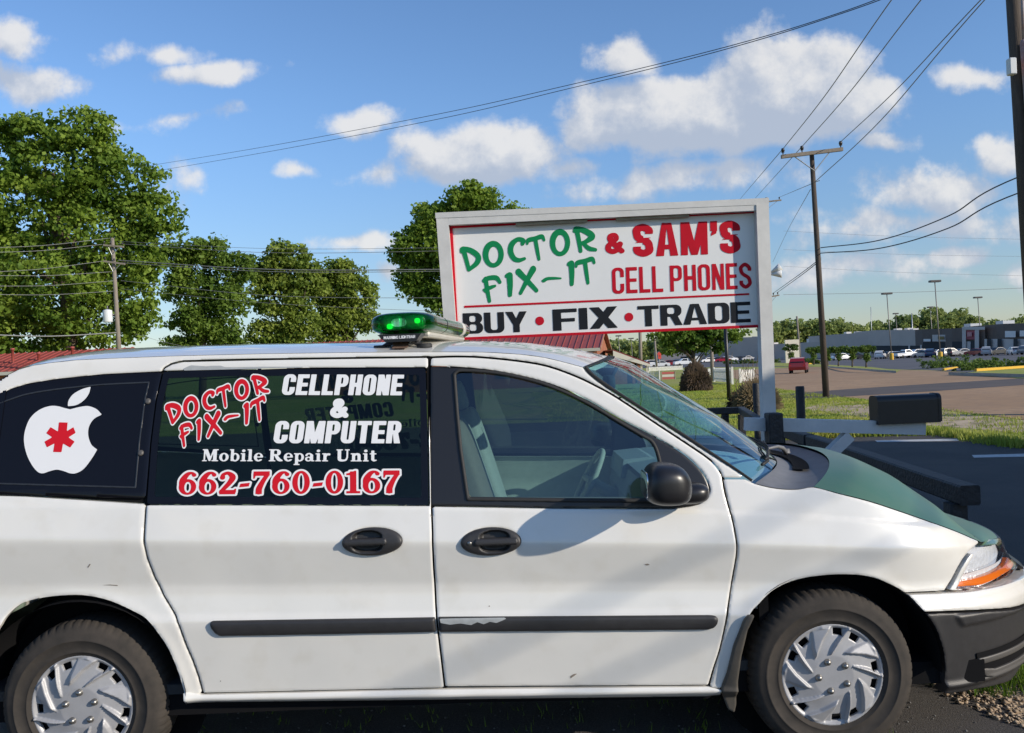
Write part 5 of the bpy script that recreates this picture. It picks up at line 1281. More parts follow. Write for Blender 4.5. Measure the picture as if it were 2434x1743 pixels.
# ------------------------------------------------------------------ grass tufts, gravel by the bumper
def blades(name, pts, hgt, wid, m, label, per=5, spread=.03):
    n = len(pts); N_ = n * per; P0 = np.repeat(pts, per, 0) + np.concatenate([rng.normal(0, spread, (N_, 2)), np.zeros((N_, 1))], 1)
    a = rng.uniform(0, 2 * math.pi, N_); h = hgt * rng.uniform(.5, 1.3, N_); w = wid * rng.uniform(.6, 1.3, N_); ln = rng.uniform(.1, .7, N_) * h; b = rng.uniform(0, 2 * math.pi, N_)
    dx, dy = np.cos(a) * w / 2, np.sin(a) * w / 2
    V = np.zeros((N_, 4, 3)); V[:, 0] = P0 + np.stack([-dx, -dy, 0 * dx], 1); V[:, 1] = P0 + np.stack([dx, dy, 0 * dx], 1)
    tip = P0 + np.stack([np.cos(b) * ln, np.sin(b) * ln, h], 1); V[:, 2] = tip + np.stack([dx * .25, dy * .25, 0 * dx], 1); V[:, 3] = tip - np.stack([dx * .25, dy * .25, 0 * dx], 1)
    o = fast_obj(name, V.reshape(-1, 3), np.arange(N_ * 4).reshape(-1, 4), m); return tag(o, label, kind='stuff')
def leafmat(name, c1, c2, scale=.5, trans=.35, rough=.6):
    m = bpy.data.materials.new(name); m.use_nodes = True; nt = m.node_tree; nt.nodes.clear()
    o = nt.nodes.new('ShaderNodeOutputMaterial'); d = nt.nodes.new('ShaderNodeBsdfPrincipled'); d.inputs['Roughness'].default_value = rough; d.inputs['Specular IOR Level'].default_value = .25
    t = nt.nodes.new('ShaderNodeBsdfTranslucent'); mx = nt.nodes.new('ShaderNodeMixShader'); mx.inputs[0].default_value = trans
    tc = nt.nodes.new('ShaderNodeTexCoord'); n = nt.nodes.new('ShaderNodeTexNoise'); n.inputs['Scale'].default_value = scale; n.inputs['Detail'].default_value = 5; nt.links.new(tc.outputs['Object'], n.inputs[0])
    r = nt.nodes.new('ShaderNodeMapRange'); r.inputs[1].default_value = .35; r.inputs[2].default_value = .65; nt.links.new(n.outputs[0], r.inputs[0])
    c = nt.nodes.new('ShaderNodeMixRGB'); c.inputs[1].default_value = (*c1, 1); c.inputs[2].default_value = (*c2, 1); nt.links.new(r.outputs[0], c.inputs[0])
    nt.links.new(c.outputs[0], d.inputs['Base Color']); nt.links.new(c.outputs[0], t.inputs[0]); nt.links.new(d.outputs[0], mx.inputs[1]); nt.links.new(t.outputs[0], mx.inputs[2]); nt.links.new(mx.outputs[0], o.inputs[0])
    return m
Mgb = leafmat('grass_blades', (.24, .33, .04), (.42, .42, .085), .9, .3); Mgb2 = leafmat('fresh_grass', (.11, .20, .02), (.16, .24, .03), 3.0, .35)
# verge between lot and road, and lawn beyond
def in_lot(x, y): return sd_poly(x, y, np.array(poly_lot)) < .05
n = 60000; yy = 13 + 37 * rng.random(n) ** 1.6; xx = rng.uniform(.0, 1.0, n) * (yy * .34 + 4.5) + 1.0
edge_x = np.interp(yy, [10, 19, 24, 31, 39, 48, 60], [10.6, 11, 11.2, 11.4, 11.8, 12.5, 15])
keep = (xx < edge_x) & ~in_lot(xx, yy); dn = np.sin(xx * 1.7 + 2 * np.sin(yy * .6)) * np.sin(yy * .9 + 1.3 * np.sin(xx)); keep &= (dn > -.35) | (rng.random(n) < .25)
keep &= ~((yy < 26) & (xx > 8.3) & (rng.random(n) < .8))
pts = np.stack([xx, yy, -.014 + gz(yy)], 1)[keep]
blades('grass', pts, .05, .022, Mgb, 'grass growing on the verge beside the road', 4, .07)
# weeds along the lot edge
e = np.array(poly_lot[4:8]); t = rng.random(900) * (len(e) - 1); i = t.astype(int); f = (t - i)[:, None]; q = e[i] * (1 - f) + e[np.minimum(i + 1, len(e) - 1)] * f + rng.normal(0, .10, (900, 2))
blades('weeds', np.concatenate([q, np.zeros((900, 1))], 1), .12, .025, Mgb, 'weeds along the crack at the edge of the lot', 4, .05)
# dirt, gravel and tufts in front of the van
gc = at_z(2385, 1672, 0.0)
mb = MB(); an = np.linspace(0, 2 * math.pi, 25)[:-1]; rr_ = 1 + .2 * np.sin(an * 3 + 1) + .12 * np.sin(an * 5)
mb.add([(gc[0] + .42 + .62 * r * math.cos(a), gc[1] + .15 + .62 * r * math.sin(a), .004) for a, r in zip(an, rr_)], [tuple(range(24))]); o = mb.build('dirt_patch', MG['dirt']); tag(o, 'patch of dirt and gravel under the front bumper', kind='structure')
def stones(name, pts, size, m, label):
    base = np.array([(1, 0, 0), (-1, 0, 0), (0, 1, 0), (0, -1, 0), (0, 0, 1), (0, 0, -1)], float); tri = np.array([(0, 2, 4), (2, 1, 4), (1, 3, 4), (3, 0, 4), (2, 0, 5), (1, 2, 5), (3, 1, 5), (0, 3, 5)])
    n = len(pts); s_ = size * rng.uniform(.45, 1.5, (n, 1, 1)); V = base[None] * (1 + rng.normal(0, .25, (n, 6, 3))) * s_ * np.array([1, 1, .65]); a = rng.uniform(0, 6.28, n); ca, sa = np.cos(a), np.sin(a)
    R = np.zeros((n, 3, 3)); R[:, 0, 0] = ca; R[:, 0, 1] = -sa; R[:, 1, 0] = sa; R[:, 1, 1] = ca; R[:, 2, 2] = 1; V = np.einsum('nij,nkj->nki', R, V) + pts[:, None, :]
    o = fast_obj(name, V.reshape(-1, 3), (tri[None] + 6 * np.arange(n)[:, None, None]).reshape(-1, 3), m); return tag(o, label, kind='stuff')
n = 2600; r = np.sqrt(rng.random(n)) * .62; a = rng.random(n) * 6.283; gp3 = np.stack([gc[0] + .40 + r * np.cos(a), gc[1] + .15 + r * np.sin(a), rng.uniform(.003, .012, n)], 1)
stones('gravel', gp3, .011, mat('gravel_stones', (.48, .38, .27), .8, col2=(.26, .17, .10), vscale=45), 'loose gravel in front of the van')
n = 3500; gp4 = np.stack([rng.uniform(-4.5, 3.5, n), rng.uniform(2.2, 6.2, n), np.full(n, .002)], 1)
stones('grit', gp4, .005, mat('grit', (.22, .21, .20), .9, col2=(.10, .10, .10), vscale=45), 'fine grit scattered over the asphalt')
n = 260; r = np.sqrt(rng.random(n)) * .55; a = rng.random(n) * 6.283; k_ = np.stack([gc[0] + .32 + r * np.cos(a), gc[1] + .34 + r * .6 * np.sin(a), np.full(n, .003)], 1)
blades('grass_tuft', k_, .13, .007, Mgb2, 'green grass tuft under the front bumper', 6, .02)
n = 130; k_ = np.stack([rng.uniform(-2.2, 1.6, n), rng.uniform(3.5, 4.4, n), np.full(n, .002)], 1)
blades('grass_shade', k_, .035, .005, Mgb2, 'sparse grass in the shade under the van', 5, .03)
# ------------------------------------------------------------------ trees
Mbark = mat('tree_bark', (.115, .085, .06), .9, var=.4, vscale=8, bump=.4, bscale=20)
Mleaf = [leafmat('leaves_a', (.105, .19, .024), (.275, .38, .055), .35, .45), leafmat('leaves_b', (.092, .17, .026), (.23, .33, .055), .35, .45), leafmat('leaves_c', (.125, .20, .03), (.30, .37, .065), .4, .45), leafmat('leaves_dark', (.065, .12, .024), (.17, .245, .045), .5, .4)]
def leaf_cloud(cent, n_per, rad, size, aspect=.75, up=.35):
    n = len(cent); N_ = n * n_per
    off = rng.normal(0, 1, (N_, 3)); off /= np.linalg.norm(off, axis=1, keepdims=True); off *= (rng.random((N_, 1)) ** .55)
    rr_ = np.repeat(rad * rng.uniform(.6, 1.35, n), n_per)[:, None]
    C = np.repeat(cent, n_per, 0) + off * rr_ * np.array([1.05, 1.05, .72])
    nrm = rng.normal(0, 1, (N_, 3)) + off * .9 + np.array([0, 0, up]); nrm /= np.linalg.norm(nrm, axis=1, keepdims=True)
    t = rng.normal(0, 1, (N_, 3)); u = np.cross(nrm, t); u /= np.linalg.norm(u, axis=1, keepdims=True); v = np.cross(nrm, u)
    s_ = (size * rng.uniform(.55, 1.35, N_))[:, None]
    V = np.stack([C - u * s_ * .5, C + v * s_ * aspect * .5 - u * s_ * .05, C + u * s_ * .5, C - v * s_ * aspect * .5 + u * s_ * .1], 1)
    return V.reshape(-1, 3), np.arange(N_ * 4).reshape(-1, 4)
def tree(name, label, D, base_px, lobes, leaf=0, n_clump=500, n_per=60, clump=.9, size=.30, trunk=.35, group=None, cat='tree', limbs=9, sqz=.75):
    """lobes: (px, py, rx, ry) ellipses of the crown as seen in the photograph, at depth D (metres)"""
    k = D / F; gz0 = float(gz(D))
    bx = float(at_y(base_px, 880, D)[0]); base = np.array([bx, D, gz0])
    t = thing(name, base, label, cat, group)
    L = []
    for (px, py, rx, ry) in lobes:
        c = at_y(float(px), float(py), D); r = np.maximum(np.array([rx * k, (rx + ry) / 2 * k * sqz, ry * k]) - clump * .45, clump * .4); L.append((c + np.array([0, rng.uniform(-.25, .25) * r[1], 0]), r))
    area = np.array([r[0] * r[2] for _, r in L]); cnt = (n_clump * area / area.sum()).astype(int) + 1; C = []
    for (c, r), m in zip(L, cnt):
        d = rng.normal(0, 1, (m, 3)); d /= np.linalg.norm(d, axis=1, keepdims=True); f = rng.uniform(.35, 1.0, (m, 1)) ** .6
        lump = 1 + .16 * np.sin(d[:, :1] * 5 + c[0]) * np.sin(d[:, 2:3] * 6 + c[2])
        C.append(c + d * r * f * lump)
    C = np.concatenate(C)
    V, Q = leaf_cloud(C, n_per, clump, size)
    fast_obj('crown', V, Q, Mleaf[leaf], t)
    top = max(c[2] for c, r in L); cen = sum(c * (r[0] * r[2]) for c, r in L) / sum(r[0] * r[2] for _, r in L)
    mb = MB(); mid = np.array([bx * .5 + cen[0] * .5, D, gz0 + (top - gz0) * .45])
    mb.tube([base - np.array([0, 0, .3]), base * .6 + mid * .4, mid, np.array([cen[0], D, gz0 + (top - gz0) * .85])], [trunk * 1.25, trunk, trunk * .72, trunk * .2], 9); tr = mb.build('trunk', Mbark, t, True)
    for i in range(limbs):
        c, r = L[i % len(L)]; e = c + rng.uniform(-.6, .6, 3) * r; s0 = base + (mid - base) * rng.uniform(.55, 1.1)
        m2_ = (s0 + e) / 2 + rng.normal(0, .04, 3) * np.linalg.norm(e - s0) + np.array([0, 0, .08 * np.linalg.norm(e - s0)])
        mb = MB(); mb.tube(spline([s0, m2_, e], 4), list(np.linspace(trunk * .42, trunk * .07, 9)), 6); mb.build('limb', Mbark, tr, True)
    return t
tree('large_tree', 'largest leafy tree, at the left edge behind the red roof', 80, 180,
     [(70, 330, 105, 70), (215, 310, 85, 60), (160, 400, 150, 110), (-20, 330, 90, 70), (280, 430, 110, 95), (370, 510, 75, 70), (60, 500, 150, 130), (230, 560, 150, 120), (-50, 560, 110, 130), (120, 690, 190, 120), (290, 690, 90, 100), (0, 720, 120, 120), (330, 760, 60, 60), (200, 790, 130, 60), (30, 800, 130, 60), (330, 620, 70, 70)],
     0, 1000, 62, 1.1, .42, .62, 'leafy trees along the back', limbs=16)
tree('leafy_tree', 'second tree from the left, with dark gaps low in its crown', 88, 478,
     [(420, 610, 50, 45), (490, 600, 60, 42), (560, 640, 55, 55), (450, 680, 75, 55), (545, 720, 60, 50), (470, 760, 75, 45), (530, 790, 55, 40), (440, 815, 60, 28)],
     1, 300, 60, .95, .38, .34, 'leafy trees along the back', limbs=12)
tree('leafy_tree', 'middle tree behind the wires, rounded top, left of the light bar', 92, 690,
     [(680, 615, 62, 48), (630, 650, 45, 50), (720, 660, 60, 60), (660, 710, 75, 60), (640, 790, 60, 40), (720, 770, 60, 55), (690, 815, 70, 25)],
     2, 300, 60, .95, .38, .34, 'leafy trees along the back', limbs=10)
tree('leafy_tree', 'lighter tree just left of the light bar, pale limbs showing', 95, 830,
     [(815, 645, 50, 42), (780, 690, 60, 60), (850, 700, 55, 55), (800, 760, 65, 50), (870, 760, 38, 35), (800, 810, 60, 28)],
     2, 240, 60, .95, .38, .30, 'leafy trees along the back', limbs=10)
tree('round_tree', 'dense round tree behind the left half of the shop sign', 60, 1100,
     [(1120, 480, 75, 52), (1040, 520, 70, 55), (1180, 520, 70, 50), (1000, 590, 75, 70), (1100, 600, 110, 90), (1210, 590, 80, 80), (990, 670, 60, 55), (1100, 700, 110, 60), (1240, 530, 45, 40)],
     0, 760, 60, .62, .27, .40, 'leafy trees along the back', limbs=10)
tree('small_far_tree', 'hazy low tree in the gap between the second and third trees', 140, 566, [(566, 818, 22, 18), (552, 826, 20, 12)], 3, 40, 40, .7, .35, .15, None, limbs=3)
tree('crape_myrtle', 'small tree with bare forked trunks under the right half of the sign', 46, 1652,
     [(1640, 800, 95, 30), (1580, 790, 50, 26), (1720, 795, 60, 28), (1640, 770, 90, 30), (1610, 830, 55, 18), (1690, 826, 45, 18)], 1, 190, 44, .30, .19, .09, None, limbs=14)
# dry brown mounds of cut stems
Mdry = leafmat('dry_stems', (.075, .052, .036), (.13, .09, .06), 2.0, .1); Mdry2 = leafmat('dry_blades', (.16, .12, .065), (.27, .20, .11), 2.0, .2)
def thatch(name, label, px, pyb, D, rx, h, m, n, top=None):
    b = at_y(px, pyb, D); b[2] = float(gz(D)); d = rng.normal(0, 1, (n, 3)); d[:, 2] = np.abs(d[:, 2]); d /= np.linalg.norm(d, axis=1, keepdims=True)
    tip = b + d * np.array([rx, rx * .8, h]) * rng.uniform(.8, 1.05, (n, 1)); root = b + d * np.array([rx * .75, rx * .6, h * .25]) * rng.uniform(.3, .9, (n, 1)); root[:, 2] = b[2] + rng.uniform(0, .5, n) * h
    w = .022 * D / 30; s_ = np.cross(tip - root, np.array([0, 1.0, 0])); s_ /= np.linalg.norm(s_, axis=1, keepdims=True) + 1e-9; s_ = s_ * w
    V = np.stack([root - s_, root + s_, tip + s_ * .4, tip - s_ * .4], 1); o = fast_obj(name, V.reshape(-1, 3), np.arange(n * 4).reshape(-1, 4), m)
    tag(o, label, 'shrub'); return o
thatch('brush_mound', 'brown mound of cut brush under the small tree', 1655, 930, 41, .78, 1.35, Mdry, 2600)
thatch('dry_grass_clump', 'dry ornamental grass clump behind the right sign post', 1800, 975, 25.5, .75, .95, Mdry2, 1500)
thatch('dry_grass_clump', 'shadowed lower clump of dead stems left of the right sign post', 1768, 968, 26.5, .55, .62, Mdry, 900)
o = bpy.data.objects
# tall pale seed stalks standing out of the clump
b = at_y(1778, 970, 26); mb = MB()
for k in range(16):
    x = b[0] + rng.normal(0, .25); y = 26 + rng.normal(0, .25); h = rng.uniform(1.0, 1.75); mb.tube([(x, y, 0), (x + rng.normal(0, .08), y, h * .6), (x + rng.normal(0, .18), y, h)], [.010, .008, .005], 4)
st_ = mb.build('seed_stalks', Mdry2); tag(st_, 'tall pale seed stalks rising from the dry clump', kind='stuff')
# ------------------------------------------------------------------ far woods (one mass)
def woods(name, label, spec, m, n_per=40, size=1.5, clump=2.6):
    C = []
    for (px0, px1, pt0, pt1, D, n) in spec:
        t = rng.random(n); px = px0 + (px1 - px0) * t; top = pt0 + (pt1 - pt0) * t + 5 * np.sin(px * .09) + 4 * np.sin(px * .21 + 1)
        hor = HORI - ROLL * (px - CX); f = rng.random(n) ** .7; py = top + (hor + 8 - top) * f
        C.append(at_y(px, py, D + rng.uniform(-6, 14, n)))
    C = np.concatenate(C); V, Q = leaf_cloud(C, n_per, clump, size); o = fast_obj(name, V, Q, m); tag(o, label, kind='stuff'); return o
Mfar = leafmat('far_leaves', (.22, .28, .08), (.34, .38, .12), .08, .4)
woods('far_wood', 'far wooded ridge behind the shopping centre', [(1815, 1960, 770, 762, 380, 420), (1960, 2060, 762, 778, 380, 320), (2060, 2200, 782, 745, 400, 480), (2150, 2330, 755, 750, 390, 520), (2200, 2290, 742, 742, 395, 260), (2300, 2440, 775, 756, 380, 420)], Mfar)
woods('far_wood', 'far trees seen under the sign beyond the brick building', [(1442, 1470, 818, 812, 330, 60), (1470, 1520, 812, 822, 330, 110), (1520, 1600, 822, 800, 330, 170), (1600, 1730, 800, 806, 330, 220)], Mfar)
# ------------------------------------------------------------------ red roofed buildings
Mroof = mat('red_metal_roof', (.34, .075, .06), .45, spec=.5, var=.12, vscale=3)
Mfasc = mat('cream_fascia', (.62, .58, .50), .7); Mbeige = mat('beige_post', (.55, .50, .40), .75)
Mbrown = mat('brown_board', (.33, .20, .13), .8)
def roof_slope(a, b, c, d, parent, n_rib):
    """a-b eave, d-c ridge; standing seams as raised ribs"""
    a, b, c, d = (np.array(p, float) for p in (a, b, c, d)); nr = np.cross(b - a, d - a); nr /= np.linalg.norm(nr)
    if nr[2] < 0: nr = -nr
    mb = MB(); P_ = [a, b, c, d]; mb.add(P_ + [p - nr * .06 for p in P_], [(0, 1, 2, 3), (7, 6, 5, 4), (0, 4, 5, 1), (1, 5, 6, 2), (2, 6, 7, 3), (3, 7, 4, 0)]); o = mb.build('roof', Mroof, parent)
    seam = None
    for i in range(n_rib + 1):
        t = i / n_rib; p = a + (b - a) * t; q = d + (c - d) * t; ex = (b - a) / np.linalg.norm(b - a) * .035
        mb = MB(); mb.add([p - ex + nr * .002, p + ex + nr * .002, q + ex + nr * .002, q - ex + nr * .002, p - ex * .6 + nr * .06, p + ex * .6 + nr * .06, q + ex * .6 + nr * .06, q - ex * .6 + nr * .06], [(4, 5, 6, 7), (0, 1, 5, 4), (1, 2, 6, 5), (2, 3, 7, 6), (3, 0, 4, 7)]); mb.build('seam', Mroof, o)
    return o
def gable_house(name, label, R0, R1, zr, ze, half, n_rib, zg):
    """ridge from R0 to R1 (x,y); eaves 'half' metres to either side"""
    R0 = np.array(R0, float); R1 = np.array(R1, float); d = (R1 - R0) / np.linalg.norm(R1 - R0); nrm = np.array([d[1], -d[0]])
    if nrm[1] > 0: nrm = -nrm           # towards the viewer
    h = thing(name, ((R0 + R1)[0] / 2, (R0 + R1)[1] / 2, zg), label, 'building')
    A, B = R0 + nrm * half, R1 + nrm * half; C_, D_ = R0 - nrm * half, R1 - nrm * half
    roof_slope((*A, ze), (*B, ze), (*R1, zr), (*R0, zr), h, n_rib); roof_slope((*C_, ze), (*D_, ze), (*R1, zr), (*R0, zr), h, 2)
    iw = half - .35; e = d * .3; p = [R0 + nrm * iw + e, R1 + nrm * iw - e, R1 - nrm * iw - e, R0 - nrm * iw + e]; zt = ze + .02; gzr = zr - .25
    V = [(*q, zg) for q in p] + [(*q, zt) for q in p] + [(*(R0 + e), gzr), (*(R1 - e), gzr)]
    mb = MB(); mb.add(V, [(0, 1, 5, 4), (2, 3, 7, 6), (1, 2, 6, 9, 5), (3, 0, 4, 8, 7)]); mb.build('wall', Mbrick, h)
    for q0, q1 in ((A, B),): 
        mb = MB(); u = np.array([*nrm, 0]); a, b = np.array([*q0, ze]), np.array([*q1, ze]); mb.add([a + u * .02 - [0, 0, .25], b + u * .02 - [0, 0, .25], b + u * .02, a + u * .02, a - u * .1 - [0, 0, .25], b - u * .1 - [0, 0, .25], b - u * .1, a - u * .1], [(0, 1, 2, 3), (4, 7, 6, 5), (0, 4, 5, 1), (3, 2, 6, 7)]); mb.build('fascia', Mfasc, h)
    for s_, base in ((1, R1), (-1, R0)):
        for sd in (1, -1):
            a = np.array([*(base + d * s_ * .02), zr - .02]); b = np.array([*(base + nrm * half * sd + d * s_ * .02), ze - .02]); o3 = np.array([*(d * s_ * .05), 0]); dn = np.array([0, 0, -.13])
            mb = MB(); mb.add([a, b, b + dn, a + dn, a + o3, b + o3, b + dn + o3, a + dn + o3], [(0, 1, 2, 3), (4, 7, 6, 5), (0, 4, 5, 1), (2, 6, 7, 3), (1, 5, 6, 2)]); mb.build('barge_board', Mbrown, h)
    for (t, s2, sd) in ((.3, 2.2, 1), (.7, 1.5, 1)):
        w = R0 + (R1 - R0) * t; q = w + nrm * (iw + .01) * sd
        mb = MB(); a = np.array([*q, zg + .9]); u = np.array([*d, 0]); o3 = np.array([*nrm, 0]) * .03; mb.add([a - u * .6, a + u * .6, a + u * .6 + [0, 0, 1.1], a - u * .6 + [0, 0, 1.1]] , [(0, 1, 2, 3)]); mb.v = [tuple(np.array(v) + o3) for v in mb.v]; mb.build('window', M['dkin'], h)
    return h
def xy(px, D): return at_y(float(px), 850.0, D)[:2]
zL = float(at_y(109, 835, 70)[2]); hL = gable_house('red_roof_house', 'long red metal roofed building at the left edge below the large tree', (xy(-420, 76)), (xy(316, 70)), zL, zL - 1.55, 5.0, 46, float(gz(70)))
for (px, py) in ((30, 838), (172, 834), (92, 848)):
    c = at_y(px, py, 69.0); mb = MB(); mb.lathe([(.10, -.9), (.10, .18), (.17, .20), (.17, .32), (0, .34)], c, 'z', 10); mb.build('roof_vent', Mroof, hL, True)
zC = float(at_y(921, 810, 85)[2]); R1c = xy(1441, 76)
hC = gable_house('brick_house', 'brick building with red metal roof, partly hidden by the shop sign', (xy(735, 82)), R1c, zC, zC - 1.7, 4.2, 52, float(gz(78)))
c = at_y(907, 806, 83.0); mb = MB(); mb.lathe([(.10, -.9), (.10, .1), (.18, .12), (.18, .3), (0, .32)], c, 'z', 10); mb.build('roof_vent', Mroof, hC, True)
# lower wing with porch
Dw = 73.0; w0 = at_y(1447, 832, Dw); w1 = at_y(1545, 863, Dw - 3); zg = float(gz(Dw))
wing = thing('brick_porch', (float((w0 + w1)[0] / 2), Dw, zg), 'low brick porch wing with dark red sloping roof beside the picket fence', 'building')
mb = MB(); y0, y1 = Dw - 3.0, Dw + 5; mb.add([(w0[0], y0, w0[2]), (w1[0], y0, w1[2]), (w1[0], y1, w1[2]), (w0[0], y1, w0[2])] + [(w0[0], y0, w0[2] - .1), (w1[0], y0, w1[2] - .1), (w1[0], y1, w1[2] - .1), (w0[0], y1, w0[2] - .1)], [(0, 1, 2, 3), (7, 6, 5, 4), (0, 4, 5, 1), (1, 5, 6, 2), (2, 6, 7, 3), (3, 7, 4, 0)]); mb.build('roof', mat('dark_red_roof', (.20, .035, .035), .5), wing)
mb = MB(); dz_ = np.array([0, 0, -.12]); p = [np.array([w0[0], y0 - .02, w0[2] - .1]), np.array([w1[0], y0 - .02, w1[2] - .1])]; mb.add([p[0] + 4 * dz_, p[1] + 1.6 * dz_, p[1], p[0]], [(0, 1, 2, 3)]); mb.build('fascia', Mfasc, wing)
mb = MB(); mb.box(w0[0], float(at_y(1490, 850, y0)[0]), y0 + .3, y1, zg, w0[2] - .9); mb.build('wall', Mbrick, wing)
mb = MB(); mb.box(float(at_y(1490, 850, y0)[0]), float(at_y(1525, 850, y0)[0]), y0 + 3, y1 - .1, zg, w1[2] - .0); mb.build('recess_wall', M['dkin'], wing)
for px in (1505, 1518): x = float(at_y(px, 850, y0)[0]); mb = MB(); mb.box(x - .11, x + .11, y0 + .1, y0 + .4, zg, w1[2] + .1); mb.build('brick_column', Mbrick, wing)
for px in (1524, 1537): x = float(at_y(px, 850, y0)[0]); mb = MB(); mb.box(x - .07, x + .07, y0 + .1, y0 + .25, zg, w1[2] + .05); mb.build('porch_post', Mbeige, wing)
# ------------------------------------------------------------------ picket fences, sandwich board
Mpk = mat('white_pickets', (.72, .71, .66), .7, var=.12, vscale=5)
def picket(px0, px1, pyb0, pyb1, h, label):
    a = ground_at(px0, pyb0); b = ground_at(px1, pyb1); d = b - a; L_ = np.hypot(d[0], d[1]); u = d / L_
    t = thing('picket_fence', a, label, 'fence'); sd = np.array([u[1], -u[0], 0])
    n = max(2, int(L_ / .16)); mb = MB()
    for i in range(n):
        p = a + u * (L_ * (i + .5) / n); w = u * .045
        mb.add([p - w + sd * .02 + [0, 0, .08], p + w + sd * .02 + [0, 0, .08], p + w + sd * .02 + [0, 0, h - .08], p + sd * .02 + [0, 0, h], p - w + sd * .02 + [0, 0, h - .08], p - w - sd * .0 + [0, 0, .08], p + w - sd * .0 + [0, 0, .08], p + w + [0, 0, h - .08], p + [0, 0, h], p - w + [0, 0, h - .08]], [(0, 1, 2, 3, 4), (9, 8, 7, 6, 5), (0, 5, 6, 1), (1, 6, 7, 2), (2, 7, 8, 3), (3, 8, 9, 4), (4, 9, 5, 0)])
    pk = mb.build('pickets', Mpk, t); pk['kind'] = 'stuff'
    for z in (h * .28, h * .75): mb = MB(); mb.tube([a + [0, 0, z] - sd * .03, b + [0, 0, z] - sd * .03], .035, 4); mb.build('rail', Mpk, t)
    for p in (a, b): mb = MB(); mb.box(p[0] - .06, p[0] + .06, p[1] - .06, p[1] + .06, p[2], p[2] + h + .05); mb.build('post', Mpk, t)
picket(1698, 1741, 908, 914, .92, 'white picket fence stretch right of the brown brush mound'); picket(1760, 1792, 910, 908, .78, 'short white picket fence piece left of the right sign post')
picket(1626, 1692, 900, 893, .85, 'white picket fence behind the brown brush mound'); picket(1543, 1622, 884, 880, .8, 'far white picket fence beside the brick porch')
picket(1541, 1568, 905, 904, .95, 'white picket gate nearest the brick porch')
a = ground_at(1573, 905); bd = thing('yard_board', a, 'red and white board on wooden legs before the picket fence', 'sign')
for i, (z0, z1, m) in enumerate(((.60, .82, mat('faded_red_board', (.45, .10, .09), .7)), (.34, .56, mat('white_board', (.6, .56, .5), .7)), (.10, .32, mat('faded_red_board2', (.42, .11, .10), .7)))):
    mb = MB(); mb.box(a[0] + .05, a[0] + 1.25, a[1] - .02, a[1] + .02, a[2] + z0, a[2] + z1); mb.build('plank', m, bd)
for x in (0, 1.3): mb = MB(); mb.box(a[0] + x - .05, a[0] + x + .05, a[1] - .05, a[1] + .05, a[2], a[2] + .9); mb.build('leg', Mtan, bd)
# ------------------------------------------------------------------ poles
Mpole = mat('utility_pole_wood', (.055, .042, .034), .85, col2=(.095, .072, .055), vscale=3, stretch=(6, 6, .6), bump=.5, bscale=8)
Mpale = mat('grey_pole_wood', (.27, .23, .19), .85, var=.3, vscale=3, stretch=(6, 6, .6))
Mmet = mat('galvanised', (.42, .43, .44), .45, metal=.6); Mins = mat('insulator', (.05, .045, .05), .3); Mcan = mat('transformer_grey', (.62, .64, .66), .5)
def lean_pole(name, top, base, D, r, m, label, arms=(), zg=None):
    a = at_y(*top, D); b = at_y(*base, D); t = (float(gz(D)) - a[2]) / (b[2] - a[2]); g_ = a + (b - a) * t
    p = thing(name, g_, label, 'utility pole'); mb = MB(); mb.tube([g_ - [0, 0, .3], g_ * .5 + a * .5, a], [r * 1.2, r, r * .8], 12); mb.build('pole', m, p, True)
    pts = []
    for (x0, y0, x1, y1, ins) in arms:
        q0, q1 = at_y(x0, y0, D - .25), at_y(x1, y1, D - .25); d = q1 - q0; mb = MB(); s = np.array([0, .06, 0]); u = np.array([0, 0, .06])
        mb.add([q0 - s - u, q1 - s - u, q1 - s + u, q0 - s + u, q0 + s - u, q1 + s - u, q1 + s + u, q0 + s + u], [(0, 1, 2, 3), (7, 6, 5, 4), (0, 4, 5, 1), (1, 5, 6, 2), (2, 6, 7, 3), (3, 7, 4, 0)]); mb.build('crossarm', Mpale, p)
        for f in ins:
            q = q0 + d * f + [0, 0, .06]; mb = MB(); mb.lathe([(.02, 0), (.02, .08), (.055, .08), (.05, .13), (.07, .14), (.05, .22), (0, .24)], q, 'z', 10); mb.build('insulator', Mins, p, True); pts.append(q + [0, 0, .2])
        mid = (q0 + q1) / 2; c0 = a + (g_ - a) * ((a[2] - mid[2] + .62) / (a[2] - g_[2]))
        for f in (.22, .78): mb = MB(); mb.tube([q0 + d * f - u, c0 + [0, -.2, 0]], .02, 5); mb.build('arm_brace', Mmet, p)
    return p, pts, a, g_
p1, i1, a1, g1_ = lean_pole('utility_pole', (1929, 360), (1964, 940), 31.0, .098, Mpole, 'dark wooden utility pole with one crossarm beside the road', [(1857, 373, 2003, 355, (.03, .34, .97))])
pL, iL, aL, gL = lean_pole('utility_pole', (267, 566), (283, 835), 62.0, .15, Mpale, 'weathered utility pole with two crossarms and transformer in front of the large tree', [(246, 583, 294, 587, (.05, .35, .95)), (246, 621, 297, 628, (.08, .5, .93))])
q = at_y(256, 752, 61.6); mb = MB(); mb.lathe([(0, -.42), (.30, -.42), (.31, -.36), (.31, .36), (.28, .42), (.1, .48), (0, .48)], q, 'z', 18); mb.build('transformer', Mcan, pL, True); mb = MB(); mb.tube([q + [.28, 0, .1], at_y(272, 748, 62)], .05, 6); mb.build('transformer_bracket', Mmet, pL)
mb = MB(); mb.lathe([(.05, .48), (.06, .7), (.03, .75)], q, 'z', 8); mb.build('bushing', Mins, pL, True)
pR, iR, aR, gR = lean_pole('utility_pole', (2392, -250), (2440, 470), 20.0, .17, Mpole, 'large dark utility pole at the right edge with a grey box and conduit', [])
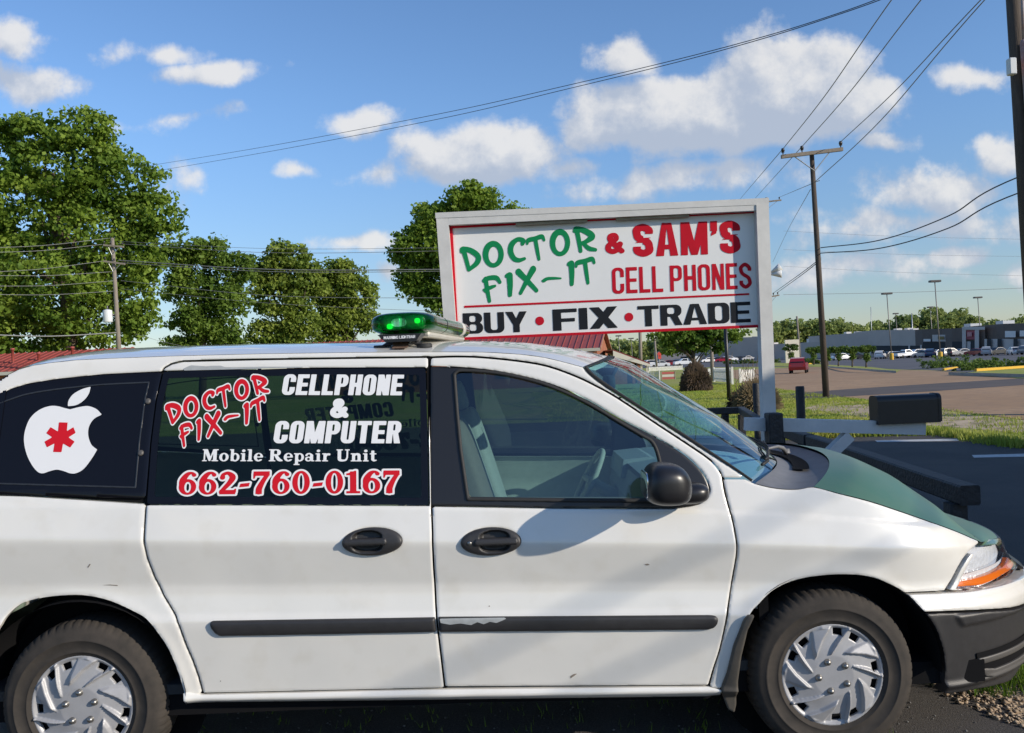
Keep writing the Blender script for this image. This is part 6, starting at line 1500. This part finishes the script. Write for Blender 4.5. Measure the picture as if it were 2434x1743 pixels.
q = at_y(2401, 162, 19.8); mb = MB(); mb.box(q[0] - .07, q[0] + .09, q[1] - .12, q[1] + .05, q[2] - .17, q[2] + .2, None, .02); mb.build('junction_box', Mcan, pR)
c0, c1 = at_y(2433, 95, 19.75), at_y(2462, 480, 19.75); mb = MB(); mb.tube([at_y(2428, -60, 19.75), c0], .035, 8); mb.tube([c0, c0 + (c1 - c0) * .02, c1], [.05, .085, .085], 10); mb.build('conduit', mat('faded_red_conduit', (.30, .12, .10), .7, col2=(.36, .33, .33), vscale=2.5), pR, True)
pH, iH, aH, gH = lean_pole('utility_pole', (1822, 470), (1830, 860), 75.0, .14, Mpale, 'far utility pole hidden behind the right sign post, arm ends showing', [(1812, 481, 1857, 476, (.9,)), (1818, 708, 1852, 702, (.35, .6, .9))])
lamp = thing('flood_lamp', tuple(at_y(1845, 645, 74.5)), 'white flood lamps sticking out right of the sign post', 'lamp')
for k, (x0, y0, x1, y1) in enumerate(((1833, 648, 1856, 634), (1833, 652, 1858, 651))):
    A_, B_ = at_y(x0, y0, 74.5), at_y(x1, y1, 74.2); mb = MB(); mb.tube([A_, A_ * .5 + B_ * .5, B_], [.10, .22, .34], 12); mb.build('lamp_head', Mcan, lamp, True)
# thin posts
def simple_pole(name, top, base, D, r, m, label, cat='pole'):
    a = at_y(*top, D); b = at_y(*base, D); t = (float(gz(D)) - a[2]) / (b[2] - a[2]); g_ = a + (b - a) * t; mb = MB(); mb.tube([g_ - [0, 0, .2], a], [r * 1.1, r], 8); o = mb.build(name, m, None, True); tag(o, label, cat); return o
simple_pole('sign_pole', (1722, 740), (1733, 947), 33.0, .068, mat('black_steel', (.012, .012, .014), .4), 'thin black steel post standing on the lawn under the sign')
simple_pole('wooden_pole', (1690, 790), (1693, 882), 66.0, .13, Mpale, 'pale wooden pole between the small tree and the store')
simple_pole('wooden_pole', (1521, 770), (1523, 858), 130.0, .24, Mpale, 'pale wooden pole above the porch roof'); simple_pole('wooden_pole', (1556, 806), (1560, 858), 170.0, .2, Mpale, 'far wooden pole left of the red discs')
simple_pole('wooden_pole', (1894, 752), (1903, 862), 190.0, .2, Mpale, 'pale pole beside the white shopping centre sign')
simple_pole('steel_mast', (1761, 770), (1762, 806), 320.0, .15, Mmet, 'thin mast on the roof of the grey store')
simple_pole('steel_mast', (2070, 730), (2072, 800), 360.0, .14, Mmet, 'far lattice mast among the woods left of the tall lot lamp'); simple_pole('steel_mast', (2167, 745), (2169, 790), 340.0, .2, Mmet, 'pale far pole in front of the woods')
st = thing('round_signs', tuple(at_y(1568, 858, 150)), 'red round signs on a post beyond the picket fence', 'sign')
mb = MB(); q = at_y(1568, 858, 150); mb.tube([q - [0, 0, .6], q + [0, 0, 1.2]], .06, 6); mb.build('post', Mmet, st)
for py, r in ((842, .38), (850, .3)): c = at_y(1568, py, 149.9); mb = MB(); mb.lathe([(0, -.02), (r, -.02), (r, .02), (0, .02)], c, 'y', 16); mb.build('disc', mat('sign_red_disc', (.62, .07, .05), .5), st)
st = thing('traffic_sign', tuple(at_y(1657, 880, 60)), 'back of a white round traffic sign beside the small tree trunk', 'sign')
c = at_y(1656.5, 855, 60); mb = MB(); mb.lathe([(0, -.01), (.26, -.01), (.26, .01), (0, .01)], c, 'y', 8); mb.build('plate', Mcan, st); mb = MB(); mb.tube([(c[0], c[1] + .03, float(gz(60))), c + [0, .03, .2]], .025, 6); mb.build('post', Mmet, st)
# ------------------------------------------------------------------ wires
Mwire = mat('wire_black', (.06, .065, .075), .6); Mwireg = mat('wire_grey', (.22, .22, .22), .6)
def wire(pts, r, label, m=Mwire, n=10, sub=True):
    P_ = [np.asarray(p, float) for p in pts]
    if sub: P_ = spline(P_, n)
    mb = MB(); mb.tube(P_, r, 5, False); o = mb.build('overhead_wire', m, None, True); return tag(o, label, 'wire', 'overhead wires')
K = 1.0732
def wpx(lst, D0, D1):
    n = len(lst); inv_ = np.linspace(0, 1, n); out = []
    xs_ = np.array([p[0] for p in lst], float); t = (xs_ - xs_[0]) / (xs_[-1] - xs_[0])
    for (x, y), f in zip(lst, t): out.append(at_y(x * K, y * K, 1 / (1 / D0 + (1 / D1 - 1 / D0) * f)))
    return out
wire(wpx([(300, 372), (500, 340), (700, 305), (1000, 247), (1250, 191), (1500, 132), (1700, 79), (1850, 32), (1960, -8), (2060, -50)], 74, 20), .012, 'upper of two twisted cables crossing the sky to the upper right')
wire(wpx([(310, 385), (500, 353), (700, 317), (1000, 258), (1250, 199), (1500, 138), (1700, 83), (1850, 35), (1960, -4), (2060, -46)], 74, 20), .012, 'lower of two twisted cables crossing the sky to the upper right')
for (q, e, lb) in ((i1[0], (1990, -22), 'left wire running from the roadside pole up out of the picture'), (i1[1], (2062, -28), 'middle wire running from the roadside pole up out of the picture'), (i1[2], (2205, -34), 'right wire running from the roadside pole up out of the picture')):
    e3 = at_y(e[0] * K, e[1] * K, 18.0); wire([q, q * .5 + e3 * .5 - [0, 0, .12], e3, e3 + (e3 - q) * 1.0], .013, lb, Mwireg)
e3 = at_y(2188 * K, -8 * K, 19.0); c = at_y(1800 * K, 408 * K, 31.0); wire([c, c * .5 + e3 * .5 - [0, 0, .25], e3, e3 + (e3 - c) * .8], .013, 'wire from below the crossarm passing under the right wire', Mwireg)
for q, e, lb in ((i1[0], (1640, 440), 'wire going down left from the crossarm behind the sign'), (i1[1], (1672, 440), 'second wire going down left from the crossarm behind the sign')): wire([q, at_y(e[0] * K, e[1] * K, 75.0)], .014, lb, Mwireg, sub=False)
wire([at_y(1815 * K, 400 * K, 31), iH[0]], .014, 'wire from the roadside pole to the far arm behind the sign post', Mwireg, sub=False); wire([at_y(1795 * K, 420 * K, 31), at_y(1745 * K, 510 * K, 60), at_y(1712 * K, 580 * K, 75)], .012, 'slack wire dropping behind the sign post', Mwireg)
# heavy cables pole to pole, on past the viewer towards the sun side
cu0, cu1 = at_y(1818 * K, 549 * K, 31.0), at_y(2264 * K, 389 * K, 20.0); cl0, cl1 = at_y(1818 * K, 561 * K, 31.0), at_y(2266 * K, 424 * K, 20.0)
mid = lambda p, q_, x, y, f: at_y(x * K, y * K, 1 / (1 / 31 + (1 / 20 - 1 / 31) * f))
wire([cu0, mid(0, 0, 1950, 532, .3), mid(0, 0, 2100, 479, .63), cu1, (12.0, 9, 5.45), (12.05, -2.45, 6.02), (12.6, -24, 7.6)], .017, 'upper heavy cable sagging between the roadside pole and the right edge pole')
wire([cl0, mid(0, 0, 1950, 550, .3), mid(0, 0, 2100, 506, .63), cl1, (12.0, 9, 5.1), (12.05, -2.45, 5.68), (12.6, -24, 7.2)], .017, 'lower heavy cable sagging between the roadside pole and the right edge pole')
wire([at_y(1818 * K, 572 * K, 31), at_y(1775 * K, 605 * K, 45), iH[2]], .018, 'cable dropping left from the roadside pole to the far insulators'); wire([at_y(1818 * K, 576 * K, 31), at_y(1772 * K, 612 * K, 45), iH[3]], .018, 'second cable dropping left from the roadside pole to the far insulators')
for (y0, y1, lb) in ((653, 637, 'thin level wire low in the sky above the car park'), (553, 569, 'faint level wire right of the roadside pole'), (512, 531, 'faintest level wire across the clouds on the right'), (590, 612, 'thin wire just above the lot lamps')):
    wire([at_y(1735 * K, y0 * K, 76), at_y(2000 * K, (y0 + y1) / 2 * K + 3, 76), at_y(2300 * K, y1 * K, 76)], .016 if y0 == 653 else .009, lb, Mwireg)
for j, (pl, pr) in enumerate((((-40, 550), (240, 528)), ((-40, 560), (232, 541)), ((-40, 604), (232, 578)), ((-40, 610), (250, 602)), ((-40, 634), (256, 622)), ((-40, 652), (256, 645)))):
    wire([at_y(pl[0] * K, pl[1] * K, 55), at_y((pl[0] + pr[0]) / 2 * K, (pl[1] + pr[1]) / 2 * K + 5, 58.5), at_y(pr[0] * K, pr[1] * K, 62)], .016, ['top', 'second', 'third', 'fourth', 'fifth', 'sixth'][j] + ' wire down leaving the left pole towards the left edge', Mwireg)
wire([at_y(-40 * K, 741 * K, 55), at_y(110 * K, 745 * K, 58), at_y(262 * K, 737 * K, 62)], .04, 'thick low cable from the left pole to the left edge', Mwireg)
for j, (p, q_, s_, r) in enumerate((((262, 577), (600, 597), (980, 597), .03), ((262, 540), (600, 560), (980, 556), .016), ((262, 535), (600, 551), (980, 549), .012), ((268, 622), (600, 655), (980, 660), .016), ((268, 640), (600, 672), (980, 690), .012), ((262, 582), (600, 602), (980, 601), .02))):
    wire([at_y(p[0] * K, p[1] * K, 62), at_y(q_[0] * K, q_[1] * K, 58), at_y(s_[0] * K, s_[1] * K, 56), at_y(1040 * K, s_[1] * K - 3, 55.5)], r, ['bright thick wire', 'upper wire', 'topmost thin wire', 'lower wire', 'lowest wire', 'wire just below the thick one'][j] + ' running right from the left pole to the sign', Mwireg)
wire([at_y(300 * K, 740 * K, 62), at_y(360 * K, 757 * K, 70), at_y(420 * K, 770 * K, 78)], .012, 'thin drop wire behind the left pole', Mwireg)
# ------------------------------------------------------------------ shopping centre
Mgw = mat('grey_mall_wall', (.55, .47, .41), .85, var=.1, vscale=.3); Mdk = mat('dark_mansard', (.16, .125, .105), .8, var=.2, vscale=.5); Mlt = mat('pale_wall', (.55, .50, .46), .8); Msg = mat('store_sign_white', (.70, .68, .66), .5)
ZF = -.8
def block_px(name, parent, x0, x1, yt0, yt1, D0, D1, m, dep=14, zb=ZF, push=0.0):
    """wall whose face runs from pixel column x0 at depth D0 to x1 at D1, top rows yt0..yt1"""
    a = at_y(float(x0), float(yt0), D0 - push); b = at_y(float(x1), float(yt1), D1 - push); n = np.array([0, 1.0, 0]) * dep
    V = [(a[0], a[1], zb), (b[0], b[1], zb), tuple(b), tuple(a)]; V = [np.array(v, float) for v in V]; V = V + [v + n for v in V]
    mb = MB(); mb.add(V, [(0, 1, 2, 3), (7, 6, 5, 4), (1, 5, 6, 2), (2, 6, 7, 3), (3, 7, 4, 0)]); return mb.build(name, m, parent)
DM = lambda px: float(np.interp(px, [1500, 1800, 2000, 2200, 2434, 2600], [305, 290, 250, 215, 190, 175]))
def wallp(name, parent, x0, x1, yt0, yt1, m, **k): return block_px(name, parent, x0, x1, yt0, yt1, DM(x0), DM(x1), m, **k)
def plate(name, parent, x0, x1, y0, y1, m, push, th=.2):
    D0, D1 = DM(x0) - push, DM(x1) - push
    V = [at_y(float(x0), float(y1), D0), at_y(float(x1), float(y1), D1), at_y(float(x1), float(y0), D1), at_y(float(x0), float(y0), D0)]; V = V + [v + np.array([0, th, 0]) for v in V]
    mb = MB(); mb.add(V, [(0, 1, 2, 3), (7, 6, 5, 4), (0, 4, 5, 1), (1, 5, 6, 2), (2, 6, 7, 3), (3, 7, 4, 0)]); return mb.build(name, m, parent)
st = thing('department_store', (float(at_y(1760, 850, 300)[0]), 300, ZF), 'grey department store with blue leaf emblem over its entrance', 'building')
wallp('side_wall', st, 1570, 1725, 836, 827, Mgw); wallp('entrance_block', st, 1725, 1822, 804, 800, Mgw, dep=18, push=3)
plate('canopy', st, 1738, 1785, 832, 834, Mlt, 3.4); plate('doors', st, 1744, 1782, 835, 853, M['dkin'], 3.3); plate('dark_door', st, 1618, 1633, 848, 858, M['dkin'], .4); plate('corner_sign', st, 1788, 1803, 800, 814, Mlt, 4)
def mall_surf(V, off): return np.array([at_y(a, b, DM(a) - 3.6) for a, b in V])
lf = [(1745, 812), (1750, 812), (1754, 816), (1753, 822), (1748, 818)]
o = region('leaf_emblem', lambda X, Y: sd_poly(X, Y, lf), (1744, 1756, 811, 823), .5, mat('store_blue', (.05, .22, .5), .5), mall_surf, depth=0, edge=0, parent=st); o.data.flip_normals()
gl = [((1754, 822), 'b'), ((1760, 822), 'e'), ((1765.5, 822), 'l'), ((1768.5, 822), 'k')]
G_ = []
for (p, ch) in gl:
    if ch == 'k': G_.append(('block', 'K', np.array([p[0], p[1]], float), np.array([5.0 / .6, 0]), np.array([0, -9.5]), .6, dict(w=.6, T=.2, H=.2)))
    else: G_.append(('serif', ch, np.array([p[0], p[1]], float), np.array([9.0, 0]), np.array([0, -9.5]), .6, {}))
o = lettering('lettering', G_, Mblk, mall_surf, .45, 0, st); o.data.flip_normals()
ml = thing('shopping_centre', (float(at_y(2150, 840, 220)[0]), 220, ZF), 'long low grey shopping centre with dark shop fronts across the car park', 'building')
wallp('grey_wall', ml, 1826, 1960, 819, 812, Mgw); wallp('grey_wall', ml, 1960, 2082, 797, 789, Mgw, push=2); wallp('grey_wall', ml, 2082, 2192, 785, 784, Mgw, push=4)
plate('shaded_walk', ml, 2060, 2190, 822, 840, M['dkin'], 4.4)
for px in (2068, 2100, 2130, 2160, 2188): plate('walk_column', ml, px, px + 3, 820, 842, Mlt, 4.9)
wallp('shop_front', ml, 2192, 2262, 783, 781, Mdk, push=5); plate('shop_window', ml, 2196, 2212, 806, 812, Msg, 5.5); plate('shop_sign', ml, 2217, 2255, 796, 812, Mlt, 5.5); plate('shop_sign', ml, 2230, 2244, 800, 807, mat('brown_sign', (.22, .16, .05), .7), 5.9)
plate('shop_glass', ml, 2194, 2262, 814, 840, M['dkin'], 5.4)
wallp('porch_block', ml, 2262, 2341, 781, 776, Mdk, push=7); plate('porch_frame', ml, 2288, 2296, 782, 840, Mlt, 7.8); plate('porch_frame', ml, 2318, 2327, 779, 840, Mlt, 7.8); plate('porch_frame', ml, 2288, 2341, 777, 784, Mlt, 7.9); plate('red_shop_sign', ml, 2292, 2318, 786, 807, mat('dark_red_sign', (.32, .06, .08), .6), 7.6); plate('sign_mark', ml, 2300, 2310, 790, 800, mat('pink_mark', (.5, .22, .22), .6), 8.0)
plate('porch_glass', ml, 2296, 2318, 812, 840, Mlt, 7.5); plate('porch_door', ml, 2308, 2317, 810, 840, M['dkin'], 7.7); plate('glass_front', ml, 2264, 2288, 812, 840, M['dkin'], 7.5)
wallp('dark_mansard', ml, 2341, 2384, 778, 776, Mdk, push=6); wallp('dark_mansard', ml, 2384, 2560, 770, 764, Mdk, push=7); plate('lower_wall', ml, 2341, 2560, 806, 840, Mlt, 7.4)
for px in (2347, 2372, 2410, 2450): plate('dark_bay', ml, px, px + 9, 806, 842, M['dkin'], 7.9)
plate('shop_sign', ml, 2390, 2414, 787, 802, Msg, 7.8); plate('shop_sign', ml, 2425, 2450, 786, 800, Msg, 7.8)
for px, py in ((2018, 792), (2042, 791), (2058, 793), (2138, 784), (2164, 783), (2177, 784), (1928, 808), (1845, 817)):
    q = at_y(px, py, DM(px) + 5); mb = MB(); mb.box(q[0] - .7, q[0] + .7, q[1], q[1] + 2, q[2] - 1.0, q[2] + .35); mb.build('roof_vent', Msg, ml)
for px, py in ((2320, 772), (2398, 765)): q = at_y(px, py, DM(px) + 4); mb = MB(); mb.box(q[0] - 1.3, q[0] + 1.3, q[1], q[1] + 3, q[2] - 1, q[2] + .3); mb.build('air_unit', Mcan, ml)
sg = thing('road_sign_board', tuple(at_y(1883, 858, 180)), 'tall cream shopping centre sign beside the driveway', 'sign')
q0, q1 = at_y(1868, 858, 180), at_y(1899, 807, 180); mb = MB(); mb.box(q0[0], q1[0], 180, 180.5, -.8, q1[2]); mb.build('board', mat('cream_board', (.70, .64, .50), .6), sg)
for py in (818, 823): a, b = at_y(1872, py, 179.9), at_y(1895, py + 2, 179.9); mb = MB(); mb.box(a[0], b[0], 179.85, 179.95, b[2], a[2]); mb.build('text_band', mat('brown_text_band', (.30, .25, .2), .7), sg)
# ------------------------------------------------------------------ lot lamps
Myel = mat('yellow_paint', (.62, .36, .02), .6)
def lot_lamp(px, pyt, D, label, hw=.9):
    t = at_y(px, pyt, D); b = np.array([t[0] + .035 * (t[2] - ZF), D, ZF]); L_ = thing('lot_lamp', b, label, 'lamp', 'car park lamps')
    mb = MB(); mb.tube([b, t], [.11, .08], 8); mb.build('pole', mat('lamp_pole', (.22, .20, .18), .5, metal=.4), L_, True)
    mb = MB(); mb.box(t[0] - hw, t[0] + hw, D - .5, D + .5, t[2] - .02, t[2] + .33, None, .06); mb.build('lamp_head', mat('lamp_head', (.09, .08, .075), .5), L_)
    mb = MB(); mb.lathe([(0, 1.25), (.33, 1.22), (.36, 1.1), (.36, 0)], b, 'z', 12); mb.build('yellow_base', Myel, L_, True)
lot_lamp(2108, 700, 165, 'lot lamp left of the tallest, beside the grey mall wall'); lot_lamp(2222, 671, 150, 'tallest lot lamp with yellow base by the hedge island'); lot_lamp(2324, 709, 205, 'right lot lamp in front of the dark red shop sign'); lot_lamp(2211, 732, 230, 'lot lamp just left of the tallest, farther back', .7); lot_lamp(2129, 747, 250, 'farthest small lot lamp near the mast', .7)
for px, py, D, lb in ((1470, 800, 250, 'lot lamp above the porch roof, left one'), (1500, 806, 270, 'lot lamp above the porch roof, right one')): lot_lamp(px, py, D, lb, .8)
# ------------------------------------------------------------------ cars
Mcarglass = mat('car_glass', (.015, .018, .022), .08); Mtyre = mat('car_tyre', (.02, .02, .02), .8); Mtail = mat('tail_lamp', (.55, .02, .02), .3)
def car_meshes(kind):
    if kind == 'sedan': prof = [(-2.25, .30), (-2.32, .55), (-2.25, .90), (-1.55, .98), (-.95, 1.40), (-.3, 1.46), (.35, 1.42), (1.05, 1.00), (1.95, .86), (2.25, .70), (2.30, .40), (2.2, .28)]; win = [(-1.42, 1.0), (-.92, 1.34), (-.3, 1.40), (.33, 1.36), (.92, 1.0)]
    elif kind == 'suv': prof = [(-2.2, .36), (-2.28, .7), (-2.25, 1.08), (-2.0, 1.62), (-1.2, 1.72), (.2, 1.68), (.95, 1.16), (1.95, 1.02), (2.22, .82), (2.25, .45), (2.15, .34)]; win = [(-2.02, 1.12), (-1.85, 1.55), (-1.2, 1.63), (.15, 1.59), (.78, 1.14)]
    else: prof = [(-2.6, .45), (-2.65, .7), (-2.62, 1.05), (-.75, 1.05), (-.6, 1.72), (.55, 1.74), (1.15, 1.2), (2.3, 1.1), (2.55, .9), (2.55, .45)]; win = [(-.55, 1.2), (-.45, 1.62), (.5, 1.64), (.98, 1.2)]
    hw = .88; V = []; Fs = []; n = len(prof)
    for s_ in (-1, 1):
        for lv in (0, 1):
            for (x, z) in prof: V.append((x * (.985 if lv else 1), s_ * (hw - (.0 if z < 1.0 else .16 * (z - 1.0) / .5) - (.06 if lv else 0) + (0 if not lv else .0)), z + (.0)))
    Fs.append(tuple(reversed(range(0, n)))); Fs.append(tuple(range(2 * n, 3 * n)))
    for i in range(n): j = (i + 1) % n; Fs.append((i, j, 2 * n + j, 2 * n + i))
    V2 = V[:n] + V[2 * n:3 * n]; F2 = [tuple(reversed(range(n))), tuple(range(n, 2 * n))] + [(i, (i + 1) % n, n + (i + 1) % n, n + i) for i in range(n)]
    return V2, F2, win
CARM = {}
def car_proto(kind):
    V, Fs, win = car_meshes(kind); me = bpy.data.meshes.new('car_body_' + kind); me.from_pydata(V, [], [tuple(f) for f in Fs]); me.materials.append(Mcan); me.update()
    gl = []
    for s_ in (-1, 1): gl.append([(x, s_ * (.895 - .16 * (z - 1.0) / .5), z) for x, z in win])
    n = len(win); Vg = gl[0] + gl[1]; Fg = [tuple(range(n)), tuple(range(n, 2 * n))]
    # front and rear screens
    a, b = win[-1], win[-2]; Vg += [(a[0] + .10, -.72, a[1] + .03), (a[0] + .10, .72, a[1] + .03), (b[0] + .16, .66, b[1] + .0), (b[0] + .16, -.66, b[1] + .0)]; Fg.append((2 * n, 2 * n + 1, 2 * n + 2, 2 * n + 3))
    a, b = win[0], win[1]; Vg += [(a[0] - .22, -.70, a[1] + .03), (a[0] - .22, .70, a[1] + .03), (b[0] - .14, .64, b[1]), (b[0] - .14, -.64, b[1])]; Fg.append((2 * n + 7, 2 * n + 6, 2 * n + 5, 2 * n + 4))
    mg_ = bpy.data.meshes.new('car_glass_' + kind); mg_.from_pydata(Vg, [], Fg); mg_.materials.append(Mcarglass); mg_.update()
    mb = MB(); mb.lathe([(0, -.1), (.2, -.1), (.31, -.09), (.32, 0), (.31, .09), (.2, .1), (0, .1)], (0, 0, 0), 'y', 16); mw_ = bpy.data.meshes.new('car_wheel_' + kind); mw_.from_pydata(mb.v, [], mb.f); mw_.materials.append(Mtyre); mw_.update()
    mb = MB(); mb.box(-.03, .03, -.12, .12, -.08, .08); mt = bpy.data.meshes.new('car_lamp_' + kind); mt.from_pydata(mb.v, [], mb.f); mt.materials.append(Mtail); mt.update()
    return me, mg_, mw_, mt
PAINT = {}
def paint(c):
    if c not in PAINT: PAINT[c] = mat('car_paint_%d' % len(PAINT), c, .3, coat=.6)
    return PAINT[c]
def car(kind, col, x, y, rot, label, z=None, sc=1.0):
    if kind not in CARM: CARM[kind] = car_proto(kind)
    me, mg_, mw_, mt = CARM[kind]; z = float(gz(y)) if z is None else z
    t = bpy.data.objects.new('parked_car', None); COL.objects.link(t); t.location = (float(x), float(y), z); t.rotation_euler = (0, 0, rot); t.scale = (sc,) * 3; tag(t, label, 'car', 'cars in the distance')
    o = bpy.data.objects.new('body', me); COL.objects.link(o); o.parent = t; o.material_slots[0].link = 'OBJECT'; o.material_slots[0].material = paint(col)
    o = bpy.data.objects.new('windows', mg_); COL.objects.link(o); o.parent = t
    for sx in (-1.35, 1.40):
        for sy in (-.80, .80): o = bpy.data.objects.new('wheel', mw_); COL.objects.link(o); o.parent = t; o.location = (sx, sy, .32)
    for sy in (-.70, .70): o = bpy.data.objects.new('tail_lamp', mt); COL.objects.link(o); o.parent = t; o.location = (-2.24, sy, .85)
    return t
q = ground_at(1899, 887); rs = car('suv', (.30, .012, .02), q[0], q[1], math.radians(68), 'red car driving away on the brown road, seen from behind'); rs.name = 'moving_car'
del rs['group']
W_, K_, S_, R_2, B_2, G_2 = (.75, .75, .75), (.03, .03, .035), (.42, .43, .45), (.35, .02, .03), (.05, .08, .16), (.22, .22, .23)
row = [(2092, 'suv', W_), (2112, 'sedan', K_), (2128, 'sedan', S_), (2153, 'pickup', W_), (2176, 'suv', W_), (2196, 'sedan', S_), (2212, 'suv', B_2), (2226, 'sedan', W_), (2246, 'suv', K_), (2260, 'suv', G_2), (2284, 'sedan', S_), (2322, 'sedan', R_2), (2345, 'suv', S_), (2368, 'sedan', K_), (2412, 'sedan', W_), (2452, 'suv', G_2)]
ordn = ['first', 'second', 'third', 'fourth', 'fifth', 'sixth', 'seventh', 'eighth', 'ninth', 'tenth', 'eleventh', 'twelfth', 'thirteenth', 'fourteenth', 'fifteenth', 'sixteenth']
cn = {W_: 'white', K_: 'black', S_: 'silver', R_2: 'dark red', B_2: 'dark blue', G_2: 'grey'}
kn = {'suv': 'SUV', 'sedan': 'sedan', 'pickup': 'pickup truck'}
for i, (px, kd, c) in enumerate(row):
    D = float(np.interp(px, [2080, 2460], [185, 160])) + (6 if i % 3 == 1 else 0); x = float(at_y(px, 840, D)[0]); car(kd, c, x, D, math.radians([60, 200, 75, 15, 190, 110][i % 6]), '%s %s, %s from the left in the shopping centre car row' % (cn[c], kn[kd], ordn[i]))
for i, (px, kd, c, D) in enumerate(((1552, 'suv', S_, 210), (1567, 'sedan', W_, 200), (1588, 'sedan', R_2, 215), (1603, 'sedan', B_2, 230), (1627, 'pickup', W_, 205), (1680, 'sedan', W_, 265), (1692, 'sedan', S_, 270), (1703, 'sedan', K_, 270), (1718, 'sedan', (.5, .02, .05), 262), (1736, 'suv', W_, 268), (1756, 'sedan', K_, 280), (1775, 'sedan', S_, 280), (2000, 'sedan', W_, 190), (2028, 'sedan', K_, 195))):
    x = float(at_y(px, 858, D)[0]); nm = {(.5, .02, .05): 'bright red'}.get(c, cn.get(c)); car(kd, c, x, D, math.radians([20, 180, 170, 10, 185, 200][i % 6]), ('%s %s, %s from the left in front of the department store' % (nm, kn[kd], ordn[i])) if i < 12 else '%s sedan half hidden behind the trimmed trees' % nm)
# ------------------------------------------------------------------ trimmed trees, hedges, kerbs
for i, (px, pyb, ht) in enumerate(((1880, 866, 50), (1935, 868, 46), (1968, 870, 47), (1993, 871, 50), (2026, 873, 54), (2059, 874, 56))):
    q = ground_at(px, pyb); D = q[1]; k = D / F
    tree('trimmed_tree', ['small trimmed tree before the cream sign, first of the row', 'second small trimmed tree in the row by the road', 'third small trimmed tree in the row by the road', 'fourth small trimmed tree in the row by the road', 'fifth small trimmed tree in the row by the road', 'last small trimmed tree in the row, nearest the car park'][i], D, px, [(px - 8, pyb - ht * .78, 15, 9), (px + 8, pyb - ht * .80, 15, 9), (px, pyb - ht * .45, 7, 14)], 3, 46, 34, .34, .26, .10, 'trimmed trees by the road', limbs=5)
def hedge(px0, px1, pyb0, pyb1, h, label, leaf=3):
    a, b = ground_at(px0, pyb0), ground_at(px1, pyb1); n = int(np.hypot(*(b - a)[:2]) * 9); t = rng.random(n)[:, None]
    lump = 1 + .3 * np.sin(t * 14 + px0); C = a + (b - a) * t + np.stack([rng.normal(0, .2, n), rng.normal(0, .5, n), rng.random(n) * h * lump[:, 0]], 1)
    V, Q = leaf_cloud(C, 40, .28, .17); o = fast_obj('hedge', V, Q, Mleaf[leaf]); tag(o, label, 'hedge')
hedge(2200, 2300, 878, 872, .9, 'rounded hedge at the left end of the island, before the tallest lot lamp'); hedge(2282, 2372, 882, 876, .62, 'low hedge in the middle of the island'); hedge(2372, 2450, 874, 872, .55, 'low hedge at the right edge of the island')
hedge(1822, 1850, 862, 862, .7, 'dark low hedge right of the sign post far away'); hedge(1915, 1945, 864, 865, .7, 'small hedge behind the trimmed trees'); hedge(1720, 1800, 866, 864, .8, 'hedge in front of the department store')
def kerb(px0, py0, px1, py1, m, label):
    a, b = ground_at(px0, py0), ground_at(px1, py1); mb = MB(); a[2] = gz(a[1]); b[2] = gz(b[1]); u = np.array([0, .35, 0]); h = np.array([0, 0, .17])
    V = [a, b, b + u, a + u]; mb.add(V + [v + h for v in V], [(3, 2, 1, 0), (4, 5, 6, 7), (0, 1, 5, 4), (1, 2, 6, 5), (2, 3, 7, 6), (3, 0, 4, 7)]); o = mb.build('kerb', m); tag(o, label, kind='structure')
kerb(2245, 881, 2281, 875, Myel, 'yellow kerb beside the rounded hedge'); kerb(2322, 883, 2450, 874, Myel, 'long yellow kerb on the right'); kerb(1923, 866, 1950, 864, Myel, 'short yellow kerb by the trimmed trees'); kerb(2262, 892, 2460, 899, MG['conc'], 'grey kerb of the right island'); kerb(1960, 873, 2130, 887, MG['conc'], 'grey kerb along the road')
sheet('grass_island', ([gp(2262, 891), gp(2350, 895), gp(2470, 898)], [gp(2320, 884), gp(2390, 880), gp(2470, 876)]), .02, MG['grass'], 'grass island with hedges across the road')
sheet('grass_strip', ([gp(1830, 870), gp(1960, 873), gp(2060, 881), gp(2130, 886)], [gp(1830, 862), gp(1960, 867), gp(2070, 873), gp(2140, 880)]), .02, MG['grass'], 'grass strip under the trimmed trees')
